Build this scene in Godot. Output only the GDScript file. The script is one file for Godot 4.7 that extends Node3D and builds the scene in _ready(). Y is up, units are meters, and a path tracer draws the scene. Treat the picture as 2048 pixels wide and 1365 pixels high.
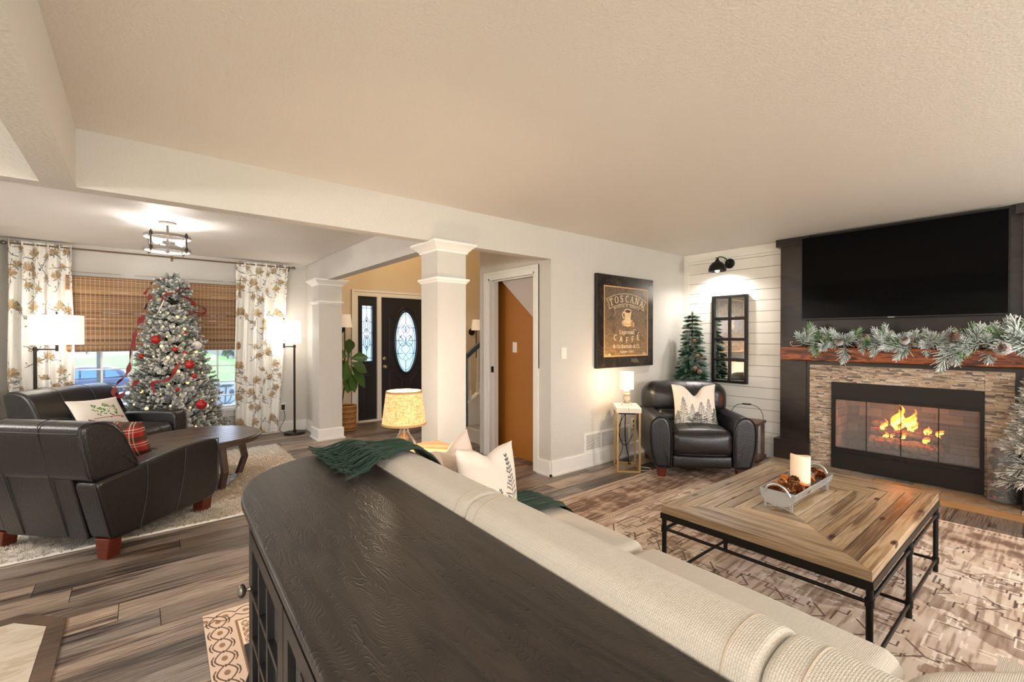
extends Node3D

# ---------------------------------------------------------------- mesh builder
class MB:
	var v := PackedVector3Array()
	var n := PackedVector3Array()
	var uv := PackedVector2Array()
	var c := PackedColorArray()
	var idx := PackedInt32Array()
	var xf := Transform3D()
	var col := Color(1, 1, 1)
	func vert(p: Vector3, nn: Vector3, t := Vector2.ZERO) -> int:
		v.append(xf * p)
		n.append((xf.basis * nn).normalized())
		uv.append(t)
		c.append(col)
		return v.size() - 1
	func tri(a: int, b: int, d: int) -> void:
		var f: Vector3 = (v[b] - v[a]).cross(v[d] - v[a])
		if f.dot(n[a] + n[b] + n[d]) > 0.0:
			idx.append_array([a, d, b])
		else:
			idx.append_array([a, b, d])
	func quad(a: Vector3, b: Vector3, d: Vector3, e: Vector3, nn: Vector3, u0 := Vector2.ZERO, u1 := Vector2.ZERO, u2 := Vector2.ZERO, u3 := Vector2.ZERO) -> void:
		var i := vert(a, nn, u0)
		vert(b, nn, u1)
		vert(d, nn, u2)
		vert(e, nn, u3)
		tri(i, i + 1, i + 2)
		tri(i, i + 2, i + 3)
	# box by centre and size; uv in metres (u along the longer horizontal axis)
	func box(ct: Vector3, s: Vector3) -> void:
		var h := s * 0.5
		for ax in 3:
			var a1 := (ax + 1) % 3
			var a2 := (ax + 2) % 3
			for sg in [-1.0, 1.0]:
				var ps := []
				var us := []
				for q in [[-1, -1], [1, -1], [1, 1], [-1, 1]]:
					var p := Vector3.ZERO
					p[ax] = h[ax] * sg
					p[a1] = h[a1] * q[0]
					p[a2] = h[a2] * q[1]
					ps.append(p + ct)
					var w := p + ct
					us.append(Vector2(w.z, w.y) if ax == 0 else (Vector2(w.x, w.z) if ax == 1 else Vector2(w.x, w.y)))
				var nn := Vector3.ZERO
				nn[ax] = sg
				quad(ps[0], ps[1], ps[2], ps[3], nn, us[0], us[1], us[2], us[3])
	func bb(a: Vector3, b: Vector3) -> void:
		box((a + b) * 0.5, (b - a).abs())
	# rounded box; sub = extra subdivisions, puff = outward bulge per axis
	func soft(ct: Vector3, s: Vector3, r: float, seg := 2, sub := 0, puff := Vector3.ZERO) -> void:
		var h := s * 0.5
		r = minf(r, minf(h.x, minf(h.y, h.z)) * 0.98)
		var inner := h - Vector3(r, r, r)
		var start := v.size()
		# parameter list: [angle parameter, linear parameter]
		var ts := []
		for i in seg + 1:
			ts.append([-1.0 + float(i) / seg, -1.0])
		for i in sub:
			ts.append([0.0, -1.0 + 2.0 * (i + 1) / (sub + 1)])
		for i in seg + 1:
			ts.append([float(i) / seg, 1.0])
		var m := ts.size()
		for ax in 3:
			var a1 := (ax + 1) % 3
			var a2 := (ax + 2) % 3
			for sg in [-1.0, 1.0]:
				var base := v.size()
				for i in m:
					for j in m:
						var d := Vector3.ZERO
						d[ax] = sg
						d[a1] = tan(ts[i][0] * PI / 4)
						d[a2] = tan(ts[j][0] * PI / 4)
						d = d.normalized()
						var p := Vector3.ZERO
						p[ax] = inner[ax] * sg
						p[a1] = inner[a1] * ts[i][1]
						p[a2] = inner[a2] * ts[j][1]
						p += d * r
						var q := p
						if puff != Vector3.ZERO:
							for k in 3:
								var k1 := (k + 1) % 3
								var k2 := (k + 2) % 3
								var e1: float = clampf(p[k1] / h[k1], -1, 1)
								var e2: float = clampf(p[k2] / h[k2], -1, 1)
								q[k] = p[k] * (1.0 + puff[k] / h[k] * (1 - e1 * e1) * (1 - e2 * e2))
						var w := q + ct
						vert(w, d, Vector2(w.z, w.y) if ax == 0 else (Vector2(w.x, w.z) if ax == 1 else Vector2(w.x, w.y)))
				for i in m - 1:
					for j in m - 1:
						var a := base + i * m + j
						tri(a, a + m, a + m + 1)
						tri(a, a + m + 1, a + 1)
		if puff != Vector3.ZERO:
			smooth(start)
	# merge normals of equal positions from a start vertex on
	func smooth(start := 0) -> void:
		var acc := {}
		var keys := []
		keys.resize(v.size() - start)
		for i in range(start, v.size()):
			keys[i - start] = Vector3i((v[i] * 20000.0).round())
		var t := 0
		while t < idx.size():
			if idx[t] >= start:
				var f: Vector3 = (v[idx[t + 2]] - v[idx[t]]).cross(v[idx[t + 1]] - v[idx[t]])
				for k in 3:
					var key = keys[idx[t + k] - start]
					acc[key] = acc.get(key, Vector3.ZERO) + f
			t += 3
		for i in range(start, v.size()):
			var s: Vector3 = acc.get(keys[i - start], Vector3.ZERO)
			if s.length_squared() > 1e-20:
				n[i] = s.normalized()
	func tube(pts: Array, r, sides := 8, caps := true, closed := false) -> void:
		var m := pts.size()
		var base := v.size()
		var up := Vector3.UP
		var len := 0.0
		var rings := m + (1 if closed else 0)
		var side := Vector3.ZERO
		for i in rings:
			var k := i % m
			var p: Vector3 = pts[k]
			var tg: Vector3
			if closed:
				tg = pts[(k + 1) % m] - pts[(k + m - 1) % m]
			else:
				tg = pts[mini(k + 1, m - 1)] - pts[maxi(k - 1, 0)]
			tg = tg.normalized()
			if side == Vector3.ZERO:
				side = tg.cross(up if absf(tg.y) < 0.95 else Vector3.RIGHT).normalized()
			side = (side - tg * side.dot(tg)).normalized()
			var o := tg.cross(side)
			var rr: float = r[k] if r is Array else r
			if i > 0:
				len += p.distance_to(pts[(i - 1) % m])
			for j in sides + 1:
				var a := TAU * j / sides
				var d := side * cos(a) + o * sin(a)
				vert(p + d * rr, d, Vector2(float(j) / sides, len))
		for i in rings - 1:
			for j in sides:
				var a := base + i * (sides + 1) + j
				tri(a, a + sides + 1, a + sides + 2)
				tri(a, a + sides + 2, a + 1)
		if caps and not closed:
			for e in [0, m - 1]:
				var tg: Vector3 = (pts[1] - pts[0]) if e == 0 else (pts[m - 1] - pts[m - 2])
				tg = tg.normalized() * (-1.0 if e == 0 else 1.0)
				var s := v.size()
				for j in sides:
					var q: Vector3 = v[base + e * (sides + 1) + j]
					v.append(q)
					n.append((xf.basis * tg).normalized())
					uv.append(Vector2.ZERO)
					c.append(col)
				for j in range(1, sides - 1):
					tri(s, s + j, s + j + 1)
	# profile of Vector2(radius, height) turned about Y
	func lathe(prof: Array, sides := 24, at := Vector3.ZERO, crease := false) -> void:
		var m := prof.size()
		if crease:
			for i in m - 1:
				lathe([prof[i], prof[i + 1]], sides, at)
			return
		var base := v.size()
		var len := 0.0
		for i in m:
			var a: Vector2 = prof[maxi(i - 1, 0)]
			var b: Vector2 = prof[mini(i + 1, m - 1)]
			var tg := (b - a).normalized()
			if i > 0:
				len += prof[i].distance_to(prof[i - 1])
			for j in sides + 1:
				var t := TAU * j / sides
				var d := Vector3(cos(t), 0, sin(t))
				vert(at + d * prof[i].x + Vector3.UP * prof[i].y, d * tg.y - Vector3.UP * tg.x, Vector2(float(j) / sides, len))
		for i in m - 1:
			for j in sides:
				var a := base + i * (sides + 1) + j
				tri(a, a + sides + 1, a + sides + 2)
				tri(a, a + sides + 2, a + 1)
	func ball(ct: Vector3, r: Vector3, sides := 12, rings := 8) -> void:
		var base := v.size()
		for i in rings + 1:
			var p := PI * i / rings
			for j in sides + 1:
				var t := TAU * j / sides
				var d := Vector3(sin(p) * cos(t), cos(p), sin(p) * sin(t))
				vert(ct + d * r, (d / r).normalized(), Vector2(float(j) / sides, float(i) / rings))
		for i in rings:
			for j in sides:
				var a := base + i * (sides + 1) + j
				if i > 0:
					tri(a, a + sides + 1, a + 1)
				if i < rings - 1:
					tri(a + 1, a + sides + 1, a + sides + 2)
	# closed outline in XY pushed along Z, edges rounded by r
	func extr(poly: PackedVector2Array, w: float, r := 0.0, seg := 2, smooth_sides := true) -> void:
		var area := 0.0
		for i in poly.size():
			area += poly[i].cross(poly[(i + 1) % poly.size()])
		if area < 0.0:
			poly.reverse()
		var m := poly.size()
		var nn := PackedVector2Array()
		for i in m:
			var a := (poly[i] - poly[(i + m - 1) % m]).normalized()
			var b := (poly[(i + 1) % m] - poly[i]).normalized()
			var na := Vector2(a.y, -a.x)
			var nb := Vector2(b.y, -b.x)
			nn.append((na + nb).normalized() / maxf(0.5, sqrt((1 + na.dot(nb)) * 0.5)))
		var rings := []
		if r > 0.0:
			for i in seg + 1:
				var a := PI / 2 * i / seg
				rings.append([-w * 0.5 + r * (1 - sin(a)), r * (1 - cos(a)), a, -1.0])
			for i in seg + 1:
				var a := PI / 2 * (seg - i) / seg
				rings.append([w * 0.5 - r * (1 - sin(a)), r * (1 - cos(a)), a, 1.0])
			for q in rings:
				q[1] = r - r * sin(q[2])
				q[0] = q[3] * (w * 0.5 - r + r * cos(q[2]))
		else:
			rings = [[-w * 0.5, 0.0, PI / 2, -1.0], [w * 0.5, 0.0, PI / 2, 1.0]]
		var base := v.size()
		var per := PackedFloat32Array([0.0])
		for i in m:
			per.append(per[i] + poly[i].distance_to(poly[(i + 1) % m]))
		if smooth_sides:
			for q in rings:
				for i in m + 1:
					var k := i % m
					var p = poly[k] - nn[k] * q[1]
					var un := nn[k].normalized()
					vert(Vector3(p.x, p.y, q[0]), Vector3(un.x * sin(q[2]), un.y * sin(q[2]), q[3] * cos(q[2])), Vector2(q[0], per[i]))
			for i in rings.size() - 1:
				for j in m:
					var a := base + i * (m + 1) + j
					tri(a, a + m + 1, a + m + 2)
					tri(a, a + m + 2, a + 1)
		else:
			for i in rings.size() - 1:
				for j in m:
					var k := (j + 1) % m
					var e := (poly[k] - poly[j]).normalized()
					var un := Vector2(e.y, -e.x)
					var s := v.size()
					for q in [rings[i], rings[i + 1]]:
						for t in [j, k]:
							var p = poly[t] - nn[t] * q[1]
							vert(Vector3(p.x, p.y, q[0]), Vector3(un.x * sin(q[2]), un.y * sin(q[2]), q[3] * cos(q[2])), Vector2(q[0], per[j] if t == j else per[j + 1]))
					tri(s, s + 2, s + 3)
					tri(s, s + 3, s + 1)
		var ins: float = rings[0][1]
		var cap := PackedVector2Array()
		for i in m:
			cap.append(poly[i] - nn[i] * ins)
		var ti := Geometry2D.triangulate_polygon(cap)
		for sg in [-1.0, 1.0]:
			var s := v.size()
			for p in cap:
				vert(Vector3(p.x, p.y, w * 0.5 * sg), Vector3(0, 0, sg), p)
			for t in range(0, ti.size(), 3):
				tri(s + ti[t], s + ti[t + 1], s + ti[t + 2])
			if ti.is_empty():
				var mid := Vector2.ZERO
				for p in cap:
					mid += p / m
				var k := vert(Vector3(mid.x, mid.y, w * 0.5 * sg), Vector3(0, 0, sg), mid)
				for i in m:
					tri(k, s + i, s + (i + 1) % m)
	# a grid surface from a function of (u, v) in 0..1
	func sheet(nu: int, nv: int, f: Callable, size := Vector2.ONE, flip := false) -> void:
		var base := v.size()
		for i in nu + 1:
			for j in nv + 1:
				var a := float(i) / nu
				var b := float(j) / nv
				var p: Vector3 = f.call(a, b)
				var du: Vector3 = f.call(a + 0.004, b) - f.call(a - 0.004, b)
				var dv: Vector3 = f.call(a, b + 0.004) - f.call(a, b - 0.004)
				vert(p, dv.cross(du) if flip else du.cross(dv), Vector2(a, b) * size)
		for i in nu:
			for j in nv:
				var a := base + i * (nv + 1) + j
				tri(a, a + nv + 1, a + nv + 2)
				tri(a, a + nv + 2, a + 1)
	func mesh() -> ArrayMesh:
		var arr := []
		arr.resize(Mesh.ARRAY_MAX)
		arr[Mesh.ARRAY_VERTEX] = v
		arr[Mesh.ARRAY_NORMAL] = n
		arr[Mesh.ARRAY_TEX_UV] = uv
		arr[Mesh.ARRAY_COLOR] = c
		arr[Mesh.ARRAY_INDEX] = idx
		var m := ArrayMesh.new()
		m.add_surface_from_arrays(Mesh.PRIMITIVE_TRIANGLES, arr)
		return m

# ---------------------------------------------------------------- node helpers
var used := {}
var rng := RandomNumberGenerator.new()

func numbered(s: String) -> String:
	used[s] = used.get(s, -1) + 1
	return s if used[s] == 0 else "%s_%03d" % [s, used[s]]

func tag(o: Node, label := "", category := "", group := "", kind := "") -> Node:
	if label: o.set_meta("label", label)
	if category: o.set_meta("category", category)
	if group: o.set_meta("group", group)
	if kind: o.set_meta("kind", kind)
	return o

func thing(called: String, label: String, category: String, at := Vector3.ZERO, deg := 0.0, group := "") -> Node3D:
	var o := Node3D.new()
	o.name = numbered(called)
	add_child(o, true)
	o.position = at
	o.rotation_degrees.y = deg
	tag(o, label, category, group)
	return o

func put(m, called: String, material: Material, parent: Node = null) -> MeshInstance3D:
	var o := MeshInstance3D.new()
	o.mesh = m.mesh() if m is MB else m
	o.material_override = material
	o.name = called if parent else numbered(called)
	(parent if parent else self).add_child(o, true)
	return o

func struct(m, called: String, material: Material, parent: Node = null) -> MeshInstance3D:
	var o := put(m, called, material, parent)
	if parent == null:
		tag(o, "", "", "", "structure")
	return o

func copies(m: Mesh, material: Material, list: Array, called: String, parent: Node, cols = null) -> MultiMeshInstance3D:
	var mm := MultiMesh.new()
	mm.transform_format = MultiMesh.TRANSFORM_3D
	mm.use_colors = cols != null
	mm.mesh = m
	mm.instance_count = list.size()
	for i in list.size():
		mm.set_instance_transform(i, list[i])
		if cols != null:
			mm.set_instance_color(i, cols[i])
	var o := MultiMeshInstance3D.new()
	o.multimesh = mm
	o.material_override = material
	o.name = called
	parent.add_child(o, true)
	o.set_meta("kind", "stuff")
	return o

func boxes(list: Array) -> MB:
	var m := MB.new()
	for b in list:
		m.bb(b[0], b[1])
	return m

func V(x, y, z) -> Vector3:
	return Vector3(x, y, z)

# orientation whose Y points along d
func aim(p: Vector3, d: Vector3, s := Vector3.ONE, roll := 0.0) -> Transform3D:
	d = d.normalized()
	var x := d.cross(Vector3.FORWARD if absf(d.z) < 0.9 else Vector3.RIGHT).normalized()
	var z := x.cross(d)
	var b := Basis(x, d, z) * Basis(Vector3.UP, roll)
	return Transform3D(Basis(b.x * s.x, b.y * s.y, b.z * s.z), p)

func round_poly(pts: Array, r, k := 3) -> PackedVector2Array:
	var out := PackedVector2Array()
	var m := pts.size()
	for i in m:
		var p: Vector2 = pts[i]
		var a: Vector2 = pts[(i + m - 1) % m]
		var b: Vector2 = pts[(i + 1) % m]
		var rr: float = r[i] if r is Array else r
		if rr <= 0.0:
			out.append(p)
			continue
		var da := (a - p).normalized() * minf(rr, a.distance_to(p) * 0.49)
		var db := (b - p).normalized() * minf(rr, b.distance_to(p) * 0.49)
		for j in k + 1:
			var t := float(j) / k
			out.append((p + da) * (1 - t) * (1 - t) + p * 2 * t * (1 - t) + (p + db) * t * t)
	return out

func catmull(pts: Array, k := 6) -> Array:
	var out := []
	for i in pts.size() - 1:
		var p0: Vector3 = pts[maxi(i - 1, 0)]
		var p1: Vector3 = pts[i]
		var p2: Vector3 = pts[i + 1]
		var p3: Vector3 = pts[mini(i + 2, pts.size() - 1)]
		for j in k:
			out.append(p1.cubic_interpolate(p2, p0, p3, float(j) / k))
	out.append(pts[-1])
	return out

# ---------------------------------------------------------------- materials
var mats := {}

func C(r, g, b) -> Color:
	return Color(r / 255.0, g / 255.0, b / 255.0)

func L(r, g, b) -> Color:
	return C(r, g, b).srgb_to_linear()

func mat(key: String, col := Color.WHITE, rough := 0.6, metal := 0.0) -> StandardMaterial3D:
	if mats.has(key):
		return mats[key]
	var m := StandardMaterial3D.new()
	m.resource_name = key
	m.albedo_color = col
	m.roughness = rough
	m.metallic = metal
	mats[key] = m
	return m

func vmat(key: String, rough := 0.6, back := 0.0) -> StandardMaterial3D:
	var m := mat(key, Color.WHITE, rough)
	m.vertex_color_use_as_albedo = true
	if back > 0:
		m.backlight_enabled = true
		m.backlight = Color(back, back, back)
	return m

func glow(key: String, col: Color, e: float, base := Color(1, 1, 1)) -> StandardMaterial3D:
	var m := mat(key, base, 0.7)
	m.emission_enabled = true
	m.emission = col
	m.emission_energy_multiplier = e
	return m

func tex(img: Image) -> ImageTexture:
	return ImageTexture.create_from_image(img)

func noise_img(w: int, h: int, freq: float, sd: int, oct := 4) -> Image:
	var f := FastNoiseLite.new()
	f.seed = sd
	f.noise_type = FastNoiseLite.TYPE_SIMPLEX_SMOOTH
	f.frequency = freq
	f.fractal_octaves = oct
	return f.get_seamless_image(w, h)

func bump_tex(freq: float, sd: int, strength: float, oct := 3, size := 256) -> ImageTexture:
	var im := noise_img(size, size, freq, sd, oct)
	im.convert(Image.FORMAT_RGBA8)
	im.bump_map_to_normal_map(strength)
	return tex(im)

func with_bump(m: StandardMaterial3D, t: Texture2D, scale: float, tri := true, world := true, depth := 1.0) -> StandardMaterial3D:
	m.normal_enabled = true
	m.normal_texture = t
	m.normal_scale = depth
	if tri:
		m.uv1_triplanar = true
		m.uv1_world_triplanar = world
	m.uv1_scale = Vector3(scale, scale, scale)
	return m

# wood with the grain along u; colours from dark to light
func wood_img(w: int, h: int, cols: Array, sd: int, stretch := 9.0, knots := 0.35, fine := 0.35) -> Image:
	var f := FastNoiseLite.new()
	f.seed = sd
	f.frequency = 0.012
	f.fractal_octaves = 4
	var g := FastNoiseLite.new()
	g.seed = sd + 7
	g.frequency = 0.06
	g.fractal_octaves = 3
	var im := Image.create(w, h, false, Image.FORMAT_RGB8)
	for y in h:
		for x in w:
			var ang := TAU * x / w
			var cx := cos(ang) * w / TAU / stretch
			var cz := sin(ang) * w / TAU / stretch
			var a := f.get_noise_3d(cx, y, cz)
			var ring := sin((y * 0.05 + a * 9.0) * 2.2) * knots
			var b := g.get_noise_3d(cx * 0.8, y * 3.0, cz * 0.8) * fine
			var t := clampf(0.5 + a * 0.9 + ring * 0.35 + b * 0.9, 0, 0.999) * (cols.size() - 1)
			var k := int(t)
			im.set_pixel(x, y, cols[k].lerp(cols[k + 1], t - k))
	return im

# open grain relief: thin broken lines that run round cathedral figures
func grain_lines(w: int, h: int, sd: int) -> Image:
	var f := FastNoiseLite.new()
	f.seed = sd
	f.frequency = 0.0075
	f.fractal_octaves = 3
	var g := FastNoiseLite.new()
	g.seed = sd + 3
	g.frequency = 0.05
	g.fractal_octaves = 2
	var im := Image.create(w, h, false, Image.FORMAT_RGB8)
	for y in h:
		for x in w:
			var ang := TAU * x / w
			var rr := w / TAU / 3.4
			var a := f.get_noise_3d(cos(ang) * rr, y * 1.1, sin(ang) * rr)
			var b := g.get_noise_3d(cos(ang) * rr * 0.7, y * 2.2, sin(ang) * rr * 0.7)
			var t := a * 22.0 + y * 0.030 + b * 0.4
			var d := absf(t - roundf(t))
			var line := clampf(1.0 - d * 7.0, 0, 1) * clampf(b * 1.6 + 0.62, 0, 1)
			var v := 1.0 - line
			im.set_pixel(x, y, Color(v, v, v))
	return im

func wood(key: String, cols: Array, sd: int, rough := 0.5, sc := Vector3(1, 1, 1), stretch := 9.0, knots := 0.35, w := 512, h := 256, fine := 0.35) -> StandardMaterial3D:
	if mats.has(key):
		return mats[key]
	var m := mat(key, Color.WHITE, rough)
	m.albedo_texture = tex(wood_img(w, h, cols, sd, stretch, knots, fine))
	m.uv1_scale = sc
	return m

func dab(im: Image, x: float, y: float, rx: float, ry: float, col: Color, alpha := 1.0, rot := 0.0) -> void:
	var w := im.get_width()
	var h := im.get_height()
	var rm := maxf(rx, ry)
	var cs := cos(rot)
	var sn := sin(rot)
	for j in range(int(floor(y - rm)), int(ceil(y + rm)) + 1):
		for i in range(int(floor(x - rm)), int(ceil(x + rm)) + 1):
			var dx := (i - x) * cs + (j - y) * sn
			var dy := -(i - x) * sn + (j - y) * cs
			var d := dx * dx / (rx * rx) + dy * dy / (ry * ry)
			if d <= 1.0:
				var a := alpha * clampf((1.0 - d) * 3.0, 0, 1)
				var px := posmod(i, w)
				var py := clampi(j, 0, h - 1)
				im.set_pixel(px, py, im.get_pixel(px, py).lerp(col, a))

func stroke(im: Image, pts: Array, r: float, col: Color, alpha := 1.0) -> void:
	for i in pts.size() - 1:
		var a: Vector2 = pts[i]
		var b: Vector2 = pts[i + 1]
		var k := maxi(1, int(a.distance_to(b) / maxf(r * 0.8, 0.6)))
		for j in k:
			var p := a.lerp(b, float(j) / k)
			dab(im, p.x, p.y, r, r, col, alpha)

# ================================================================ scene
var leather: StandardMaterial3D
var white_trim: StandardMaterial3D
var wall_mat: StandardMaterial3D
var tan_wall: StandardMaterial3D
var ceil_mat: StandardMaterial3D
var black_metal: StandardMaterial3D
var glass_mat: StandardMaterial3D

func omni(parent: Node, at: Vector3, col: Color, e: float, size := 0.05) -> OmniLight3D:
	var l := OmniLight3D.new()
	l.name = "light"
	l.light_color = col
	l.light_energy = e
	l.light_size = size
	l.omni_range = 14.0
	l.omni_attenuation = 2.0
	l.shadow_enabled = true
	parent.add_child(l, true)
	l.position = at
	return l

func spot(parent: Node, at: Vector3, to: Vector3, col: Color, e: float, ang := 50.0, size := 0.04, soft := 0.6) -> SpotLight3D:
	var l := SpotLight3D.new()
	l.name = "light"
	l.light_color = col
	l.light_energy = e
	l.light_size = size
	l.spot_range = 14.0
	l.spot_attenuation = 2.0
	l.spot_angle = ang
	l.spot_angle_attenuation = soft
	l.shadow_enabled = true
	parent.add_child(l, true)
	var up := Vector3.UP if absf((to - at).normalized().y) < 0.98 else Vector3.RIGHT
	l.transform = Transform3D(Basis.looking_at(to - at, up), at)
	return l

func _ready() -> void:
	rng.seed = 11
	# ---- camera
	var cam := Camera3D.new()
	cam.name = "camera"
	add_child(cam)
	cam.position = V(0, 1.36, 0)
	cam.rotation_degrees = V(-0.41, -39.33, 0)
	cam.fov = rad_to_deg(2.0 * atan(682.5 / 914.0))
	cam.near = 0.05
	cam.far = 400.0
	cam.current = true
	# ---- sky, exposure
	var we := WorldEnvironment.new()
	we.name = "environment"
	var env := Environment.new()
	var sky := Sky.new()
	var sm := ProceduralSkyMaterial.new()
	sm.sky_top_color = Color(0.72, 0.82, 0.95)
	sm.sky_horizon_color = Color(0.92, 0.95, 1.0)
	sm.ground_bottom_color = Color(0.45, 0.47, 0.45)
	sm.ground_horizon_color = Color(0.7, 0.72, 0.72)
	sm.sky_energy_multiplier = 2.1
	sm.ground_energy_multiplier = 1.0
	sky.sky_material = sm
	env.background_mode = Environment.BG_SKY
	env.sky = sky
	env.tonemap_mode = Environment.TONE_MAPPER_LINEAR
	env.tonemap_exposure = 1.08
	env.sdfgi_enabled = true
	env.ssao_enabled = true
	env.ssil_enabled = true
	we.environment = env
	add_child(we)
	# ---- materials that many things share
	var peel := bump_tex(0.05, 3, 5.0)
	wall_mat = with_bump(mat("painted wall", C(204, 199, 192), 0.62), peel, 3.2, true, true, 0.30)
	tan_wall = with_bump(mat("tan painted wall", C(216, 202, 180), 0.62), peel, 3.2, true, true, 0.25)
	ceil_mat = with_bump(mat("ceiling paint", C(220, 214, 206), 0.6), peel, 4.2, true, true, 0.28)
	white_trim = mat("white trim", C(236, 233, 228), 0.35)
	black_metal = mat("black metal", C(34, 31, 29), 0.42, 0.6)
	glass_mat = mat("clear glass", Color(1, 1, 1, 0.06), 0.02)
	glass_mat.transparency = BaseMaterial3D.TRANSPARENCY_ALPHA
	var lb := noise_img(256, 256, 0.06, 21, 3)
	lb.convert(Image.FORMAT_RGBA8)
	lb.bump_map_to_normal_map(4.0)
	leather = mat("black leather", C(16, 16, 18), 0.33)
	leather.metallic_specular = 0.6
	with_bump(leather, tex(lb), 5.0, true, false, 0.35)
	build_shell()
	build_floor()
	build_openings()
	build_outdoors()
	build_fireplace()
	build_console()
	build_sofa()
	build_tables()
	build_armchairs()
	build_lamps()
	build_curtains()
	build_trees()
	build_wall_things()
	build_foyer()
	build_rugs()

# ---------------------------------------------------------------- room shell
func build_shell() -> void:
	var H := 2.43
	# living room
	struct(boxes([
		[V(5.58, 0, -3.34), V(5.74, H, -1.52)], [V(5.58, 0, -0.45), V(5.74, H, 4.2)],
		[V(5.58, 0.91, -1.52), V(5.74, H, -0.45)], [V(5.58, 0, -1.52), V(5.74, 0.07, -0.45)]]), "wall_east", wall_mat)
	struct(boxes([[V(3.13, 0, -3.34), V(5.58, H, -3.22)]]), "wall_north", wall_mat)
	struct(boxes([[V(-4.2, 2.13, -3.33), V(3.13, H, -3.22)], [V(1.94, H, -3.33), V(5.74, 5.0, -3.22)]]), "wall_header", wall_mat)
	struct(boxes([[V(-0.37, 2.13, -3.22), V(-0.24, H, 4.2)]]), "beam", wall_mat)
	struct(boxes([[V(-4.32, H, -3.22), V(5.74, 2.55, 4.32)]]), "ceiling", ceil_mat)
	struct(boxes([[V(-4.32, H, -7.35), V(1.94, 2.55, -3.22)]]), "ceiling_front", ceil_mat)
	struct(boxes([[V(1.94, 5.0, -7.35), V(6.32, 5.12, -3.22)]]), "ceiling_foyer", ceil_mat)
	# behind the camera: back wall with two windows and a glazed door, west wall
	var zb := 4.2
	struct(boxes([[V(-4.32, 0, zb), V(-3.4, H, zb + 0.14)], [V(-1.4, 0, zb), V(0.9, H, zb + 0.14)], [V(3.6, 0, zb), V(5.74, H, zb + 0.14)],
		[V(-3.4, 2.1, zb), V(-1.4, H, zb + 0.14)], [V(0.9, 2.1, zb), V(3.6, H, zb + 0.14)], [V(0.9, 0, zb), V(3.6, 0.5, zb + 0.14)]]), "wall_south", wall_mat)
	struct(boxes([[V(-4.32, 0, -7.35), V(-4.2, H, 4.2)]]), "wall_west", wall_mat)
	struct(boxes([[V(-1.26, 0, -7.21), V(-1.14, H, -6.27)]]), "wall_partition", wall_mat)
	# front wall with window and door openings
	var zf := -7.21
	var zo := -7.35
	struct(boxes([[V(-4.2, 0, zo), V(-0.62, H, zf)], [V(-0.62, 0, zo), V(1.08, 0.40, zf)], [V(-0.62, 2.06, zo), V(1.08, H, zf)], [V(1.08, 0, zo), V(1.95, H, zf)]]), "wall_front", wall_mat)
	struct(boxes([[V(1.95, 0, zo), V(2.70, 5, zf)], [V(2.70, 2.05, zo), V(4.06, 5, zf)], [V(4.06, 0, zo), V(6.2, 5, zf)]]), "wall_foyer", tan_wall)
	struct(boxes([[V(6.2, 0, -7.35), V(6.32, 5, -3.22)]]), "wall_stair", tan_wall)
	# pony wall and beam between front room and foyer
	struct(boxes([[V(1.95, 0, -7.21), V(2.07, 5, -6.57)], [V(1.94, 2.13, -6.57), V(2.06, 5, -3.33)]]), "wall_beam", wall_mat)
	# closet wall
	var y1 := 2.035
	struct(boxes([[V(3.13, 0, -3.455), V(3.25, 5, -3.34)], [V(3.13, 0, -4.42), V(3.25, 5, -4.245)], [V(3.13, y1, -4.245), V(3.25, 5, -3.455)]]), "wall_hall", wall_mat)
	var closet := mat("ochre closet paint", C(168, 106, 36), 0.5)
	struct(boxes([[V(3.25, 0, -4.54), V(6.2, 5, -4.42)]]), "wall_stairside", wall_mat)
	var sl := MB.new()
	sl.xf = Transform3D(Basis(Vector3.UP, -PI / 2), V(3.37, 0, 0))
	# local x = world z
	sl.extr(PackedVector2Array([Vector2(-4.42, 0), Vector2(-3.34, 0), Vector2(-3.34, 1.35), Vector2(-4.42, 2.22)]), 0.06, 0.0, 1, false)
	struct(sl, "wall_closet", closet)
	var sf := MB.new()
	sf.xf = Transform3D(Basis(Vector3.UP, -PI / 2), V(3.34, 0, 0))
	sf.extr(PackedVector2Array([Vector2(-3.335, 1.35), Vector2(-3.335, 2.40), Vector2(-4.42, 2.40), Vector2(-4.42, 2.222)]), 0.17, 0.0, 1, false)
	struct(sf, "ceiling_closet", mat("closet soffit paint", C(190, 178, 168), 0.7))
	# columns
	column("column", V(1.995, 0, -3.345), 0.27)
	column("column", V(2.0, 0, -6.42), 0.30)
	# pilaster cap on the partition at far left
	# baseboards
	base("baseboard_north", Vector2(3.13, -3.22), Vector2(5.56, -3.22), Vector2(0, 1))
	base("baseboard_hall", Vector2(3.13, -3.22), Vector2(3.13, -3.39), Vector2(-1, 0))
	base("baseboard_east", Vector2(5.565, -3.22), Vector2(5.565, -2.06), Vector2(-1, 0))
	base("baseboard_front", Vector2(-1.14, -7.21), Vector2(1.95, -7.21), Vector2(0, 1))
	base("baseboard_stub", Vector2(1.95, -7.21), Vector2(1.95, -6.57), Vector2(-1, 0))
	base("baseboard_foyer", Vector2(2.07, -7.21), Vector2(2.62, -7.21), Vector2(0, 1))
	base("baseboard_foyer_side", Vector2(2.07, -7.21), Vector2(2.07, -6.57), Vector2(1, 0))

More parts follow.
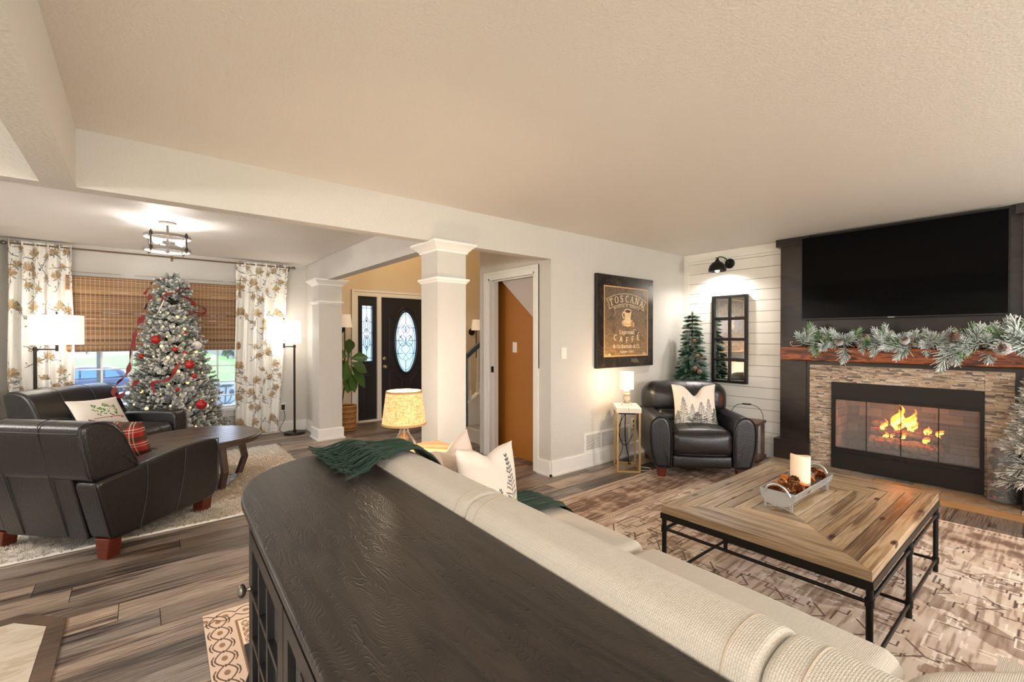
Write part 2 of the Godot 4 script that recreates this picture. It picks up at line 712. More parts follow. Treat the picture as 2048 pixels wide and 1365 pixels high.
func base(called: String, a: Vector2, b: Vector2, nn: Vector2) -> void:
	var m := MB.new()
	var d := b - a
	var ct := (a + b) * 0.5
	var along := d.abs() + Vector2(absf(nn.x), absf(nn.y)) * 0.0
	for q in [[0.0, 0.14, 0.018], [0.14, 0.15, 0.012], [0.0, 0.018, 0.032]]:
		var c2 = ct + nn * q[2] * 0.5
		m.box(V(c2.x, (q[0] + q[1]) * 0.5, c2.y), V(along.x + absf(nn.x) * q[2], q[1] - q[0], along.y + absf(nn.y) * q[2]))
	struct(m, called, white_trim)

func sqring(m: MB, ct: Vector3, prof: Array) -> void:
	# square moulding: profile of Vector2(half width, y)
	for i in prof.size() - 1:
		var a: Vector2 = prof[i]
		var b: Vector2 = prof[i + 1]
		for k in 4:
			var t := k * PI / 2
			var e := V(cos(t), 0, sin(t))
			var f := V(-sin(t), 0, cos(t))
			var nn := (e * (b.y - a.y) - Vector3.UP * (b.x - a.x)).normalized()
			m.quad(ct + e * a.x + f * a.x + Vector3.UP * a.y, ct + e * a.x - f * a.x + Vector3.UP * a.y, ct + e * b.x - f * b.x + Vector3.UP * b.y, ct + e * b.x + f * b.x + Vector3.UP * b.y, nn)

func column(called: String, ct: Vector3, w: float) -> void:
	var o := Node3D.new()
	o.name = numbered(called)
	add_child(o, true)
	tag(o, "", "", "", "structure")
	o.position = ct
	var h := w * 0.5
	put(boxes([[V(-h, 0, -h), V(h, 2.13, h)]]), "shaft", wall_mat, o)
	var m := MB.new()
	sqring(m, V(0, 0, 0), [Vector2(h, 2.055), Vector2(h + 0.012, 2.058), Vector2(h + 0.014, 2.072), Vector2(h + 0.024, 2.080), Vector2(h + 0.040, 2.098), Vector2(h + 0.062, 2.116), Vector2(h + 0.068, 2.120), Vector2(h + 0.070, 2.136), Vector2(h - 0.02, 2.136)])
	put(m, "capital", white_trim, o)
	var k := MB.new()
	sqring(k, V(0, 0, 0), [Vector2(h, 1.808), Vector2(h + 0.008, 1.812), Vector2(h + 0.010, 1.822), Vector2(h + 0.022, 1.830), Vector2(h + 0.024, 1.848), Vector2(h, 1.850)])
	put(k, "neck_moulding", white_trim, o)
	var b := MB.new()
	sqring(b, V(0, 0, 0), [Vector2(h + 0.032, 0.0), Vector2(h + 0.032, 0.016), Vector2(h + 0.018, 0.020), Vector2(h + 0.018, 0.14), Vector2(h + 0.010, 0.15), Vector2(h, 0.15)])
	put(b, "plinth", white_trim, o)

# ---------------------------------------------------------------- floor
func build_floor() -> void:
	var fl := Node3D.new()
	fl.name = "floor"
	add_child(fl)
	tag(fl, "", "", "", "structure")
	put(boxes([[V(-4.32, -0.16, -7.35), V(6.32, -0.014, 4.34)]]), "subfloor", mat("floor joint", C(52, 44, 40), 0.8), fl)
	var cols := [C(56, 45, 40), C(92, 78, 69), C(128, 111, 99), C(152, 135, 120), C(176, 160, 145), C(138, 122, 109)]
	var img := wood_img(1024, 256, cols, 5, 14.0, 0.35, 0.95)
	var t := tex(img)
	var tones := []
	for k in 7:
		var b: float = [0.70, 0.84, 0.95, 1.02, 1.10, 0.9, 0.78][k]
		var w: float = [0.99, 1.0, 0.985, 1.0, 1.01, 0.97, 1.0][k]
		var m := mat("floor plank %d" % k, Color(b * w, b, b / w), 0.38)
		m.albedo_texture = t
		m.metallic_specular = 0.55
		tones.append(m)
	var shapes := []
	for k in 9:
		var m := MB.new()
		var l := 1.5
		m.box(V(0, -0.007, 0), V(l - 0.003, 0.014, 0.1785))
		for i in m.uv.size():
			m.uv[i] = Vector2(m.uv[i].x / 1.6 + k * 0.37, m.uv[i].y / 0.55 + k * 0.29)
		shapes.append(m.mesh())
	var rest := {}
	var row := 0
	var z := -7.12
	while z < 4.2:
		var x := -4.3 + fmod(row * 0.62 + (row % 3) * 0.23, 1.5)
		x -= 1.5
		while x < 6.2:
			var cx := x + 0.75
			var seen := cx > -1.9 and cx < 6.0 and z < 0.3 and not (cx > 0.6 and cx < 1.9 and z > -1.8) and not (z > -4.6 and cx > 3.9 and z < -3.3)
			if cx > 5.0 and z > -3.0 and z < -1.2:
				seen = true
			if x + 1.5 > -4.3 and x < 6.2:
				var k := rng.randi() % 9
				var tn := rng.randi() % 7
				if seen:
					var o := MeshInstance3D.new()
					o.mesh = shapes[k]
					o.material_override = tones[tn]
					o.name = "plank"
					fl.add_child(o, true)
					o.position = V(cx, 0, z)
				else:
					rest.get_or_add(tn, []).append(Transform3D(Basis.IDENTITY, V(cx, 0, z)))
			x += 1.5
		z += 0.18
		row += 1
	for tn in rest:
		copies(shapes[tn], tones[tn], rest[tn], "planks_beyond", fl)
	# kitchen tiles with their wooden edging
	var tl := Node3D.new()
	tl.name = "floor_tile"
	add_child(tl)
	tag(tl, "", "", "", "structure")
	var edge := PackedVector2Array([Vector2(-0.27, 4.2), Vector2(-0.27, -3.06), Vector2(-0.43, -3.23), Vector2(-4.2, -3.23), Vector2(-4.2, 4.2)])
	var rim := MB.new()
	rim.xf = Transform3D(Basis(V(1, 0, 0), V(0, 0, 1), V(0, -1, 0)), V(0, 0.003, 0))
	var p := [Vector2(-0.27, 4.2), Vector2(-0.27, -3.06), Vector2(-0.43, -3.23), Vector2(-4.2, -3.23)]
	var q := [Vector2(-0.335, 4.2), Vector2(-0.335, -3.033), Vector2(-0.457, -3.165), Vector2(-4.2, -3.165)]
	for i in 3:
		rim.extr(PackedVector2Array([p[i], p[i + 1], q[i + 1], q[i]]), 0.012, 0.0, 1, false)
	put(rim, "edging", wood("tile edging", [C(70, 55, 44), C(98, 80, 66), C(116, 97, 80)], 8, 0.5, V(2, 2, 2), 8.0, 0.3, 256, 128), tl)
	var tmats := []
	for k in 3:
		var im := wood_img(256, 256, [C(196, 182, 162), C(214, 203, 186), C(222, 213, 198), C(205, 190, 168)], 31 + k, 2.0, 0.5, 0.15)
		var m := mat("beige tile %d" % k, Color.WHITE, 0.35)
		m.albedo_texture = tex(im)
		tmats.append(m)
	put(boxes([[V(-4.2, -0.01, -3.165), V(-0.335, 0.001, 4.2)]]), "grout", mat("grout", C(150, 138, 124), 0.9), tl)
	var inner := PackedVector2Array([Vector2(-0.337, 4.2), Vector2(-0.337, -3.032), Vector2(-0.459, -3.163), Vector2(-4.2, -3.163), Vector2(-4.2, 4.2)])
	var far := MB.new()
	far.xf = Transform3D(Basis(V(1, 0, 0), V(0, 0, 1), V(0, -1, 0)), V(0, 0.001, 0))
	var r := 0
	var zz := -3.48
	while zz < 4.2:
		var xx := -0.337 - fmod(r * 0.31, 0.62)
		xx += 0.62
		while xx > -4.2:
			var cell := PackedVector2Array([Vector2(xx - 0.617, zz + 0.002), Vector2(xx - 0.001, zz + 0.002), Vector2(xx - 0.001, zz + 0.307), Vector2(xx - 0.617, zz + 0.307)])
			for piece in Geometry2D.intersect_polygons(cell, inner):
				if piece.size() < 3:
					continue
				if zz < -2.2 and xx > -1.3:
					var m := MB.new()
					m.xf = far.xf
					m.extr(piece, 0.012, 0.0, 1, false)
					for i in m.uv.size():
						m.uv[i] = m.uv[i] * 1.7 + Vector2(r * 0.31, r * 0.17)
					put(m, "tile", tmats[(r + int(xx * 10)) % 3], tl)
				else:
					far.extr(piece, 0.012, 0.0, 1, false)
			xx -= 0.62
		zz += 0.31
		r += 1
	tag(put(far, "tiles_beyond", tmats[0], tl), "", "", "", "stuff")

# ---------------------------------------------------------------- windows and doors
func window_unit(called: String, x0: float, x1: float, y0: float, y1: float, z: float, units: Array, rows: Array, wm: StandardMaterial3D) -> Node3D:
	var o := Node3D.new()
	o.name = called
	add_child(o)
	tag(o, "", "", "", "structure")
	put(boxes([[V(x0, y0, z - 0.05), V(x0 + 0.04, y1, z + 0.05)], [V(x1 - 0.04, y0, z - 0.05), V(x1, y1, z + 0.05)], [V(x0 + 0.04, y0, z - 0.05), V(x1 - 0.04, y0 + 0.045, z + 0.05)], [V(x0 + 0.04, y1 - 0.04, z - 0.05), V(x1 - 0.04, y1, z + 0.05)]]), "window_frame", wm, o)
	for u in units:
		# u = [left, right, muntin x list]
		if u[0] > x0 + 0.05:
			put(boxes([[V(u[0] - 0.018, y0 + 0.045, z - 0.03), V(u[0] + 0.018, y1 - 0.04, z + 0.03)]]), "mullion", wm, o)
		var xs: Array = [u[0] + (0.018 if u[0] > x0 + 0.05 else 0.04)] + u[2] + [u[1] - (0.018 if u[1] < x1 - 0.05 else 0.04)]
		for mx in u[2]:
			put(boxes([[V(mx - 0.010, y0 + 0.045, z - 0.012), V(mx + 0.010, y1 - 0.04, z + 0.012)]]), "muntin", wm, o)
		var ys: Array = [y0 + 0.045] + rows + [y1 - 0.04]
		for my in rows:
			put(boxes([[V(xs[0], my - 0.008, z - 0.010), V(xs[-1], my + 0.008, z + 0.010)]]), "muntin", wm, o)
		for i in xs.size() - 1:
			for j in ys.size() - 1:
				put(boxes([[V(xs[i], ys[j], z - 0.003), V(xs[i + 1], ys[j + 1], z + 0.003)]]), "pane", glass_mat, o)
	return o

func door_frame(called: String, parts: Array, at: Node) -> void:
	put(boxes(parts), called, white_trim, at)

func lead(m: MB, pts: Array, z: float, r := 0.0045, closed := false) -> void:
	var a := []
	for p in pts:
		a.append(V(p.x, p.y, z))
	m.tube(a, r, 5, true, closed)

func arc_pts(c: Vector2, rx: float, ry: float, a0: float, a1: float, k: int) -> Array:
	var out := []
	for i in k + 1:
		var t := lerpf(a0, a1, float(i) / k)
		out.append(c + Vector2(cos(t) * rx, sin(t) * ry))
	return out

func build_openings() -> void:
	# front window behind the Christmas tree
	var w1 := window_unit("window_1", -0.62, 1.08, 0.40, 2.06, -7.275, [[-0.62, -0.06, [-0.33]], [-0.06, 0.60, [0.16, 0.38]], [0.60, 1.08, [0.83]]], [0.58, 0.765, 0.985, 1.2, 1.42, 1.64, 1.86], white_trim)
	put(boxes([[V(-0.66, 0.385, -7.24), V(1.12, 0.42, -7.145)], [V(-0.64, 0.30, -7.21), V(1.10, 0.385, -7.192)]]), "window_sill", white_trim, w1)
	# windows behind the camera
	window_unit("window_2", 0.9, 3.6, 0.5, 2.1, 4.27, [[0.9, 2.25, []], [2.25, 3.6, []]], [], white_trim)
	window_unit("window_3", -3.4, -1.4, 0.0, 2.1, 4.27, [[-3.4, -2.4, []], [-2.4, -1.4, []]], [], white_trim)
	# closet doorway
	var d2 := Node3D.new()
	d2.name = "door_2"
	add_child(d2)
	tag(d2, "", "", "", "structure")
	var cz := [-4.245, -3.455]
	put(boxes([[V(3.125, 0, cz[0]), V(3.255, 2.035, cz[0] + 0.02)], [V(3.125, 0, cz[1] - 0.02), V(3.255, 2.035, cz[1])], [V(3.125, 2.015, cz[0]), V(3.255, 2.035, cz[1])]]), "door_jamb", white_trim, d2)
	put(boxes([[V(3.185, 0, cz[0] + 0.02), V(3.20, 2.015, cz[0] + 0.032)], [V(3.185, 0, cz[1] - 0.032), V(3.20, 2.015, cz[1] - 0.02)], [V(3.185, 2.003, cz[0] + 0.02), V(3.20, 2.015, cz[1] - 0.02)]]), "door_stop", white_trim, d2)
	var cs := MB.new()
	for q in [[0.0, 0.066, 0.012], [0.040, 0.066, 0.020]]:
		var a: float = q[0]
		var b: float = q[1]
		cs.bb(V(3.13 - q[2], 0, cz[0] - b), V(3.13, 2.035 + b, cz[0] - a))
		cs.bb(V(3.13 - q[2], 0, cz[1] + a), V(3.13, 2.035 + b, cz[1] + b))
		cs.bb(V(3.13 - q[2], 2.035 + a, cz[0] - a), V(3.13, 2.035 + b, cz[1] + a))
	put(cs, "door_casing", white_trim, d2)
	var hin := mat("hinge steel", C(150, 146, 140), 0.35, 0.9)
	for y in [0.28, 1.03, 1.80]:
		put(boxes([[V(3.15, y - 0.045, cz[1] - 0.024), V(3.18, y + 0.045, cz[1] - 0.0195)]]), "hinge_leaf", hin, d2)
		var sc := MB.new()
		for k in 3:
			sc.ball(V(3.165, y - 0.03 + 0.03 * k, cz[1] - 0.025), V(0.005, 0.005, 0.004), 8, 4)
		put(sc, "hinge_screws", white_trim, d2)
	put(boxes([[V(3.15, 0.96, cz[0] + 0.02), V(3.183, 1.03, cz[0] + 0.024)]]), "strike_plate", black_metal, d2)
	# front door with sidelight
	var d1 := Node3D.new()
	d1.name = "door_1"
	add_child(d1)
	tag(d1, "", "", "", "structure")
	var z := -7.25
	put(boxes([[V(2.70, 0, -7.33), V(2.722, 2.05, -7.20)], [V(3.04, 0, -7.33), V(3.11, 2.03, -7.19)], [V(4.03, 0, -7.33), V(4.06, 2.05, -7.20)], [V(2.722, 2.03, -7.33), V(4.03, 2.05, -7.20)]]), "door_jamb", white_trim, d1)
	var cas := MB.new()
	for q in [[0.0, 0.085, 0.014], [0.055, 0.085, 0.024]]:
		cas.bb(V(2.705 - q[1], 0, -7.21), V(2.705 - q[0], 2.045 + q[1], -7.21 + q[2]))
		cas.bb(V(4.055 + q[0], 0, -7.21), V(4.055 + q[1], 2.045 + q[1], -7.21 + q[2]))
		cas.bb(V(2.705 - q[0], 2.045 + q[0], -7.21), V(4.055 + q[0], 2.045 + q[1], -7.21 + q[2]))
	put(cas, "door_casing", white_trim, d1)
	put(boxes([[V(2.722, 0, -7.34), V(4.03, 0.025, -7.17)]]), "threshold", white_trim, d1)
	var dk := mat("black door paint", C(38, 39, 46), 0.32)
	var frost := mat("bevelled door glass", Color(0.84, 0.92, 0.97, 0.62), 0.4)
	frost.backlight_enabled = true
	frost.backlight = Color(0.9, 0.95, 1.0)
	frost.transparency = BaseMaterial3D.TRANSPARENCY_ALPHA
	var came := mat("lead came", C(52, 50, 50), 0.4, 0.5)
	# sidelight panel with opening
	var sl := boxes([[V(2.722, 0.025, z - 0.02), V(2.79, 2.03, z + 0.02)], [V(2.97, 0.025, z - 0.02), V(3.04, 2.03, z + 0.02)], [V(2.79, 0.025, z - 0.02), V(2.97, 0.98, z + 0.02)], [V(2.79, 1.88, z - 0.02), V(2.97, 2.03, z + 0.02)],
		[V(2.772, 0.962, z + 0.02), V(2.79, 1.898, z + 0.032)], [V(2.97, 0.962, z + 0.02), V(2.988, 1.898, z + 0.032)], [V(2.79, 0.962, z + 0.02), V(2.97, 0.98, z + 0.032)], [V(2.79, 1.88, z + 0.02), V(2.97, 1.898, z + 0.032)]])
	for y in [[0.16, 0.80]]:
		sl.soft(V(2.881, (y[0] + y[1]) * 0.5, z + 0.02), V(0.22, y[1] - y[0], 0.018), 0.008)
		sl.soft(V(2.881, (y[0] + y[1]) * 0.5, z + 0.024), V(0.15, y[1] - y[0] - 0.08, 0.026), 0.012)
	put(sl, "sidelight", dk, d1)
	put(boxes([[V(2.79, 0.98, z - 0.004), V(2.97, 1.88, z + 0.004)]]), "sidelight_glass", frost, d1)
	var lm := MB.new()
	var cx := 2.88
	lead(lm, [Vector2(cx, 0.98), Vector2(cx, 1.14)], z + 0.006)
	lead(lm, [Vector2(cx, 1.70), Vector2(cx, 1.88)], z + 0.006)
	for y in [1.03, 1.24, 1.44, 1.62, 1.84]:
		if y in [1.24, 1.44, 1.62]:
			lead(lm, [Vector2(2.79, y), Vector2(2.83, y)], z + 0.006)
			lead(lm, [Vector2(2.93, y), Vector2(2.97, y)], z + 0.006)
		else:
			lead(lm, [Vector2(2.79, y), Vector2(2.97, y)], z + 0.006)
	lead(lm, [Vector2(2.805, 0.98), Vector2(2.805, 1.88)], z + 0.006)
	lead(lm, [Vector2(2.955, 0.98), Vector2(2.955, 1.88)], z + 0.006)
	for s in [-1.0, 1.0]:
		for yy in [1.29, 1.56]:
			lead(lm, arc_pts(Vector2(cx - s * 0.03, yy), 0.08 * s, 0.13, -1.2, 1.2, 10), z + 0.007)
			lead(lm, arc_pts(Vector2(cx - s * 0.02, yy), 0.04 * s, 0.10, -1.2, 1.2, 10), z + 0.007)
		lead(lm, [Vector2(cx, 1.34), Vector2(cx + s * 0.055, 1.425), Vector2(cx, 1.51)], z + 0.007)
		lead(lm, [Vector2(cx, 1.14), Vector2(cx + s * 0.018, 1.19), Vector2(cx, 1.23)], z + 0.007)
		lead(lm, [Vector2(cx, 1.62), Vector2(cx + s * 0.018, 1.66), Vector2(cx, 1.71)], z + 0.007)
	put(lm, "sidelight_came", came, d1)
	# door slab with oval opening
	var o := Vector2(3.57, 1.285)
	var orx := 0.195
	var ory := 0.515
	var x0 := 3.115
	var x1 := 4.025
	var door := MB.new()
	door.xf = Transform3D(Basis.IDENTITY, V(0, 0, z))
	for s in [-1.0, 1.0]:
		var poly := PackedVector2Array()
		var e: float = x0 if s < 0 else x1
		poly.append(Vector2(e, 0.028))
		poly.append(Vector2(o.x, 0.028))
		for p in arc_pts(o, orx * s, ory, -PI / 2, PI / 2, 24):
			poly.append(p)
		poly.append(Vector2(o.x, 2.03))
		poly.append(Vector2(e, 2.03))
		door.extr(poly, 0.044, 0.0, 1, false)
	put(door, "door_leaf", dk, d1)
	var mo := MB.new()
	var ring := []
	for p in arc_pts(o, orx + 0.018, ory + 0.018, 0, TAU, 48):
		ring.append(V(p.x, p.y, z + 0.022))
	ring.pop_back()
	mo.tube(ring, 0.024, 8, false, true)
	put(mo, "oval_moulding", dk, d1)
	var pm := MB.new()
	# panel mouldings that follow the oval
	for s in [-1.0, 1.0]:
		var xe: float = o.x + s * 0.30
		var top := arc_pts(o, (orx + 0.075) * s, ory + 0.075, PI / 2, 0.62, 8)
		var up := []
		for p in top:
			up.append(V(p.x, p.y, z + 0.022))
		var last: Vector2 = top[-1]
		up.append(V(o.x + s * 0.24, 1.70, z + 0.022))
		up.append(V(xe, 1.70, z + 0.022))
		up.append(V(xe, 0.88, z + 0.022))
		up.append(V(o.x + s * 0.24, 0.88, z + 0.022))
		for p in arc_pts(o, (orx + 0.075) * s, ory + 0.075, -0.62, -PI / 2, 8):
			up.append(V(p.x, p.y, z + 0.022))
		pm.tube(up, 0.011, 6)
		var lo := [V(xe, 0.20, z + 0.022), V(xe, 0.78, z + 0.022), V(o.x + s * 0.25, 0.78, z + 0.022)]
		for p in arc_pts(o, (orx + 0.14) * s, ory + 0.15, -0.78, -1.32, 8):
			lo.append(V(p.x, p.y, z + 0.022))
		lo.append(V(o.x + s * 0.05, 0.20, z + 0.022))
		lo.append(V(xe, 0.20, z + 0.022))
		pm.tube(lo, 0.011, 6)
	put(pm, "panel_moulding", dk, d1)
	var gl := MB.new()
	gl.xf = Transform3D(Basis.IDENTITY, V(0, 0, z))
	var gp := PackedVector2Array()
	for p in arc_pts(o, orx + 0.004, ory + 0.004, 0, TAU, 40):
		gp.append(p)
	gp.remove_at(gp.size() - 1)
	gl.extr(gp, 0.008, 0.0, 1)
	put(gl, "door_glass", frost, d1)
	var cm := MB.new()
	var zc := z + 0.008
	lead(cm, arc_pts(o, orx - 0.028, ory - 0.032, 0, TAU, 40), zc)
	for y in [1.09, 1.31, 1.53]:
		var hw := orx * sqrt(1.0 - pow((y - o.y) / ory, 2))
		lead(cm, [Vector2(o.x - hw, y), Vector2(o.x - 0.06, y)], zc)
		lead(cm, [Vector2(o.x + 0.06, y), Vector2(o.x + hw, y)], zc)
	lead(cm, [o + Vector2(0, 0.515), o + Vector2(0, 0.33)], zc)
	lead(cm, [o + Vector2(0, -0.515), o + Vector2(0, -0.33)], zc)
	for s in [-1.0, 1.0]:
		lead(cm, [o + Vector2(0, 0.33), o + Vector2(s * 0.05, 0.25), o + Vector2(0, 0.18), o + Vector2(s * 0.10, 0.10), o + Vector2(s * 0.02, -0.02), o + Vector2(s * 0.09, -0.12), o + Vector2(0, -0.22), o + Vector2(s * 0.05, -0.28), o + Vector2(0, -0.33)], zc + 0.002)
		lead(cm, arc_pts(o + Vector2(s * 0.02, 0.18), 0.12 * s, 0.13, -1.3, 1.3, 10), zc + 0.002)
		lead(cm, arc_pts(o + Vector2(s * 0.02, -0.16), 0.12 * s, 0.15, -1.3, 1.3, 10), zc + 0.002)
		lead(cm, arc_pts(o + Vector2(s * 0.06, 0.02), 0.07, 0.09, 0, TAU, 14), zc + 0.002)
		lead(cm, arc_pts(o + Vector2(s * 0.03, 0.22), 0.04, 0.06, 0, TAU, 12), zc + 0.002)
	put(cm, "door_came", came, d1)
	var brass := mat("brushed nickel", C(176, 164, 148), 0.28, 0.9)
	for q in [[0.875, 0.03, 0.045], [1.01, 0.024, 0.02]]:
		var kn := MB.new()
		kn.xf = aim(V(3.18, q[0], z + 0.022), V(0, 0, 1))
		kn.lathe([Vector2(0.0, 0.0), Vector2(0.032, 0.0), Vector2(0.032, 0.008), Vector2(0.014, 0.014), Vector2(0.014, q[2] * 0.5), Vector2(q[1], q[2] * 0.7), Vector2(q[1] * 1.05, q[2]), Vector2(q[1] * 0.7, q[2] * 1.25), Vector2(0.0, q[2] * 1.3)], 16)
		put(kn, "door_knob" if q[2] > 0.03 else "deadbolt", brass, d1)

# ---------------------------------------------------------------- what stands outside
func build_outdoors() -> void:
	var grass := mat("lawn grass", C(104, 168, 66), 0.9)
	var gi := noise_img(256, 256, 0.03, 44, 5)
	gi.convert(Image.FORMAT_RGB8)
	for y in 256:
		for x in 256:
			var t := gi.get_pixel(x, y).r
			gi.set_pixel(x, y, C(92, 150, 58).lerp(C(150, 205, 96), t))
	grass.albedo_color = Color.WHITE
	grass.albedo_texture = tex(gi)
	grass.uv1_triplanar = true
	grass.uv1_world_triplanar = true
	grass.uv1_scale = V(0.25, 0.25, 0.25)
	var conc := mat("porch concrete", C(186, 188, 190), 0.8)
	# porch slab, drive, road, lawn
	struct(boxes([[V(-7, -1.95, -9.6), V(9, -0.06, -7.35)]]), "ground_porch", conc)
	struct(boxes([[V(-90, -2.2, -220), V(90, -1.88, -9.6)]]), "ground_drive", mat("grey drive", C(170, 174, 180), 0.85))
	struct(boxes([[V(-60, -2.2, 5), V(60, -1.0, 60)]]), "ground_yard", grass)
	var lawn := MB.new()
	lawn.xf = Transform3D(Basis(V(1, 0, 0), V(0, 0, 1), V(0, -1, 0)), V(0, -1.86, 0))
	lawn.extr(PackedVector2Array([Vector2(-60, -84), Vector2(-7.4, -96.6), Vector2(-1, -116), Vector2(14, -130), Vector2(60, -130), Vector2(60, -9.7), Vector2(2, -9.7), Vector2(1.5, -36), Vector2(-60, -36)]), 0.06, 0.0, 1, false)
	struct(lawn, "lawn", grass)
	var walk := MB.new()
	walk.xf = lawn.xf
	walk.extr(PackedVector2Array([Vector2(-60, -84), Vector2(-7.4, -96.6), Vector2(-1, -116), Vector2(14, -130), Vector2(14, -160), Vector2(-3, -146), Vector2(-12, -120), Vector2(-60, -104)]), 0.05, 0.0, 1, false)
	struct(walk, "path", mat("pale pavement", C(222, 222, 220), 0.8))
	# porch post
	var post := thing("porch_post", "dark square porch post outside the front window", "post", V(-0.46, -0.06, -9.4))
	put(boxes([[V(-0.024, 0, -0.024), V(0.024, 3.0, 0.024)]]), "shaft", mat("dark post paint", C(58, 64, 72), 0.5), post)
	put(boxes([[V(-0.05, 0, -0.05), V(0.05, 0.04, 0.05)]]), "foot", mat("dark post paint"), post)
	# fence far across the lawn
	var fence := thing("board_fence", "weathered grey board fence at the far edge of the lawn", "fence", V(11.4, -1.86, -88), 90.0)
	var fb := mat("weathered boards", C(138, 134, 140), 0.9)
	for k in 140:
		var h := 2.1 + 0.05 * sin(k * 2.3)
		put(boxes([[V(-28 + k * 0.4, 0, -0.02), V(-27.63 + k * 0.4, h, 0.02)]]), "board", fb, fence)
	put(boxes([[V(-28, 0.4, -0.07), V(28, 0.5, -0.02)], [V(-28, 1.6, -0.07), V(28, 1.7, -0.02)]]), "rail", fb, fence)
	# shrubs by the fence and the road
	var leafc := vmat("shrub leaves", 0.8)
	var k := 0
	for q in [[V(9.6, -1.86, -100), 2.4, "round green shrub in front of the far fence"], [V(-7.4, -1.84, -117), 1.8, "dark shrub far across the road, seen through the left pane"], [V(10.6, -1.86, -81), 1.4, "tall dark shrub before the right end of the far fence"]]:
		var s := thing("shrub", q[2], "shrub", q[0])
		var m := MB.new()
		var r: float = q[1]
		for i in 420:
			var d := V(rng.randf_range(-1, 1), rng.randf_range(-0.2, 1), rng.randf_range(-1, 1))
			d = d.normalized() * r * rng.randf_range(0.55, 1.0) * 0.6
			m.col = L(70, 110, 56).lerp(L(38, 62, 40), rng.randf())
			var sd := V(rng.randf_range(-1, 1), rng.randf_range(-1, 1), rng.randf_range(-1, 1)).normalized()
			var td := sd.cross(V(0.3, 0.9, 0.2)).normalized()
			var p := V(0, r * 0.55, 0) + d * V(1, 0.9, 1)
			m.quad(p - sd * 0.2, p + td * 0.12, p + sd * 0.2, p - td * 0.12, sd.cross(td))
		put(m, "foliage", leafc, s)
		var st := MB.new()
		for i in 5:
			st.tube([V(0, 0, 0), V(rng.randf_range(-0.4, 0.4), r * 0.7, rng.randf_range(-0.4, 0.4))], 0.06, 5)
		put(st, "stem", mat("bark", C(84, 66, 52), 0.9), s)
		k += 1
	car()
	bench()

func car() -> void:
	var o := thing("car", "dark blue parked car seen side-on through the left panes", "car", V(-2.55, -1.86, -33.5), 0.0)
	var paint := mat("dark blue car paint", C(34, 58, 92), 0.2, 0.3)
	paint.clearcoat_enabled = true
	paint.clearcoat = 1.0
	var cg := mat("tinted car glass", C(96, 140, 178), 0.06, 0.35)
	var rub := mat("tyre rubber", C(24, 25, 28), 0.8)
	var alloy := mat("alloy wheel", C(176, 182, 190), 0.3, 0.7)
	var dark := mat("dark car plastic", C(26, 28, 32), 0.6)
	# outline in XY, front at -X, rear at +X
	var body := MB.new()
	body.extr(round_poly([Vector2(-2.25, 0.30), Vector2(-2.32, 0.62), Vector2(-2.18, 0.90), Vector2(-1.15, 1.02), Vector2(1.85, 1.08), Vector2(2.25, 1.02), Vector2(2.32, 0.60), Vector2(2.22, 0.30)], 0.12, 4), 1.84, 0.10, 4)
	put(body, "body", paint, o)
	var cab := MB.new()
	cab.extr(round_poly([Vector2(-1.20, 0.95), Vector2(-0.35, 1.58), Vector2(0.2, 1.68), Vector2(1.35, 1.64), Vector2(1.95, 1.45), Vector2(2.22, 0.98)], 0.14, 4), 1.60, 0.14, 4)
	put(cab, "cabin", paint, o)
	for s in [-1.0, 1.0]:
		for q in [[[Vector2(-0.92, 1.08), Vector2(-0.32, 1.50), Vector2(0.18, 1.56), Vector2(0.18, 1.09)], "side_window"], [[Vector2(0.26, 1.09), Vector2(0.26, 1.56), Vector2(1.12, 1.53), Vector2(1.12, 1.10)], "side_window"], [[Vector2(1.20, 1.10), Vector2(1.20, 1.52), Vector2(1.62, 1.43), Vector2(1.82, 1.14)], "side_window"]]:
			var g := MB.new()
			g.xf = Transform3D(Basis.IDENTITY, V(0, 0, s * 0.80))
			g.extr(PackedVector2Array(q[0]), 0.02, 0.0, 1, false)
			put(g, q[1], cg, o)
		for x in [-1.42, 1.42]:
			var w := MB.new()
			w.xf = Transform3D(Basis(V(1, 0, 0), V(0, 0, s), V(0, -s, 0)), V(x, 0.36, s * 0.80))
			w.lathe([Vector2(0.24, 0.0), Vector2(0.35, 0.0), Vector2(0.37, 0.06), Vector2(0.36, 0.15), Vector2(0.26, 0.16), Vector2(0.24, 0.10)], 28)
			var wn := put(w, "wheel", rub, o)
			var sp := MB.new()
			sp.xf = w.xf
			for k in 10:
				var a := TAU * k / 10
				sp.tube([V(cos(a) * 0.04, 0.13, sin(a) * 0.04), V(cos(a) * 0.25, 0.14, sin(a) * 0.25)], 0.022, 5)
			sp.lathe([Vector2(0.255, 0.10), Vector2(0.262, 0.155), Vector2(0.235, 0.155), Vector2(0.23, 0.10)], 28)
			sp.lathe([Vector2(0.0, 0.15), Vector2(0.06, 0.145), Vector2(0.06, 0.12)], 14)
			put(sp, "rim", alloy, wn)
			var ar := MB.new()
			ar.xf = Transform3D(Basis.IDENTITY, V(x, 0.36, s * 0.905))
			var ap := []
			for p in arc_pts(Vector2.ZERO, 0.43, 0.43, -0.2, PI + 0.2, 16):
				ap.append(V(p.x, p.y, 0))
			ar.tube(ap, 0.035, 6)
			put(ar, "wheel_arch", dark, o)
		put(boxes([[V(2.12, 0.78, s * 0.62 - 0.2), V(2.31, 0.98, s * 0.62 + 0.2)]]), "tail_lamp", mat("tail lamp red", C(150, 24, 26), 0.2), o)
		put(boxes([[V(-2.1, 0.28, s * 0.86 - 0.05), V(2.1, 0.42, s * 0.86 + 0.05)]]), "sill_trim", dark, o)

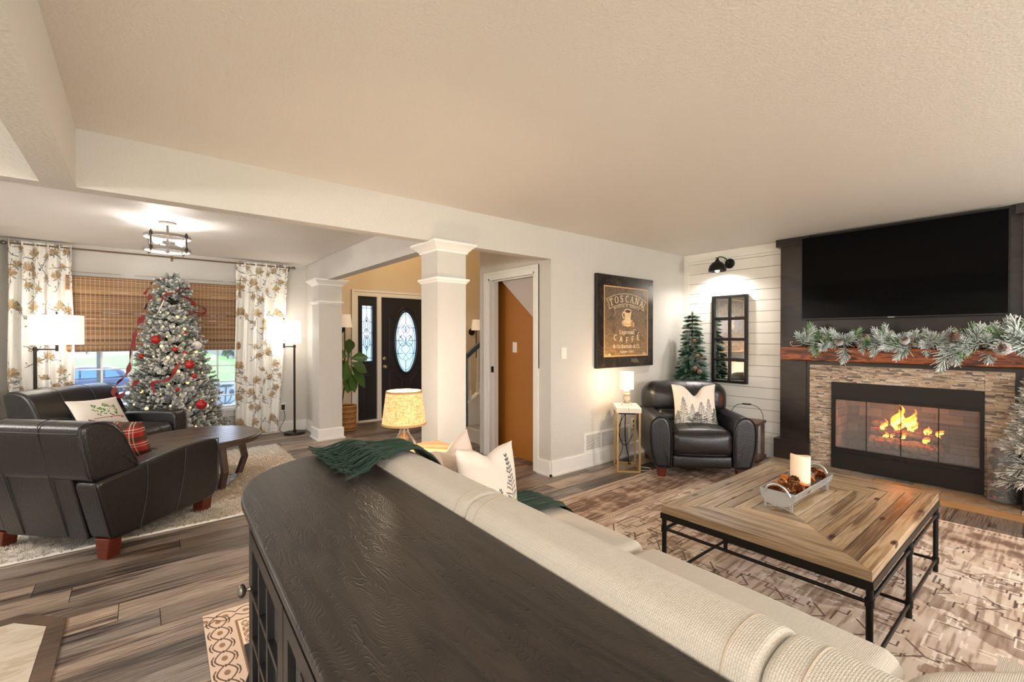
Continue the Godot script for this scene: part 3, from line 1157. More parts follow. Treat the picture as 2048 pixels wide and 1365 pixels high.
func bench() -> void:
	var o := thing("porch_bench", "pale porch bench back with wrought iron tulip ornament outside window", "bench", V(1.0, -0.06, -8.35))
	var pale := mat("pale blue bench paint", C(206, 220, 230), 0.6)
	var iron := mat("blue grey wrought iron", C(74, 92, 108), 0.5, 0.3)
	put(boxes([[V(-0.32, 0.30, -0.035), V(0.75, 0.71, -0.02)], [V(-0.36, 0.69, -0.06), V(0.78, 0.735, 0.02)]]), "back_panel", pale, o)
	put(boxes([[V(-0.36, 0.28, -0.02), V(0.78, 0.33, 0.30)]]), "seat", pale, o)
	for x in [-0.33, 0.75]:
		put(boxes([[V(x - 0.03, 0, -0.05), V(x + 0.03, 0.72, 0.0)], [V(x - 0.03, 0, 0.24), V(x + 0.03, 0.30, 0.29)]]), "leg", pale, o)
	var m := MB.new()
	var c := 0.05
	m.tube([V(c, 0.36, 0), V(c + 0.02, 0.70, 0)], 0.009, 6)
	for s in [-1.0, 1.0]:
		m.tube(catmull([V(c, 0.38, 0), V(c + s * 0.06, 0.43, 0), V(c + s * 0.09, 0.52, 0)], 5), 0.007, 6)
		m.ball(V(c + s * 0.095, 0.56, 0), V(0.034, 0.05, 0.012), 10, 6)
		m.tube(catmull([V(c, 0.36, 0), V(c + s * 0.10, 0.41, 0), V(c + s * 0.19, 0.50, 0), V(c + s * 0.22, 0.60, 0)], 5), 0.007, 6)
		m.tube(catmull([V(c, 0.36, 0), V(c + s * 0.05, 0.385, 0), V(c + s * 0.10, 0.36, 0)], 5), 0.008, 6)
		m.tube(catmull([V(c + 0.02, 0.67, 0), V(c + s * 0.08, 0.66, 0), V(c + s * 0.12, 0.70, 0)], 5), 0.010, 6)
	m.ball(V(c + 0.02, 0.675, 0), V(0.06, 0.025, 0.012), 10, 6)
	put(m, "tulip_ornament", iron, o)
	put(boxes([[V(-0.20, 0.35, -0.02), V(-0.17, 0.68, 0.0)]]), "back_bar", iron, o)

# ---------------------------------------------------------------- fireplace wall
func needle_spray(len: float, rad: float, count: int, inner: Color, outer: Color, sd: int) -> Mesh:
	# a twig along +Y set with needles; colours are those of flocked needles
	var r := RandomNumberGenerator.new()
	r.seed = sd
	var m := MB.new()
	m.col = inner
	m.tube([V(0, 0, 0), V(0, len * 0.8, 0)], 0.003, 4, false)
	for i in count:
		var t := float(i) / count
		var y := len * (0.12 + 0.88 * t) * 0.85
		var a := i * 2.4 + r.randf() * 0.6
		var tilt := lerpf(1.05, 0.25, t) + r.randf_range(-0.15, 0.15)
		var d := V(cos(a) * sin(tilt), cos(tilt), sin(a) * sin(tilt))
		var p := V(0, y, 0)
		var l := rad * lerpf(1.0, 0.85, t) * r.randf_range(0.8, 1.15)
		var s := d.cross(V(0.2, 1, 0.1)).normalized() * 0.0042
		var u := s.cross(d).normalized() * 0.0042
		var e := p + d * l
		for q in [[s, u], [u * -0.5 - s, s]]:
			m.col = inner.lerp(outer, r.randf() * 0.5)
			var i0 := m.vert(p + q[0], (q[0]).normalized())
			m.col = inner.lerp(outer, 0.3 + r.randf() * 0.4)
			var i1 := m.vert(p + q[1], (q[1]).normalized())
			m.col = outer
			var i2 := m.vert(e + q[1] * 0.5, (q[0] + q[1]).normalized())
			var i3 := m.vert(e + q[0] * 0.5, (q[0] + q[1]).normalized())
			m.tri(i0, i1, i2)
			m.tri(i0, i2, i3)
	return m.mesh()

func cone_mesh(h: float, r: float, tip := Color(0.8, 0.78, 0.74), base := Color(0.10, 0.05, 0.03)) -> Mesh:
	# a pinecone: whorls of scales
	var m := MB.new()
	m.col = base
	m.ball(V(0, h * 0.5, 0), V(r * 0.55, h * 0.48, r * 0.55), 8, 6)
	var rows := 8
	for i in rows:
		var t := (i + 0.5) / rows
		var rr := r * sin(PI * (0.18 + t * 0.72))
		var k := 8
		for j in k:
			var a := TAU * (j + 0.5 * (i % 2)) / k
			var d := V(cos(a), 0, sin(a))
			var s := V(-sin(a), 0, cos(a)) * rr * 0.42
			var y := h * t
			var up := V(0, h * 0.10, 0)
			m.col = base
			var b0 := m.vert(d * rr * 0.35 + V(0, y - h * 0.02, 0) - s * 0.5, d)
			var b1 := m.vert(d * rr * 0.35 + V(0, y - h * 0.02, 0) + s * 0.5, d)
			m.col = base.lerp(tip, 0.45)
			var c0 := m.vert(d * rr * 0.85 + up * 0.3 + V(0, y, 0) - s, d + V(0, 0.6, 0))
			var c1 := m.vert(d * rr * 0.85 + up * 0.3 + V(0, y, 0) + s, d + V(0, 0.6, 0))
			m.col = tip
			var e := m.vert(d * rr * 1.22 + up + V(0, y, 0), d + V(0, 0.4, 0))
			m.tri(b0, b1, c1)
			m.tri(b0, c1, c0)
			m.tri(c0, c1, e)
	return m.mesh()

func build_fireplace() -> void:
	var dw := wood("espresso stained wood", [C(30, 24, 21), C(44, 36, 31), C(56, 46, 39), C(48, 39, 34)], 51, 0.36, V(1.0, 1.0, 1.0), 10.0, 0.2, 512, 128)
	var sur := thing("fireplace_surround", "dark espresso wood fireplace surround from hearth to ceiling", "surround", V(5.58, 0, -1.0))
	# left pilaster z -2.01..-1.78, right one mirrored about z = -1.0
	for s in [-1.0, 1.0]:
		var z0 = 0.76 * s
		var z1 = 1.01 * s
		put(boxes([[V(-0.13, 0.26, minf(z0, z1)), V(-0.002, 2.37, maxf(z0, z1))]]), "pilaster", dw, sur)
		put(boxes([[V(-0.17, 0, minf(z0, z1) - 0.05), V(-0.002, 0.26, maxf(z0, z1) + 0.045)]]), "pilaster_base", dw, sur)
		put(boxes([[V(-0.155, 2.35, minf(z0, z1) - 0.04), V(-0.002, 2.43, maxf(z0, z1) + 0.03)]]), "pilaster_cap", dw, sur)
	put(boxes([[V(-0.10, 1.26, -0.76), V(-0.002, 2.43, 0.76)], [V(-0.115, 2.35, -0.72), V(-0.10, 2.43, 0.72)]]), "back_panel", dw, sur)
	put(boxes([[V(-0.118, 1.075, -0.76), V(-0.002, 1.13, 0.76)], [V(-0.118, 0.05, -0.76), V(-0.002, 1.075, -0.725)], [V(-0.118, 0.05, 0.725), V(-0.002, 1.075, 0.76)]]), "inner_frame", dw, sur)
	# mantel shelf
	var mw := wood("chestnut mantel wood", [C(70, 30, 14), C(112, 52, 22), C(150, 76, 34), C(176, 98, 48), C(128, 62, 28)], 61, 0.38, V(1.6, 1.6, 1.6), 5.0, 0.8, 512, 256, 0.2)
	var man := thing("mantel_shelf", "chunky chestnut wood mantel beam above the fireplace", "mantel", V(5.34, 1.195, -0.945))
	var mm := MB.new()
	mm.soft(Vector3.ZERO, V(0.21, 0.132, 1.98), 0.012, 2, 0)
	for i in mm.uv.size():
		mm.uv[i] = Vector2(mm.v[i].z * 0.6, (mm.v[i].y + mm.v[i].x) * 1.6)
	put(mm, "beam_body", mw, man)
	var ds := MB.new()
	for i in 16:
		var z := -0.93 + i * 0.125
		ds.tube(catmull([V(-0.1055, rng.randf_range(-0.05, 0.05), z), V(-0.1065, rng.randf_range(-0.04, 0.04), z + 0.05), V(-0.1055, rng.randf_range(-0.05, 0.05), z + 0.11)], 4), 0.0022, 4)
	put(ds, "tool_marks", mat("worn mantel edge", C(186, 110, 58), 0.4), man)
	# stacked stone facing in two columns and a lintel
	var st := Node3D.new()
	st.name = "trim_1"
	add_child(st)
	tag(st, "", "", "", "structure")
	var sm := MB.new()
	var tones := [L(206, 182, 158), L(190, 164, 138), L(216, 198, 176), L(176, 152, 130), L(150, 134, 120), L(200, 174, 146), L(222, 206, 188), L(122, 110, 104), L(196, 170, 144), L(210, 190, 168), L(184, 160, 140)]
	for area in [[-1.725, -1.525, 0.05, 1.08], [-1.525, -0.445, 0.915, 1.08], [-0.445, -0.275, 0.05, 1.08]]:
		var y: float = area[2]
		while y < area[3] - 0.004:
			var h: float = minf(rng.randf_range(0.008, 0.014), area[3] - y)
			var z: float = area[0] - rng.randf() * 0.03
			while z < area[1]:
				var l := rng.randf_range(0.018, 0.085)
				var a: float = maxf(z, area[0])
				var b: float = minf(z + l, area[1])
				if b - a > 0.004:
					sm.col = tones[rng.randi() % tones.size()] * rng.randf_range(0.85, 1.08)
					var d := rng.randf_range(0.0, 0.010)
					sm.bb(V(5.452 - d, y + 0.0006, a + 0.0006), V(5.50, y + h - 0.0006, b - 0.0006))
				z += l
			y += h
	tag(put(sm, "ledger_stone", vmat("ledger stone", 0.75), st), "", "", "", "stuff")
	put(boxes([[V(5.50, 0.05, -1.725), V(5.579, 1.08, -1.525)], [V(5.50, 0.05, -0.445), V(5.579, 1.08, -0.275)], [V(5.50, 0.915, -1.525), V(5.579, 1.08, -0.445)]]), "backing", mat("mortar", C(110, 96, 82), 0.9), st)
	# firebox insert
	var fb := thing("fireplace_insert", "black metal fireplace insert with glass doors in stone surround", "fireplace", V(5.58, 0, -0.985))
	var bm := mat("black fireplace steel", C(30, 26, 24), 0.42, 0.3)
	put(boxes([[V(-0.155, 0.765, -0.54), V(-0.09, 0.915, 0.54)], [V(-0.155, 0.055, -0.54), V(-0.09, 0.235, 0.54)], [V(-0.155, 0.235, -0.54), V(-0.09, 0.765, -0.515)], [V(-0.155, 0.235, 0.515), V(-0.09, 0.765, 0.54)]]), "face_frame", bm, fb)
	put(boxes([[V(-0.14, 0.740, -0.515), V(-0.10, 0.765, 0.515)], [V(-0.165, 0.752, -0.515), V(-0.14, 0.768, 0.515)], [V(-0.165, 0.232, -0.515), V(-0.12, 0.248, 0.515)], [V(-0.162, 0.212, -0.505), V(-0.15, 0.222, 0.505)], [V(-0.14, 0.248, -0.515), V(-0.11, 0.262, 0.515)]]), "door_track", bm, fb)
	var fg := mat("fireplace glass", Color(0.8, 0.8, 0.8, 0.10), 0.03)
	fg.transparency = BaseMaterial3D.TRANSPARENCY_ALPHA
	for k in 4:
		var z0 := -0.515 + k * 0.2575
		put(boxes([[V(-0.128, 0.262, z0 + 0.003), V(-0.124, 0.740, z0 + 0.2545)]]), "glass_door", fg, fb)
		put(boxes([[V(-0.13, 0.255, z0 - 0.003), V(-0.12, 0.745, z0 + 0.003)]]), "door_seam", bm, fb)
	for s in [-1.0, 1.0]:
		put(boxes([[V(-0.185, 0.228, s * 0.11 - 0.05), V(-0.165, 0.236, s * 0.11 + 0.05)]]), "door_pull", bm, fb)
	# brick lining of the firebox
	var soot := mat("sooty firebrick", C(88, 78, 70), 0.9)
	var soot2 := mat("smoked firebrick", C(112, 100, 88), 0.9)
	put(boxes([[V(0.36, 0.06, -0.54), V(0.42, 0.93, 0.54)], [V(-0.09, 0.02, -0.56), V(0.42, 0.085, 0.56)], [V(-0.09, 0.93, -0.56), V(0.42, 0.98, 0.56)], [V(-0.09, 0.06, -0.57), V(0.42, 0.95, -0.535)], [V(-0.09, 0.06, 0.535), V(0.42, 0.95, 0.57)]]), "firebox_liner", mat("firebox mortar", C(52, 46, 42), 0.95), fb)
	for j in 9:
		var y := 0.09 + j * 0.09
		for k in 6:
			var z := -0.53 + k * 0.2 - (0.1 if j % 2 else 0.0)
			var a := maxf(z, -0.53)
			var b := minf(z + 0.195, 0.53)
			if b - a > 0.02:
				put(boxes([[V(0.348, y, a), V(0.365, y + 0.085, b)]]), "brick", soot if (j + k) % 3 else soot2, fb)
		for s in [-1.0, 1.0]:
			for k in 3:
				var x := -0.08 + k * 0.2 - (0.1 if j % 2 else 0.0)
				var a := maxf(x, -0.08)
				var b := minf(x + 0.195, 0.345)
				if b - a > 0.02:
					put(boxes([[V(a, y, s * 0.53 - 0.006), V(b, y + 0.085, s * 0.53 + 0.006)]]), "brick", soot2 if (j + k) % 3 else soot, fb)
	# grate and burning logs
	var gr := thing("fire_grate", "black iron grate under the burning logs", "grate", V(5.68, 0.085, -0.985))
	for k in 5:
		var b := MB.new()
		b.tube([V(-0.12, 0.16, -0.22 + k * 0.11), V(-0.11, 0.10, -0.22 + k * 0.11), V(0.12, 0.10, -0.22 + k * 0.11)], 0.009, 6)
		put(b, "bar", bm, gr)
	put(boxes([[V(-0.09, 0.08, -0.25), V(-0.07, 0.10, 0.25)], [V(0.08, 0.08, -0.25), V(0.10, 0.10, 0.25)], [V(-0.09, 0, -0.23), V(-0.07, 0.09, -0.21)], [V(-0.09, 0, 0.21), V(-0.07, 0.09, 0.23)], [V(0.08, 0, -0.23), V(0.10, 0.09, -0.21)], [V(0.08, 0, 0.21), V(0.10, 0.09, 0.23)]]), "cradle", bm, gr)
	var bark_i := wood_img(256, 128, [C(38, 30, 26), C(74, 58, 46), C(112, 92, 74), C(60, 46, 38)], 71, 3.0, 0.7, 0.5)
	var bark := mat("charred bark", Color.WHITE, 0.9)
	bark.albedo_texture = tex(bark_i)
	bark.uv1_scale = V(1, 3, 1)
	var ember := glow("glowing ember flame", Color(1.0, 0.30, 0.14), 0.55, C(80, 30, 20))
	var li := 0
	for q in [[V(-0.075, 0.255, -0.27), V(-0.06, 0.235, 0.27), 0.062, "lowest front log, bark still grey, on the grate"], [V(0.07, 0.25, -0.26), V(0.08, 0.255, 0.26), 0.058, "rear log behind the lowest front log"], [V(0.0, 0.355, -0.26), V(0.01, 0.35, 0.28), 0.052, "charred dark log resting across the two lower logs"], [V(-0.02, 0.43, -0.25), V(0.02, 0.405, 0.10), 0.034, "thin upper stick slanting left on top of the fire"], [V(0.05, 0.43, -0.10), V(0.02, 0.38, 0.20), 0.032, "short upper stick slanting right on top of the fire"]]:
		var o := thing("log", q[3], "log", V(5.68, 0.085, -0.985), 0.0, "burning logs in the fireplace")
		var m := MB.new()
		var ps := []
		var rs := []
		for k in 9:
			var t := k / 8.0
			ps.append((q[0] as Vector3).lerp(q[1], t) + V(sin(k * 1.9 + li) * 0.006, cos(k * 2.3 + li) * 0.006, 0))
			rs.append(q[2] * (1.0 + 0.10 * sin(k * 2.7 + li * 1.3)))
		m.tube(ps, rs, 12)
		put(m, "bark", bark, o)
		if li in [0, 2, 3]:
			var e := MB.new()
			for k in 16:
				var t := rng.randf_range(0.08, 0.92)
				var p := (q[0] as Vector3).lerp(q[1], t)
				e.ball(p + V(-q[2] * 0.80, q[2] * rng.randf_range(0.25, 0.6), 0), V(0.008, rng.randf_range(0.004, 0.010), rng.randf_range(0.012, 0.045)), 6, 4)
			put(e, "ember", ember, o)
		li += 1
	# flames: closed tapering tongues
	var flame := thing("flames", "yellow and orange flames rising from the logs", "fire", V(5.66, 0.085, -0.985))
	var inner := glow("flame core", Color(1.0, 0.78, 0.30), 3.4, C(255, 220, 150))
	var outer := glow("flame edge", Color(1.0, 0.42, 0.08), 1.7, C(255, 150, 60))
	var fr := RandomNumberGenerator.new()
	fr.seed = 5
	for i in 30:
		var z := fr.randf_range(-0.24, 0.24)
		var hgt := 0.06 + 0.17 * exp(-pow((z + 0.03) / 0.11, 2.0)) * fr.randf_range(0.6, 1.15)
		if i == 0: z = -0.06; hgt = 0.25
		if i == 1: z = 0.035; hgt = 0.21
		if i > 20:
			hgt = fr.randf_range(0.04, 0.07)
		var y0 := (0.40 if i <= 20 else 0.315) - absf(z) * 0.12
		var w := hgt * 0.15 + 0.006
		for k2 in 2:
			var m := MB.new()
			var ps := []
			var rs := []
			for k in 11:
				var t := k / 10.0
				ps.append(V(-0.045 + 0.012 * k2 + 0.012 * sin(t * 5 + z * 40), y0 + hgt * t * (1.0 if k2 else 0.66), z + sin(t * 7.0 + z * 60) * w * (0.3 + 0.7 * t) + t * t * 0.02))
				rs.append(maxf(0.0008, w * (0.55 if k2 == 0 else 0.8) * pow(1.0 - t, 0.85) * pow(t + 0.04, 0.35)))
			m.tube(ps, rs, 7)
			put(m, "flame_tongue", inner if k2 == 0 else outer, flame)
	omni(flame, V(-0.08, 0.52, -0.02), Color(1.0, 0.55, 0.22), 0.35, 0.08)
	# hearth tiles
	var he := Node3D.new()
	he.name = "floor_hearth"
	add_child(he)
	tag(he, "", "", "", "structure")
	put(boxes([[V(5.06, 0.0, -2.06), V(5.579, 0.042, 0.3)]]), "bed", mat("hearth grout", C(176, 166, 152), 0.9), he)
	var hm := []
	for k in 4:
		var m := mat("hearth tile %d" % k, Color.WHITE, 0.42)
		m.albedo_texture = tex(wood_img(256, 128, [[C(120, 104, 84), C(150, 130, 104), C(132, 122, 108)], [C(98, 96, 90), C(126, 122, 112), C(148, 132, 108)], [C(138, 112, 82), C(160, 138, 108), C(120, 112, 100)], [C(190, 176, 154), C(170, 150, 122), C(204, 192, 172)]][k], 81 + k, 2.5, 0.6, 0.1))
		hm.append(m)
	for r in 2:
		for k in 6:
			var z := -2.06 + k * 0.46 - r * 0.2
			var a := maxf(z, -2.058)
			var b := minf(z + 0.455, 0.3)
			if b - a > 0.05:
				var m := boxes([[V(5.066 + r * 0.26, 0.02, a), V(5.066 + r * 0.26 + 0.255, 0.05, b)]])
				for i in m.uv.size():
					m.uv[i] = m.uv[i] * 1.9 + Vector2(k * 0.3, r * 0.4)
				put(m, "tile", hm[3 if (k == 4 and r == 0) else (k + r * 2) % 3], he)
	put(boxes([[V(5.03, 0.0, -2.06), V(5.06, 0.046, 0.3)]]), "edging", wood("oak edging", [C(128, 88, 50), C(160, 116, 70), C(182, 138, 90)], 88, 0.45, V(1, 1, 1), 8.0, 0.3, 256, 64), he)
	# television
	var tv := thing("television", "large black flat screen television above the mantel", "television", V(5.375, 1.97, -1.04))
	var gls := mat("screen glass", C(4, 4, 5), 0.06)
	gls.metallic_specular = 0.22
	var bez := mat("television bezel", C(16, 16, 17), 0.35, 0.3)
	put(boxes([[V(-0.022, -0.425, -0.735), V(0.015, 0.425, 0.735)]]), "case", bez, tv)
	put(boxes([[V(-0.0235, -0.412, -0.728), V(-0.0215, 0.418, 0.728)]]), "screen", gls, tv)
	put(boxes([[V(0.015, -0.28, -0.5), V(0.055, 0.22, 0.5)]]), "rear_housing", bez, tv)
	put(boxes([[V(0.05, -0.15, -0.2), V(0.103, 0.15, 0.2)]]), "wall_bracket", black_metal, tv)
	put(boxes([[V(-0.0245, -0.424, -0.025), V(-0.022, -0.416, 0.025)]]), "logo", mat("logo silver", C(170, 160, 155), 0.3, 0.5), tv)
	garland()
	hearth_things()

func berry_mesh() -> Mesh:
	var m := MB.new()
	m.ball(Vector3.ZERO, V(0.012, 0.012, 0.012), 12, 8)
	m.tube([V(0, 0.010, 0), V(0.002, 0.018, 0)], 0.0015, 5)
	return m.mesh()

func garland() -> void:
	var g := thing("mantel_garland", "frosted pine garland draped along the wooden mantel", "garland", V(5.34, 1.262, -0.945))
	var a := [needle_spray(0.15, 0.075, 46, L(96, 128, 100), L(240, 246, 244), 1), needle_spray(0.12, 0.06, 40, L(120, 150, 128), L(246, 248, 248), 2), needle_spray(0.16, 0.085, 44, L(60, 110, 58), L(176, 206, 164), 3)]
	var nm := vmat("frosted needles", 0.75, 0.25)
	var lists := [[], [], []]
	var spine := []
	for i in 30:
		var t := i / 29.0
		spine.append(V(rng.randf_range(-0.02, 0.02), 0.015 + rng.randf() * 0.02, lerpf(-0.93, 0.93, t)))
	var sp := MB.new()
	sp.tube(spine, 0.008, 6)
	put(sp, "stem", mat("garland stem", C(92, 74, 56), 0.9), g)
	for i in 150:
		var t := rng.randf()
		t = pow(t, 0.8)
		var z := lerpf(-0.80, 0.97, t)
		var big := 1.0 + 0.45 * smoothstep(0.35, 0.9, z)
		var up := rng.randf_range(-0.25, 1.0)
		var d := V(rng.randf_range(-1.0, 0.15), up * 1.1, rng.randf_range(-1, 1))
		if i % 9 == 0:
			d = V(-0.9, -0.9, rng.randf_range(-0.5, 0.5))
		var k := 2 if rng.randf() < 0.16 else (rng.randi() % 2)
		lists[k].append(aim(V(rng.randf_range(-0.07, 0.03) - (0.05 if d.y < 0 else 0.0), 0.03 + rng.randf() * 0.04, z), d, Vector3.ONE * big * rng.randf_range(0.75, 1.1)))
	# a few long sprays that show in the outline
	for q in [[-0.80, V(-0.1, 0.75, 0.55), 1.3], [-0.42, V(-0.75, -1.0, 0.1), 1.25], [0.05, V(-0.8, -0.8, -0.5), 1.1], [0.30, V(-0.8, -1.0, -0.15), 1.5], [0.33, V(-0.8, -0.9, 0.25), 1.2], [0.78, V(-0.75, -1.0, 0.35), 1.6], [0.85, V(-0.7, -0.9, 0.1), 1.5], [0.9, V(-0.4, 0.9, 0.2), 1.5], [0.72, V(-0.3, 0.9, -0.2), 1.5], [0.45, V(-0.3, 0.8, 0.2), 1.2]]:
		lists[0].append(aim(V(-0.09, 0.02, q[0]), q[1], Vector3.ONE * q[2]))
	for k in 3:
		copies(a[k], nm, lists[k], "needle_sprays", g)
	# pale leaves and berries
	var lf := MB.new()
	for i in 46:
		var z = [-0.55, -0.15, 0.12, 0.16, 0.52, 0.60][i % 6] + rng.randf_range(-0.07, 0.07)
		var p := V(rng.randf_range(-0.11, -0.04), rng.randf_range(0.03, 0.13), z)
		var d := V(rng.randf_range(-1, 0.3), rng.randf_range(0.1, 1), rng.randf_range(-1, 1)).normalized()
		var s := d.cross(V(0.5, 0.1, 0.8)).normalized()
		var nn := s.cross(d)
		lf.col = L(170, 184, 128).lerp(L(196, 208, 176), rng.randf())
		var l := 0.045
		var pts := [p, p + d * l * 0.5 + s * l * 0.26, p + d * l, p + d * l * 0.5 - s * l * 0.26]
		lf.quad(pts[0], pts[1], pts[2] + nn * 0.004, pts[3], nn)
	put(lf, "leaves", vmat("pale leaves", 0.6, 0.3), g)
	var be := MB.new()
	for i in 40:
		var z = [-0.3, 0.02, 0.1, 0.5, 0.62, 0.85][i % 6] + rng.randf_range(-0.05, 0.05)
		be.ball(V(rng.randf_range(-0.13, -0.06), rng.randf_range(0.0, 0.10), z), V(0.007, 0.007, 0.007), 6, 4)
	put(be, "berries", mat("red berry", C(150, 48, 34), 0.35), g)
	# bare curled twig ends
	var tw := MB.new()
	tw.tube(catmull([V(0, 0.02, -0.82), V(-0.02, 0.012, -0.90), V(-0.01, 0.05, -0.925), V(-0.01, 0.055, -0.90)], 5), 0.004, 5)
	for k in 10:
		var z0 := 0.52 + rng.randf_range(-0.05, 0.1)
		tw.tube(catmull([V(-0.05, 0.06, z0), V(-0.07, 0.14, z0 + rng.randf_range(-0.04, 0.08)), V(-0.05, rng.randf_range(0.16, 0.26), z0 + rng.randf_range(-0.08, 0.16))], 4), 0.0025, 4)
	put(tw, "twig", mat("pale twig", C(214, 200, 196), 0.8), g)
	var bud := MB.new()
	for k in 22:
		bud.ball(V(-0.055, rng.randf_range(0.12, 0.27), 0.56 + rng.randf_range(-0.09, 0.2)), V(0.012, 0.009, 0.011), 6, 4)
	put(bud, "frosted_buds", mat("frosted bud", C(238, 226, 224), 0.8), g)
	var pc := cone_mesh(0.085, 0.040, Color(0.86, 0.82, 0.78), Color(0.13, 0.06, 0.035))
	var where := ["first from the left end of the mantel garland", "second along the mantel garland, half hidden by sprays", "below the middle of the television in the garland", "upright and large in the garland, right of centre", "lying on the mantel front near its right end"]
	var k := 0
	for q in [[V(-0.12, 0.03, -0.47), V(-0.5, 0.6, 0.3), 0.85], [V(-0.115, 0.08, -0.24), V(-0.6, 0.5, -0.3), 0.8], [V(-0.12, 0.05, 0.02), V(-0.7, 0.6, 0.2), 0.85], [V(-0.13, 0.05, 0.34), V(-0.35, 0.9, 0.15), 1.25], [V(-0.145, 0.0, 0.63), V(-0.9, 0.25, -0.25), 1.15]]:
		var o := put(pc, "pinecone", vmat("pinecone scales", 0.8))
		tag(o, "brown pinecone with white tips, " + where[k], "pinecone", "pinecones in the mantel garland")
		o.transform = aim(g.position + q[0], q[1], Vector3.ONE * q[2])
		k += 1

func hearth_things() -> void:
	# glass cylinder of pinecones
	var vz := thing("glass_vase", "tall clear glass cylinder vase on the hearth right of the fire", "vase", V(5.34, 0.05, -0.335))
	var m := MB.new()
	m.lathe([Vector2(0.0, 0.0), Vector2(0.088, 0.0), Vector2(0.09, 0.012), Vector2(0.09, 0.49), Vector2(0.086, 0.49), Vector2(0.086, 0.014), Vector2(0.0, 0.014)], 32)
	put(m, "cylinder", glass_mat, vz)
	var pc := cone_mesh(0.07, 0.036, Color(0.13, 0.065, 0.035), Color(0.035, 0.016, 0.01))
	var k := 0
	for y in 6:
		for j in 3:
			var a := TAU * j / 3 + y * 1.1
			var o := put(pc, "pinecone", vmat("pinecone scales"))
			tag(o, "small dark brown pinecone piled inside the tall glass cylinder vase", "pinecone", "pinecones in the glass cylinder")
			o.transform = aim(vz.position + V(cos(a) * 0.042, 0.022 + y * 0.066, sin(a) * 0.042), V(cos(a) * 0.3, 1, sin(a) * 0.3), Vector3.ONE * 0.93)
			k += 1
	for q in [[0.0, 0.30, 0.0], [0.05, 0.19, -0.055], [-0.075, 0.12, 0.02], [-0.06, 0.03, -0.04], [-0.07, 0.26, 0.03]]:
		var bo := put(berry_mesh(), "red_berry", mat("red berry"))
		tag(bo, "glossy red berry among the pinecones in the glass vase", "berry", "berries in the glass vase")
		bo.position = vz.position + V(q[0], q[1] + 0.01, q[2])
	# small flocked tree in a dark planter at the right edge
	var t := thing("planter_tree", "small flocked pine tree in a dark planter at the hearth's right end", "tree", V(5.28, 0.05, -0.10))
	var pl := MB.new()
	pl.soft(V(0, 0.11, 0), V(0.24, 0.22, 0.24), 0.012, 2)
	put(pl, "planter", mat("dark planter", C(36, 33, 32), 0.5), t)
	var tr := MB.new()
	tr.tube([V(0, 0.2, 0), V(0, 1.02, 0)], [0.014, 0.005], 6)
	put(tr, "trunk", mat("bark", C(84, 66, 52), 0.9), t)
	var list := []
	var l2 := []
	for i in 120:
		var y := lerpf(0.20, 1.0, pow(i / 120.0, 0.9))
		var r := 0.27 * (1.05 - y) / 0.85
		var a := i * 2.399
		var d := V(cos(a), 0.15 - (0.45 if y < 0.4 else 0.0), sin(a))
		list.append(aim(V(0, y, 0) + d * r * 0.35, d, V(1, 1, 1) * (0.65 + r * 1.9)))
		if i % 3 == 0:
			l2.append(aim(V(0, y, 0) + d * r * 0.8, d + V(0, -0.4, 0), Vector3.ONE * 0.8))
	copies(needle_spray(0.16, 0.075, 34, L(70, 84, 62), L(226, 222, 212), 5), vmat("frosted needles"), list, "needle_sprays", t)
	copies(needle_spray(0.11, 0.05, 24, L(120, 112, 92), L(232, 226, 214), 6), vmat("frosted needles"), l2, "tip_sprays", t)

# ---------------------------------------------------------------- console cabinet
const FLAT := Basis(Vector3(1, 0, 0), Vector3(0, 0, 1), Vector3(0, -1, 0))

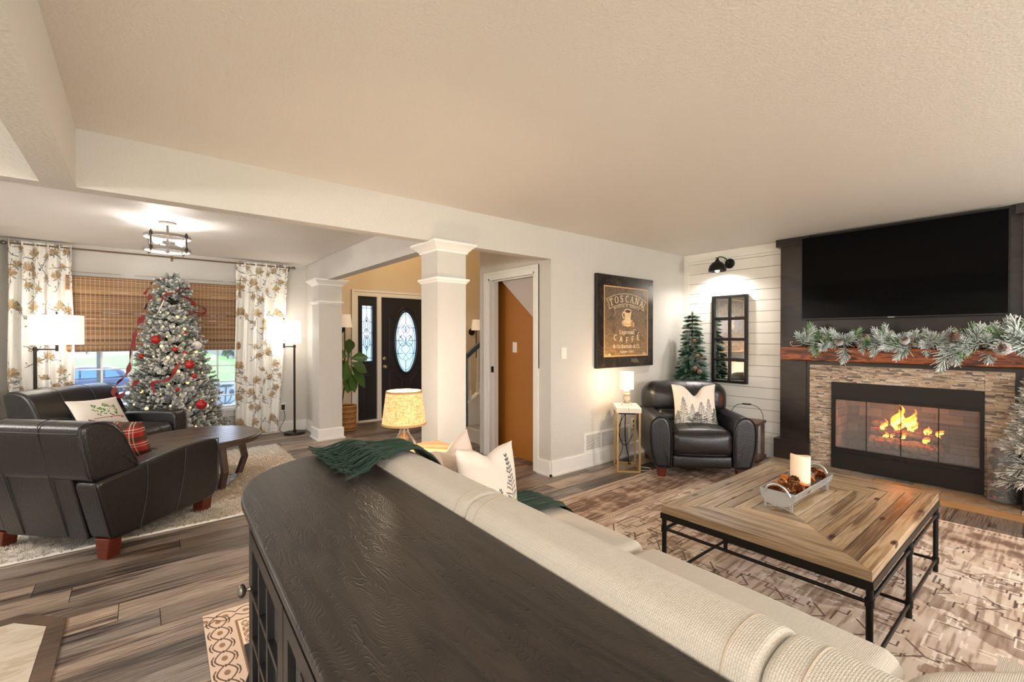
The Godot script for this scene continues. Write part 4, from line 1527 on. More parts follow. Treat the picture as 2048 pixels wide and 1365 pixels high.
func build_console() -> void:
	var o := thing("console_cabinet", "long dark wood console cabinet with glass doors behind the sofa", "cabinet", V(0.26, 0, -1.70), -2.3)
	var top_i := wood_img(1024, 512, [C(30, 25, 23), C(46, 39, 35), C(56, 48, 43), C(62, 54, 48)], 91, 9.0, 1.0, 0.25)
	var top_m := mat("dark console top wood", Color.WHITE, 0.40)
	var hi := grain_lines(1024, 640, 93)
	top_i.resize(1024, 640)
	for y in 640:
		for x in 1024:
			top_i.set_pixel(x, y, top_i.get_pixel(x, y) * (0.48 + 0.36 * hi.get_pixel(x, y).r))
	top_m.albedo_texture = tex(top_i)
	top_m.heightmap_enabled = true
	top_m.heightmap_texture = tex(hi)
	top_m.heightmap_scale = 0.12
	var paint := mat("black brown cabinet paint", C(31, 29, 30), 0.34)
	var outline := [Vector2(0.515, 2.2), Vector2(0, 2.2), Vector2(0, 0.0), Vector2(0.004, -0.06), Vector2(0.014, -0.13), Vector2(0.032, -0.20), Vector2(0.062, -0.28), Vector2(0.105, -0.35), Vector2(0.16, -0.415), Vector2(0.23, -0.47), Vector2(0.31, -0.51), Vector2(0.40, -0.53), Vector2(0.515, -0.535)]
	var t := MB.new()
	t.xf = Transform3D(FLAT, V(0, 0.807, 0))
	t.extr(PackedVector2Array(outline), 0.026, 0.007, 2)
	for i in t.uv.size():
		t.uv[i] = Vector2(t.v[i].z * 0.60, t.v[i].x * 0.96)
	put(t, "top", top_m, o)
	# curved end panel: strip between outline and its inset
	var outer := []
	var innr := []
	var c := Vector2(0.5, 0.05)
	for k in range(2, outline.size()):
		var p: Vector2 = outline[k]
		outer.append(p + (c - p).normalized() * 0.022)
		innr.append(p + (c - p).normalized() * 0.045)
	innr.reverse()
	var e := MB.new()
	e.xf = Transform3D(FLAT, V(0, 0.4475, 0))
	e.extr(PackedVector2Array(outer + innr), 0.693, 0.0, 1, true)
	put(e, "end_panel", paint, o)
	var pl := MB.new()
	pl.xf = Transform3D(FLAT, V(0, 0.055, 0))
	var po := [Vector2(0.515, 2.18), Vector2(-0.005, 2.18)]
	for k in range(2, outline.size()):
		po.append(outline[k] + (outline[k] - c).normalized() * 0.006)
	pl.extr(PackedVector2Array(po), 0.11, 0.02, 3)
	put(pl, "plinth", paint, o)
	put(boxes([[V(0.49, 0.1, -0.5), V(0.512, 0.793, 2.18)], [V(0.05, 0.10, -0.40), V(0.49, 0.125, 2.18)], [V(0.02, 0.1, 2.15), V(0.49, 0.793, 2.18)], [V(0.03, 0.1, 1.1), V(0.49, 0.793, 1.12)], [V(0.03, 0.1, 0.10), V(0.49, 0.793, 0.115)]]), "carcass", mat("cabinet inside", C(24, 26, 34), 0.5), o)
	put(boxes([[V(0.05, 0.44, 0.12), V(0.49, 0.455, 2.15)]]), "shelf", mat("cabinet inside"), o)
	put(boxes([[V(0.022, 0.772, 0.0), V(0.05, 0.793, 2.18)], [V(0.022, 0.105, 0.0), V(0.05, 0.125, 2.18)], [V(0.022, 0.105, 0.0), V(0.05, 0.793, 0.105)]]), "face_frame", paint, o)
	for k in 4:
		var z0 := 0.11 + k * 0.505
		var z1 := z0 + 0.498
		var d := MB.new()
		d.bb(V(0.008, 0.128, z0), V(0.030, 0.768, z0 + 0.045))
		d.bb(V(0.008, 0.128, z1 - 0.060), V(0.030, 0.768, z1))
		d.bb(V(0.008, 0.725, z0 + 0.045), V(0.030, 0.768, z1 - 0.060))
		d.bb(V(0.008, 0.128, z0 + 0.045), V(0.030, 0.185, z1 - 0.060))
		var dn := put(d, "door", paint, o)
		var a := z0 + 0.045
		var b := z1 - 0.060
		for i in range(1, 3):
			var z := lerpf(a, b, i / 3.0)
			put(boxes([[V(0.006, 0.185, z - 0.009), V(0.030, 0.725, z + 0.009)]]), "muntin", paint, dn)
		for j in range(1, 4):
			var y := lerpf(0.185, 0.725, j / 4.0)
			put(boxes([[V(0.007, y - 0.008, a), V(0.030, y + 0.008, b)]]), "muntin", paint, dn)
		for i in 3:
			for j in 4:
				put(boxes([[V(0.022, lerpf(0.185, 0.725, j / 4.0) + 0.008, lerpf(a, b, i / 3.0) + 0.009), V(0.025, lerpf(0.185, 0.725, (j + 1) / 4.0) - 0.008, lerpf(a, b, (i + 1) / 3.0) - 0.009)]]), "pane", glass_mat, dn)
		var kn := MB.new()
		kn.xf = aim(V(0.008, 0.60, z0 + 0.022 if k % 2 == 0 else z1 - 0.03), V(-1, 0, 0))
		kn.lathe([Vector2(0.0, 0.0), Vector2(0.010, 0.0), Vector2(0.009, 0.004), Vector2(0.005, 0.008), Vector2(0.005, 0.016), Vector2(0.0, 0.017)], 18)
		kn.ball(V(0, 0.025, 0), V(0.021, 0.012, 0.017), 16, 10)
		put(kn, "knob", mat("pewter knob", C(128, 122, 114), 0.28, 0.9), dn)

# ---------------------------------------------------------------- sofa and what lies on it
func weave(key: String, base: Color, dark: Color, sc: float, rough := 0.9) -> StandardMaterial3D:
	var im := Image.create(128, 128, false, Image.FORMAT_RGB8)
	var hm := Image.create(128, 128, false, Image.FORMAT_RGB8)
	var r := RandomNumberGenerator.new()
	r.seed = 5
	var tone := []
	for i in 256:
		tone.append(r.randf_range(0.0, 1.0))
	for y in 128:
		for x in 128:
			var cx := x / 8
			var cy := y / 8
			var over := (cx + cy) % 2 == 0
			var fx := (x % 8) / 8.0
			var fy := (y % 8) / 8.0
			var h := sin(PI * fy) * (0.6 + 0.4 * sin(PI * fx)) if over else sin(PI * fx) * (0.6 + 0.4 * sin(PI * fy))
			var t: float = 0.25 + 0.55 * h + 0.2 * tone[(cx * 16 + cy) % 256]
			im.set_pixel(x, y, dark.lerp(base, clampf(t, 0, 1)))
			hm.set_pixel(x, y, Color(h, h, h))
	var m := mat(key, Color.WHITE, rough)
	m.albedo_texture = tex(im)
	m.heightmap_enabled = true
	m.heightmap_texture = tex(hm)
	m.heightmap_scale = 0.12
	m.uv1_scale = Vector3(sc, sc, sc)
	m.uv1_triplanar = true
	m.rim_enabled = true
	m.rim = 0.3
	m.rim_tint = 0.6
	return m

func pillow(m: MB, w: float, h: float, t: float, dip := 0.0, side := 0) -> void:
	var f := func(a: float, b: float, sg: float) -> Vector3:
		var u := clampf(a, 0, 1) * 2.0 - 1.0
		var q := clampf(b, 0, 1) * 2.0 - 1.0
		var x := w * 0.5 * u * (1.0 - 0.09 * (1.0 - q * q))
		var y := h * 0.5 * q * (1.0 - 0.09 * (1.0 - u * u))
		var th := pow(maxf(0, 1 - u * u), 0.55) * pow(maxf(0, 1 - q * q), 0.55)
		var k := exp(-pow(u / 0.42, 2.0)) * maxf(0.0, q * 0.5 + 0.5)
		y -= dip * k * k * h
		th *= 1.0 + 0.06 * sin(u * 7.0 + q * 3.0) * (1 - q * q) + dip * 0.3 * (1 - k)
		return V(x, y, sg * t * 0.5 * th)
	if side >= 0:
		m.sheet(26, 26, func(a, b): return f.call(a, b, 1.0), Vector2(1, -1))
	if side <= 0:
		m.sheet(26, 26, func(a, b): return f.call(a, b, -1.0), Vector2(-1, -1), true)

func tree_print(im: Image, x: float, y0: float, y1: float, w: float, col: Color, dense := 18, sd := 1) -> void:
	var r := RandomNumberGenerator.new()
	r.seed = sd
	stroke(im, [Vector2(x, y0), Vector2(x + r.randf_range(-2, 2), y1)], 1.3, col)
	for i in dense:
		var t := float(i) / dense
		var y := lerpf(y1, y0, t)
		var l := w * (0.12 + t) * r.randf_range(0.7, 1.1)
		for s in [-1.0, 1.0]:
			var p := Vector2(x, y)
			var q := p + Vector2(s * l, -l * r.randf_range(0.2, 0.6))
			stroke(im, [p, q], 1.0, col, 0.95)
			for k in 4:
				var g := p.lerp(q, 0.35 + 0.2 * k)
				stroke(im, [g, g + Vector2(s * l * 0.12, -r.randf_range(3, 7))], 0.9, col, 0.9)
				stroke(im, [g, g + Vector2(s * l * 0.14, r.randf_range(1, 4))], 0.8, col, 0.8)

func pillow_mat(key: String, im: Image) -> StandardMaterial3D:
	var m := mat(key, Color.WHITE, 0.85)
	m.albedo_texture = tex(im)
	return m

func build_sofa() -> void:
	var fab := weave("beige woven upholstery", C(212, 204, 192), C(174, 164, 150), 15.0)
	var o := thing("sofa", "long beige woven sectional sofa backing onto the dark console", "sofa", V(0.775, 0, -1.70), -2.3)
	var prof := [Vector2(0, 0.40), Vector2(0, 0.845), Vector2(0.08, 0.874), Vector2(0.155, 0.864), Vector2(0.215, 0.80), Vector2(0.30, 0.58), Vector2(0.32, 0.40)]
	var pr := round_poly(prof, [0.05, 0.08, 0.08, 0.08, 0.12, 0.1, 0.05], 5)
	var segs := [[-0.275, 0.54], [0.54, 1.40], [1.40, 2.3]]
	for s in segs:
		var m := MB.new()
		m.xf = Transform3D(Basis.IDENTITY, V(0, 0, (s[0] + s[1]) * 0.5))
		m.extr(pr, s[1] - s[0] - 0.002, 0.016, 4)
		var bc := put(m, "back_cushion", fab, o)
		for e in [s[0] + 0.055, s[1] - 0.055]:
			var st := MB.new()
			var ps := []
			for i in pr.size():
				if pr[i].y > 0.5:
					ps.append(V(pr[i].x, pr[i].y, e))
			if ps.size() > 3:
				# order starts at the rear foot; keep the run over the top
				st.tube(ps, 0.0017, 5)
				put(st, "seam", mat("upholstery seam", C(178, 162, 140), 0.9), bc)
	put(boxes([[V(0.02, 0.07, -0.55), V(0.90, 0.30, 2.3)], [V(0.01, 0.07, -0.54), V(0.22, 0.60, 2.3)], [V(0.9, 0.07, 1.5), V(1.5, 0.30, 2.3)]]), "base", fab, o)
	var ar := MB.new()
	ar.soft(V(0.46, 0.345, -0.44), V(0.90, 0.55, 0.23), 0.10, 4, 2, V(0.01, 0.01, 0.01))
	put(ar, "arm", fab, o)
	for s in [[-0.325, 0.50], [0.505, 1.375]]:
		var m := MB.new()
		m.soft(V(0.655, 0.375, (s[0] + s[1]) * 0.5), V(0.63, 0.19, s[1] - s[0]), 0.055, 4, 5, V(0.015, 0.02, 0.008))
		put(m, "seat_cushion", fab, o)
	var cs := MB.new()
	cs.xf = Transform3D(FLAT, V(0, 0.375, 0))
	cs.extr(round_poly([Vector2(0.30, 1.385), Vector2(0.90, 1.385), Vector2(1.22, 1.62), Vector2(1.58, 2.0), Vector2(1.58, 2.4), Vector2(0.30, 2.4)], [0.03, 0.09, 0.2, 0.1, 0.1, 0.03], 5), 0.20, 0.06, 5)
	put(cs, "seat_cushion", fab, o)
	for q in [V(0.06, 0, -0.5), V(0.84, 0, -0.5), V(0.06, 0, 2.2), V(0.86, 0, 1.2)]:
		put(boxes([[q - V(0.03, 0, 0.03), q + V(0.03, 0.075, 0.03)]]), "leg", mat("dark furniture foot", C(40, 32, 28), 0.5), o)
	# cushions
	var blush := Image.create(64, 64, false, Image.FORMAT_RGB8)
	blush.fill(C(226, 205, 190))
	var p1 := thing("throw_pillow", "plain blush cream throw pillow at the far end of the sofa", "pillow", V(1.21, 0.645, -1.925), 22.0)
	var pm := MB.new()
	pm.xf = Transform3D(Basis(V(1, 0, 0), -0.22) * Basis(V(0, 0, 1), 0.12), Vector3.ZERO)
	pillow(pm, 0.42, 0.42, 0.14, 0.08)
	put(pm, "cover", pillow_mat("blush pillow cloth", blush), p1)
	var ti := Image.create(256, 256, false, Image.FORMAT_RGB8)
	ti.fill(C(226, 214, 200))
	tree_print(ti, 186, 238, 30, 56, C(34, 40, 38), 16, 3)
	tree_print(ti, 120, 246, 120, 34, C(60, 70, 64), 12, 4)
	tree_print(ti, 52, 248, 150, 30, C(48, 56, 52), 10, 5)
	var p2 := thing("throw_pillow", "cream throw pillow printed with a black winter tree on the sofa", "pillow", V(1.30, 0.625, -1.76), 16.0)
	var m2 := MB.new()
	m2.xf = Transform3D(Basis(V(1, 0, 0), -0.18) * Basis(V(0, 0, 1), -0.10), Vector3.ZERO)
	pillow(m2, 0.44, 0.44, 0.16, 0.08)
	put(m2, "cover", pillow_mat("winter tree pillow cloth", ti), p2)
	# throw blanket
	var th := thing("throw_blanket", "dark green knitted throw with fringe draped over the sofa back", "blanket", V(0.775, 0, -1.70), -2.3)
	var gm := weave("green knit", C(26, 66, 46), C(10, 32, 22), 18.0)
	var path := catmull([V(-0.015, 0.862, 0), V(0.03, 0.874, 0), V(0.08, 0.885, 0), V(0.15, 0.880, 0), V(0.225, 0.815, 0), V(0.275, 0.70, 0), V(0.32, 0.56, 0), V(0.40, 0.495, 0), V(0.60, 0.492, 0), V(0.78, 0.494, 0), V(0.92, 0.485, 0), V(0.985, 0.44, 0), V(1.0, 0.34, 0)], 6)
	var f := func(a: float, b: float) -> Vector3:
		var t := clampf(a, 0, 1) * (path.size() - 1)
		var i := mini(int(t), path.size() - 2)
		var p: Vector3 = (path[i] as Vector3).lerp(path[i + 1], t - i)
		var w0 := lerpf(-0.40, -0.265, smoothstep(0.0, 0.14, a))
		var w1 := lerpf(-0.045, 0.02, smoothstep(0.1, 0.6, a))
		var z := lerpf(w0, w1, b)
		var wr := 0.010 * sin(b * 21.0 + a * 5.0) + 0.007 * sin(b * 43.0 - a * 9.0)
		return p + V(0.0 if a < 0.3 else wr * 0.6, absf(wr) + 0.003, z)
	var bl := MB.new()
	bl.sheet(60, 44, f, Vector2(1.2, 0.5))
	put(bl, "cloth", gm, th)
	for i in 110:
		var b := (i + rng.randf() * 0.8) / 110.0
		var p: Vector3 = f.call(0.0, b)
		var s := MB.new()
		var l := rng.randf_range(0.07, 0.15)
		var sw := rng.randf_range(-0.07, 0.06) - 0.06 * (1.0 - b)
		var pts := [p + V(0.03, 0.002, 0), p + V(-0.008, rng.randf_range(0.0, 0.012), sw * 0.2), p + V(-0.035, -0.016 + rng.randf() * 0.02, sw * 0.6), p + V(-l * 0.9, -0.036, sw), p + V(-l - 0.03, -0.038 + rng.randf() * 0.016, sw * 1.3 + rng.randf_range(-0.03, 0.03))]
		s.tube(catmull(pts, 3), 0.0034, 5)
		put(s, "fringe_strand", gm, th)

# ---------------------------------------------------------------- tables
func plank_uv(m: MB, along_z: bool, su: float, sv: float, o: Vector2) -> void:
	for i in m.uv.size():
		var p := m.v[i]
		m.uv[i] = Vector2((p.z if along_z else p.x) * su, (p.x if along_z else p.z) * sv + p.y * sv) + o

func build_tables() -> void:
	# coffee table
	var ct := thing("coffee_table", "square rustic wood coffee table on a thin black metal frame", "table", V(2.875, 0, -0.93))
	var cols := [C(104, 82, 62), C(140, 114, 88), C(164, 140, 112), C(180, 158, 132), C(152, 126, 98)]
	var img := wood_img(512, 256, cols, 101, 8.0, 0.4, 0.6)
	for q in [[90, 40], [230, 150], [400, 90], [330, 210], [60, 190], [470, 30], [180, 90]]:
		dab(img, q[0], q[1], 14, 5, C(58, 40, 28), 0.7)
		dab(img, q[0], q[1], 7, 3, C(30, 22, 18), 0.8)
	var t := tex(img)
	var tones := []
	for k in 5:
		var b: float = [0.86, 0.95, 1.0, 1.05, 0.9][k]
		var m := mat("rustic plank %d" % k, Color(b, b * 0.995, b * 0.97), 0.36)
		m.albedo_texture = t
		tones.append(m)
	var hx := 0.70
	var hz := 0.455
	var rw := 0.065
	var n := 0
	for r in 7:
		var o := r * rw
		var i := minf(o + rw, hz) - 0.003
		var ax := hx - o
		var az := hz - o
		var bx := hx - i
		var bz := hz - i
		for q in [[[-ax, -az], [ax, -az], [bx, -bz], [-bx, -bz], false], [[ax, az], [-ax, az], [-bx, bz], [bx, bz], false], [[ax, -az], [ax, az], [bx, bz], [bx, -bz], true], [[-ax, az], [-ax, -az], [-bx, -bz], [-bx, bz], true]]:
			var m := MB.new()
			m.xf = Transform3D(FLAT, V(0, 0.440, 0))
			m.extr(PackedVector2Array([Vector2(q[0][0], q[0][1]), Vector2(q[1][0], q[1][1]), Vector2(q[2][0], q[2][1]), Vector2(q[3][0], q[3][1])]), 0.040, 0.0015, 1, false)
			plank_uv(m, q[4], 0.75, 1.5, Vector2(rng.randf(), rng.randf()))
			put(m, "plank", tones[rng.randi() % 5], ct)
			n += 1
	put(boxes([[V(-0.705, 0.39, -0.46), V(0.705, 0.421, -0.448)], [V(-0.705, 0.39, 0.448), V(0.705, 0.421, 0.46)], [V(-0.705, 0.39, -0.448), V(-0.693, 0.421, 0.448)], [V(0.693, 0.39, -0.448), V(0.705, 0.421, 0.448)], [V(-0.69, 0.408, -0.44), V(0.69, 0.419, 0.44)]]), "apron", black_metal, ct)
	for x in [-0.69, 0.0, 0.69]:
		for z in [-0.445, 0.445]:
			var l := MB.new()
			l.tube([V(x, 0, z), V(x, 0.392, z)], 0.0125, 10)
			for y in [0.075, 0.335]:
				l.tube([V(x, y - 0.016, z), V(x, y + 0.016, z)], 0.0165, 10)
			put(l, "leg", black_metal, ct)
	for y in [0.075, 0.335]:
		for z in [-0.445, 0.445]:
			for s in [-1.0, 1.0]:
				var m := MB.new()
				m.tube([V(0.01 * s, y, z), V(0.68 * s, y, z)], 0.0085, 8)
				put(m, "rail", black_metal, ct)
		for x in ([-0.69, 0.0, 0.69] if y < 0.1 else [-0.69, 0.69]):
			var m := MB.new()
			m.tube([V(x, y, -0.435), V(x, y, 0.435)], 0.0085, 8)
			put(m, "rail", black_metal, ct)
	# tray with candle and pinecones
	var tr := thing("galvanised_tray", "galvanised metal tray with loop handles and feet on the coffee table", "tray", V(2.87, 0.46, -0.965), 0.0)
	var zinc := mat("galvanised zinc", C(204, 210, 216), 0.30, 0.75)
	with_bump(zinc, bump_tex(0.04, 9, 3.0), 6.0, true, false, 0.3)
	var hl := 0.285
	var tm := MB.new()
	for s in [-1.0, 1.0]:
		# sloping long sides
		tm.quad(V(-hl, 0.035, s * 0.055), V(hl, 0.035, s * 0.055), V(hl, 0.095, s * 0.088), V(-hl, 0.095, s * 0.088), V(0, -0.45 , s))
		tm.quad(V(-hl, 0.037, s * 0.052), V(hl, 0.037, s * 0.052), V(hl, 0.097, s * 0.085), V(-hl, 0.097, s * 0.085), V(0, 0.45, -s))
		tm.tube([V(-hl, 0.096, s * 0.0865), V(hl, 0.096, s * 0.0865)], 0.0028, 6)
	tm.bb(V(-hl, 0.033, -0.056), V(hl, 0.037, 0.056))
	put(tm, "basin", zinc, tr)
	for s in [-1.0, 1.0]:
		var en := MB.new()
		en.xf = Transform3D(Basis(Vector3.UP, PI / 2), V(s * hl, 0, 0))
		en.extr(round_poly([Vector2(-0.09, 0.098), Vector2(-0.078, 0.055), Vector2(-0.05, 0.026), Vector2(0, 0.016), Vector2(0.05, 0.026), Vector2(0.078, 0.055), Vector2(0.09, 0.098)], 0.01, 2), 0.005, 0.0, 1)
		put(en, "end_plate", zinc, tr)
		for z in [-1.0, 1.0]:
			put(boxes([[V(s * (hl - 0.012) - 0.004, 0.0, z * 0.062 - 0.007), V(s * (hl - 0.012) + 0.004, 0.06, z * 0.062 + 0.007)]]), "foot", zinc, tr)
		var br := MB.new()
		br.tube(catmull([V(s * (hl - 0.012), 0.004, -0.06), V(s * (hl - 0.012), 0.014, 0), V(s * (hl - 0.012), 0.004, 0.06)], 5), 0.004, 6)
		put(br, "foot_bar", zinc, tr)
		var hd := MB.new()
		hd.tube(catmull([V(s * (hl + 0.004), 0.082, -0.062), V(s * (hl + 0.012), 0.120, -0.040), V(s * (hl + 0.014), 0.136, 0), V(s * (hl + 0.012), 0.120, 0.040), V(s * (hl + 0.004), 0.082, 0.062)], 6), 0.0055, 8)
		put(hd, "handle", zinc, tr)
	var ca := thing("pillar_candle", "ivory flameless pillar candle standing in the galvanised tray", "candle", V(2.905, 0.498, -0.965))
	var wax := mat("ivory wax", C(238, 222, 200), 0.5)
	wax.subsurf_scatter_enabled = true
	wax.subsurf_scatter_strength = 0.3
	wax.emission_enabled = true
	wax.emission = Color(1.0, 0.62, 0.36)
	wax.emission_energy_multiplier = 0.10
	var cm := MB.new()
	cm.lathe([Vector2(0, 0), Vector2(0.048, 0), Vector2(0.05, 0.004), Vector2(0.05, 0.19), Vector2(0.047, 0.196), Vector2(0.040, 0.19), Vector2(0.034, 0.165), Vector2(0.0, 0.16)], 28)
	for i in cm.v.size():
		if cm.v[i].y > 0.17:
			cm.v[i].y += cm.v[i].x * 0.16 * -1.0 + sin(atan2(cm.v[i].z, cm.v[i].x) * 2.0) * 0.004
	put(cm, "wax", wax, ca)
	var wk := MB.new()
	wk.tube([V(0, 0.15, 0), V(0.002, 0.18, 0)], 0.0015, 5)
	put(wk, "wick", mat("wick", C(60, 50, 44), 0.9), ca)
	var pc := cone_mesh(0.062, 0.032, Color(0.68, 0.30, 0.10), Color(0.38, 0.13, 0.04))
	var pc2 := cone_mesh(0.060, 0.036, Color(0.60, 0.46, 0.35), Color(0.40, 0.28, 0.2))
	var spots := []
	for i in 22:
		var x: float = -0.25 + (i % 11) * 0.05
		var z := -0.028 if i < 11 else 0.028
		if absf(x - 0.035) < 0.075:
			continue
		spots.append(V(x, 0.058 + 0.02 * ((i * 7) % 3), z))
	var ci := 0
	for q in spots:
		var light: bool = ci in [4, 13]
		var o := put(pc2 if light else pc, "pinecone", vmat("pinecone scales"))
		tag(o, (("pale tan pinecone left of the candle in the galvanised tray" if ci == 4 else "pale tan pinecone in front of the candle in the galvanised tray") if light else "rusty brown pinecone heaped in the galvanised tray around the candle"), "pinecone", "pale pinecones in the tray" if light else "pinecones in the galvanised tray")
		o.transform = aim(tr.position + q, V(rng.randf_range(-1, 1), rng.randf_range(0.1, 1), rng.randf_range(-1, 1)), Vector3.ONE * rng.randf_range(0.75, 0.95))
		ci += 1
	var orm := mat("dried orange", C(214, 116, 34), 0.6)
	for q in [[V(-0.075, 0.105, -0.035), V(1, 0.3, 0.5), "upright dried orange slice leaning left of the candle"], [V(-0.045, 0.098, 0.030), V(0.2, 1, 0.3), "dried orange slice lying flat before the candle"], [V(0.10, 0.10, 0.03), V(0.6, 0.6, 0.5), "dried orange slice leaning right of the candle"]]:
		var o := thing("orange_slice", q[2], "orange slice", tr.position + q[0])
		var m := MB.new()
		m.xf = aim(Vector3.ZERO, q[1])
		m.lathe([Vector2(0, 0.003), Vector2(0.030, 0.0035), Vector2(0.035, 0.0), Vector2(0.030, -0.0035), Vector2(0, -0.003)], 18)
		put(m, "flesh", orm, o)
		var rr := MB.new()
		rr.xf = m.xf
		for k in 8:
			var a := TAU * k / 8
			rr.tube([V(0, 0.0035, 0), V(cos(a) * 0.029, 0.004, sin(a) * 0.029)], 0.0012, 4)
		put(rr, "pith", mat("pale pith", C(236, 176, 104), 0.7), o)
	# end table behind the far arm
	var et := thing("end_table", "wooden end table with herringbone top beside the sofa", "table", V(1.37, 0, -2.60))
	et.scale.x = 0.84
	var em := wood("honey oak", [C(150, 108, 66), C(184, 140, 92), C(208, 168, 120), C(176, 130, 82)], 111, 0.4, V(1, 1, 1), 8.0, 0.4, 256, 128)
	var em2 := wood("honey oak light", [C(176, 136, 92), C(206, 168, 122), C(222, 188, 144)], 112, 0.4, V(1, 1, 1), 8.0, 0.4, 256, 128)
	var rect := PackedVector2Array([Vector2(-0.345, -0.275), Vector2(0.345, -0.275), Vector2(0.345, 0.275), Vector2(-0.345, 0.275)])
	for k in range(-10, 11):
		for s in [-1.0, 1.0]:
			var z0 := k * 0.085
			var pg := PackedVector2Array([Vector2(0, z0), Vector2(0, z0 + 0.083), Vector2(s * 0.36, z0 + 0.083 + 0.36), Vector2(s * 0.36, z0 + 0.36)])
			for piece in Geometry2D.intersect_polygons(pg, rect):
				if piece.size() < 3:
					continue
				var m := MB.new()
				m.xf = Transform3D(FLAT, V(0, 0.612, 0))
				m.extr(piece, 0.016, 0.0, 1, false)
				for i in m.uv.size():
					m.uv[i] = Vector2(m.v[i].x * s + m.v[i].z, m.v[i].x * s - m.v[i].z) * 0.9 + Vector2(k * 0.17, 0)
				put(m, "plank", em if k % 2 == 0 else em2, et)
	put(boxes([[V(-0.35, 0.58, -0.28), V(0.35, 0.604, 0.28)], [V(-0.355, 0.58, -0.285), V(0.355, 0.622, -0.275)], [V(-0.355, 0.58, 0.275), V(0.355, 0.622, 0.285)], [V(-0.355, 0.58, -0.275), V(-0.345, 0.622, 0.275)], [V(0.345, 0.58, -0.275), V(0.355, 0.622, 0.275)]]), "top_frame", em, et)
	for x in [-0.31, 0.31]:
		for z in [-0.24, 0.24]:
			put(boxes([[V(x - 0.025, 0, z - 0.025), V(x + 0.025, 0.58, z + 0.025)]]), "leg", em, et)
	put(boxes([[V(-0.31, 0.15, -0.24), V(0.31, 0.17, 0.24)]]), "shelf", em, et)
	# round table in the front room
	var rt := thing("round_table", "round dark plank coffee table with angled legs on the white rug", "table", V(0.44, 0, -5.07))
	var dark := wood("dark walnut plank", [C(40, 30, 27), C(66, 52, 46), C(86, 70, 62), C(72, 56, 50)], 121, 0.30, V(1, 1, 1), 9.0, 0.3, 512, 128)
	var circle := PackedVector2Array()
	for k in 48:
		circle.append(Vector2(cos(TAU * k / 48), sin(TAU * k / 48)) * 0.482)
	var ang := -0.12
	for k in range(-6, 6):
		var pg := PackedVector2Array()
		for q in [[-0.6, k * 0.088 + 0.002], [0.6, k * 0.088 + 0.002], [0.6, k * 0.088 + 0.086], [-0.6, k * 0.088 + 0.086]]:
			pg.append(Vector2(q[0], q[1]).rotated(ang))
		for piece in Geometry2D.intersect_polygons(pg, circle):
			var m := MB.new()
			m.xf = Transform3D(FLAT, V(0, 0.448, 0))
			m.extr(piece, 0.024, 0.0025, 1, false)
			plank_uv(m, false, 0.9, 1.6, Vector2(k * 0.23, k * 0.31))
			put(m, "plank", dark, rt)
	var rim := MB.new()
	rim.lathe([Vector2(0.0, 0.405), Vector2(0.468, 0.405), Vector2(0.490, 0.41), Vector2(0.492, 0.45), Vector2(0.484, 0.452), Vector2(0.477, 0.436), Vector2(0.0, 0.436)], 56, Vector3.ZERO, true)
	put(rim, "rim", dark, rt)
	var feet := []
	for k in 4:
		var a := TAU * (k + 0.5) / 4 + 0.42
		var d := V(cos(a), 0, sin(a))
		feet.append(d * 0.34)
		var l := MB.new()
		l.xf = Transform3D(Basis(d, Vector3.UP, d.cross(Vector3.UP)), Vector3.ZERO)
		l.extr(PackedVector2Array([Vector2(0.315, 0.0), Vector2(0.365, 0.0), Vector2(0.435, 0.18), Vector2(0.385, 0.41), Vector2(0.330, 0.41), Vector2(0.385, 0.18)]), 0.05, 0.004, 1, false)
		put(l, "leg", dark, rt)
	for k in 4:
		var a: Vector3 = feet[k]
		var b: Vector3 = feet[(k + 1) % 4]
		var m := MB.new()
		m.xf = Transform3D(Basis((b - a).normalized(), Vector3.UP, (b - a).normalized().cross(Vector3.UP)), (a + b) * 0.5)
		m.box(V(0, 0.014, 0), V(a.distance_to(b) - 0.03, 0.028, 0.045))
		put(m, "base_bar", dark, rt)

# ---------------------------------------------------------------- leather chairs
func seam(pts: Array, parent: Node, r := 0.0028, key := "leather seam") -> void:
	var m := MB.new()
	m.tube(pts, r, 5)
	put(m, "seam", mat(key, C(46, 45, 46), 0.45), parent)

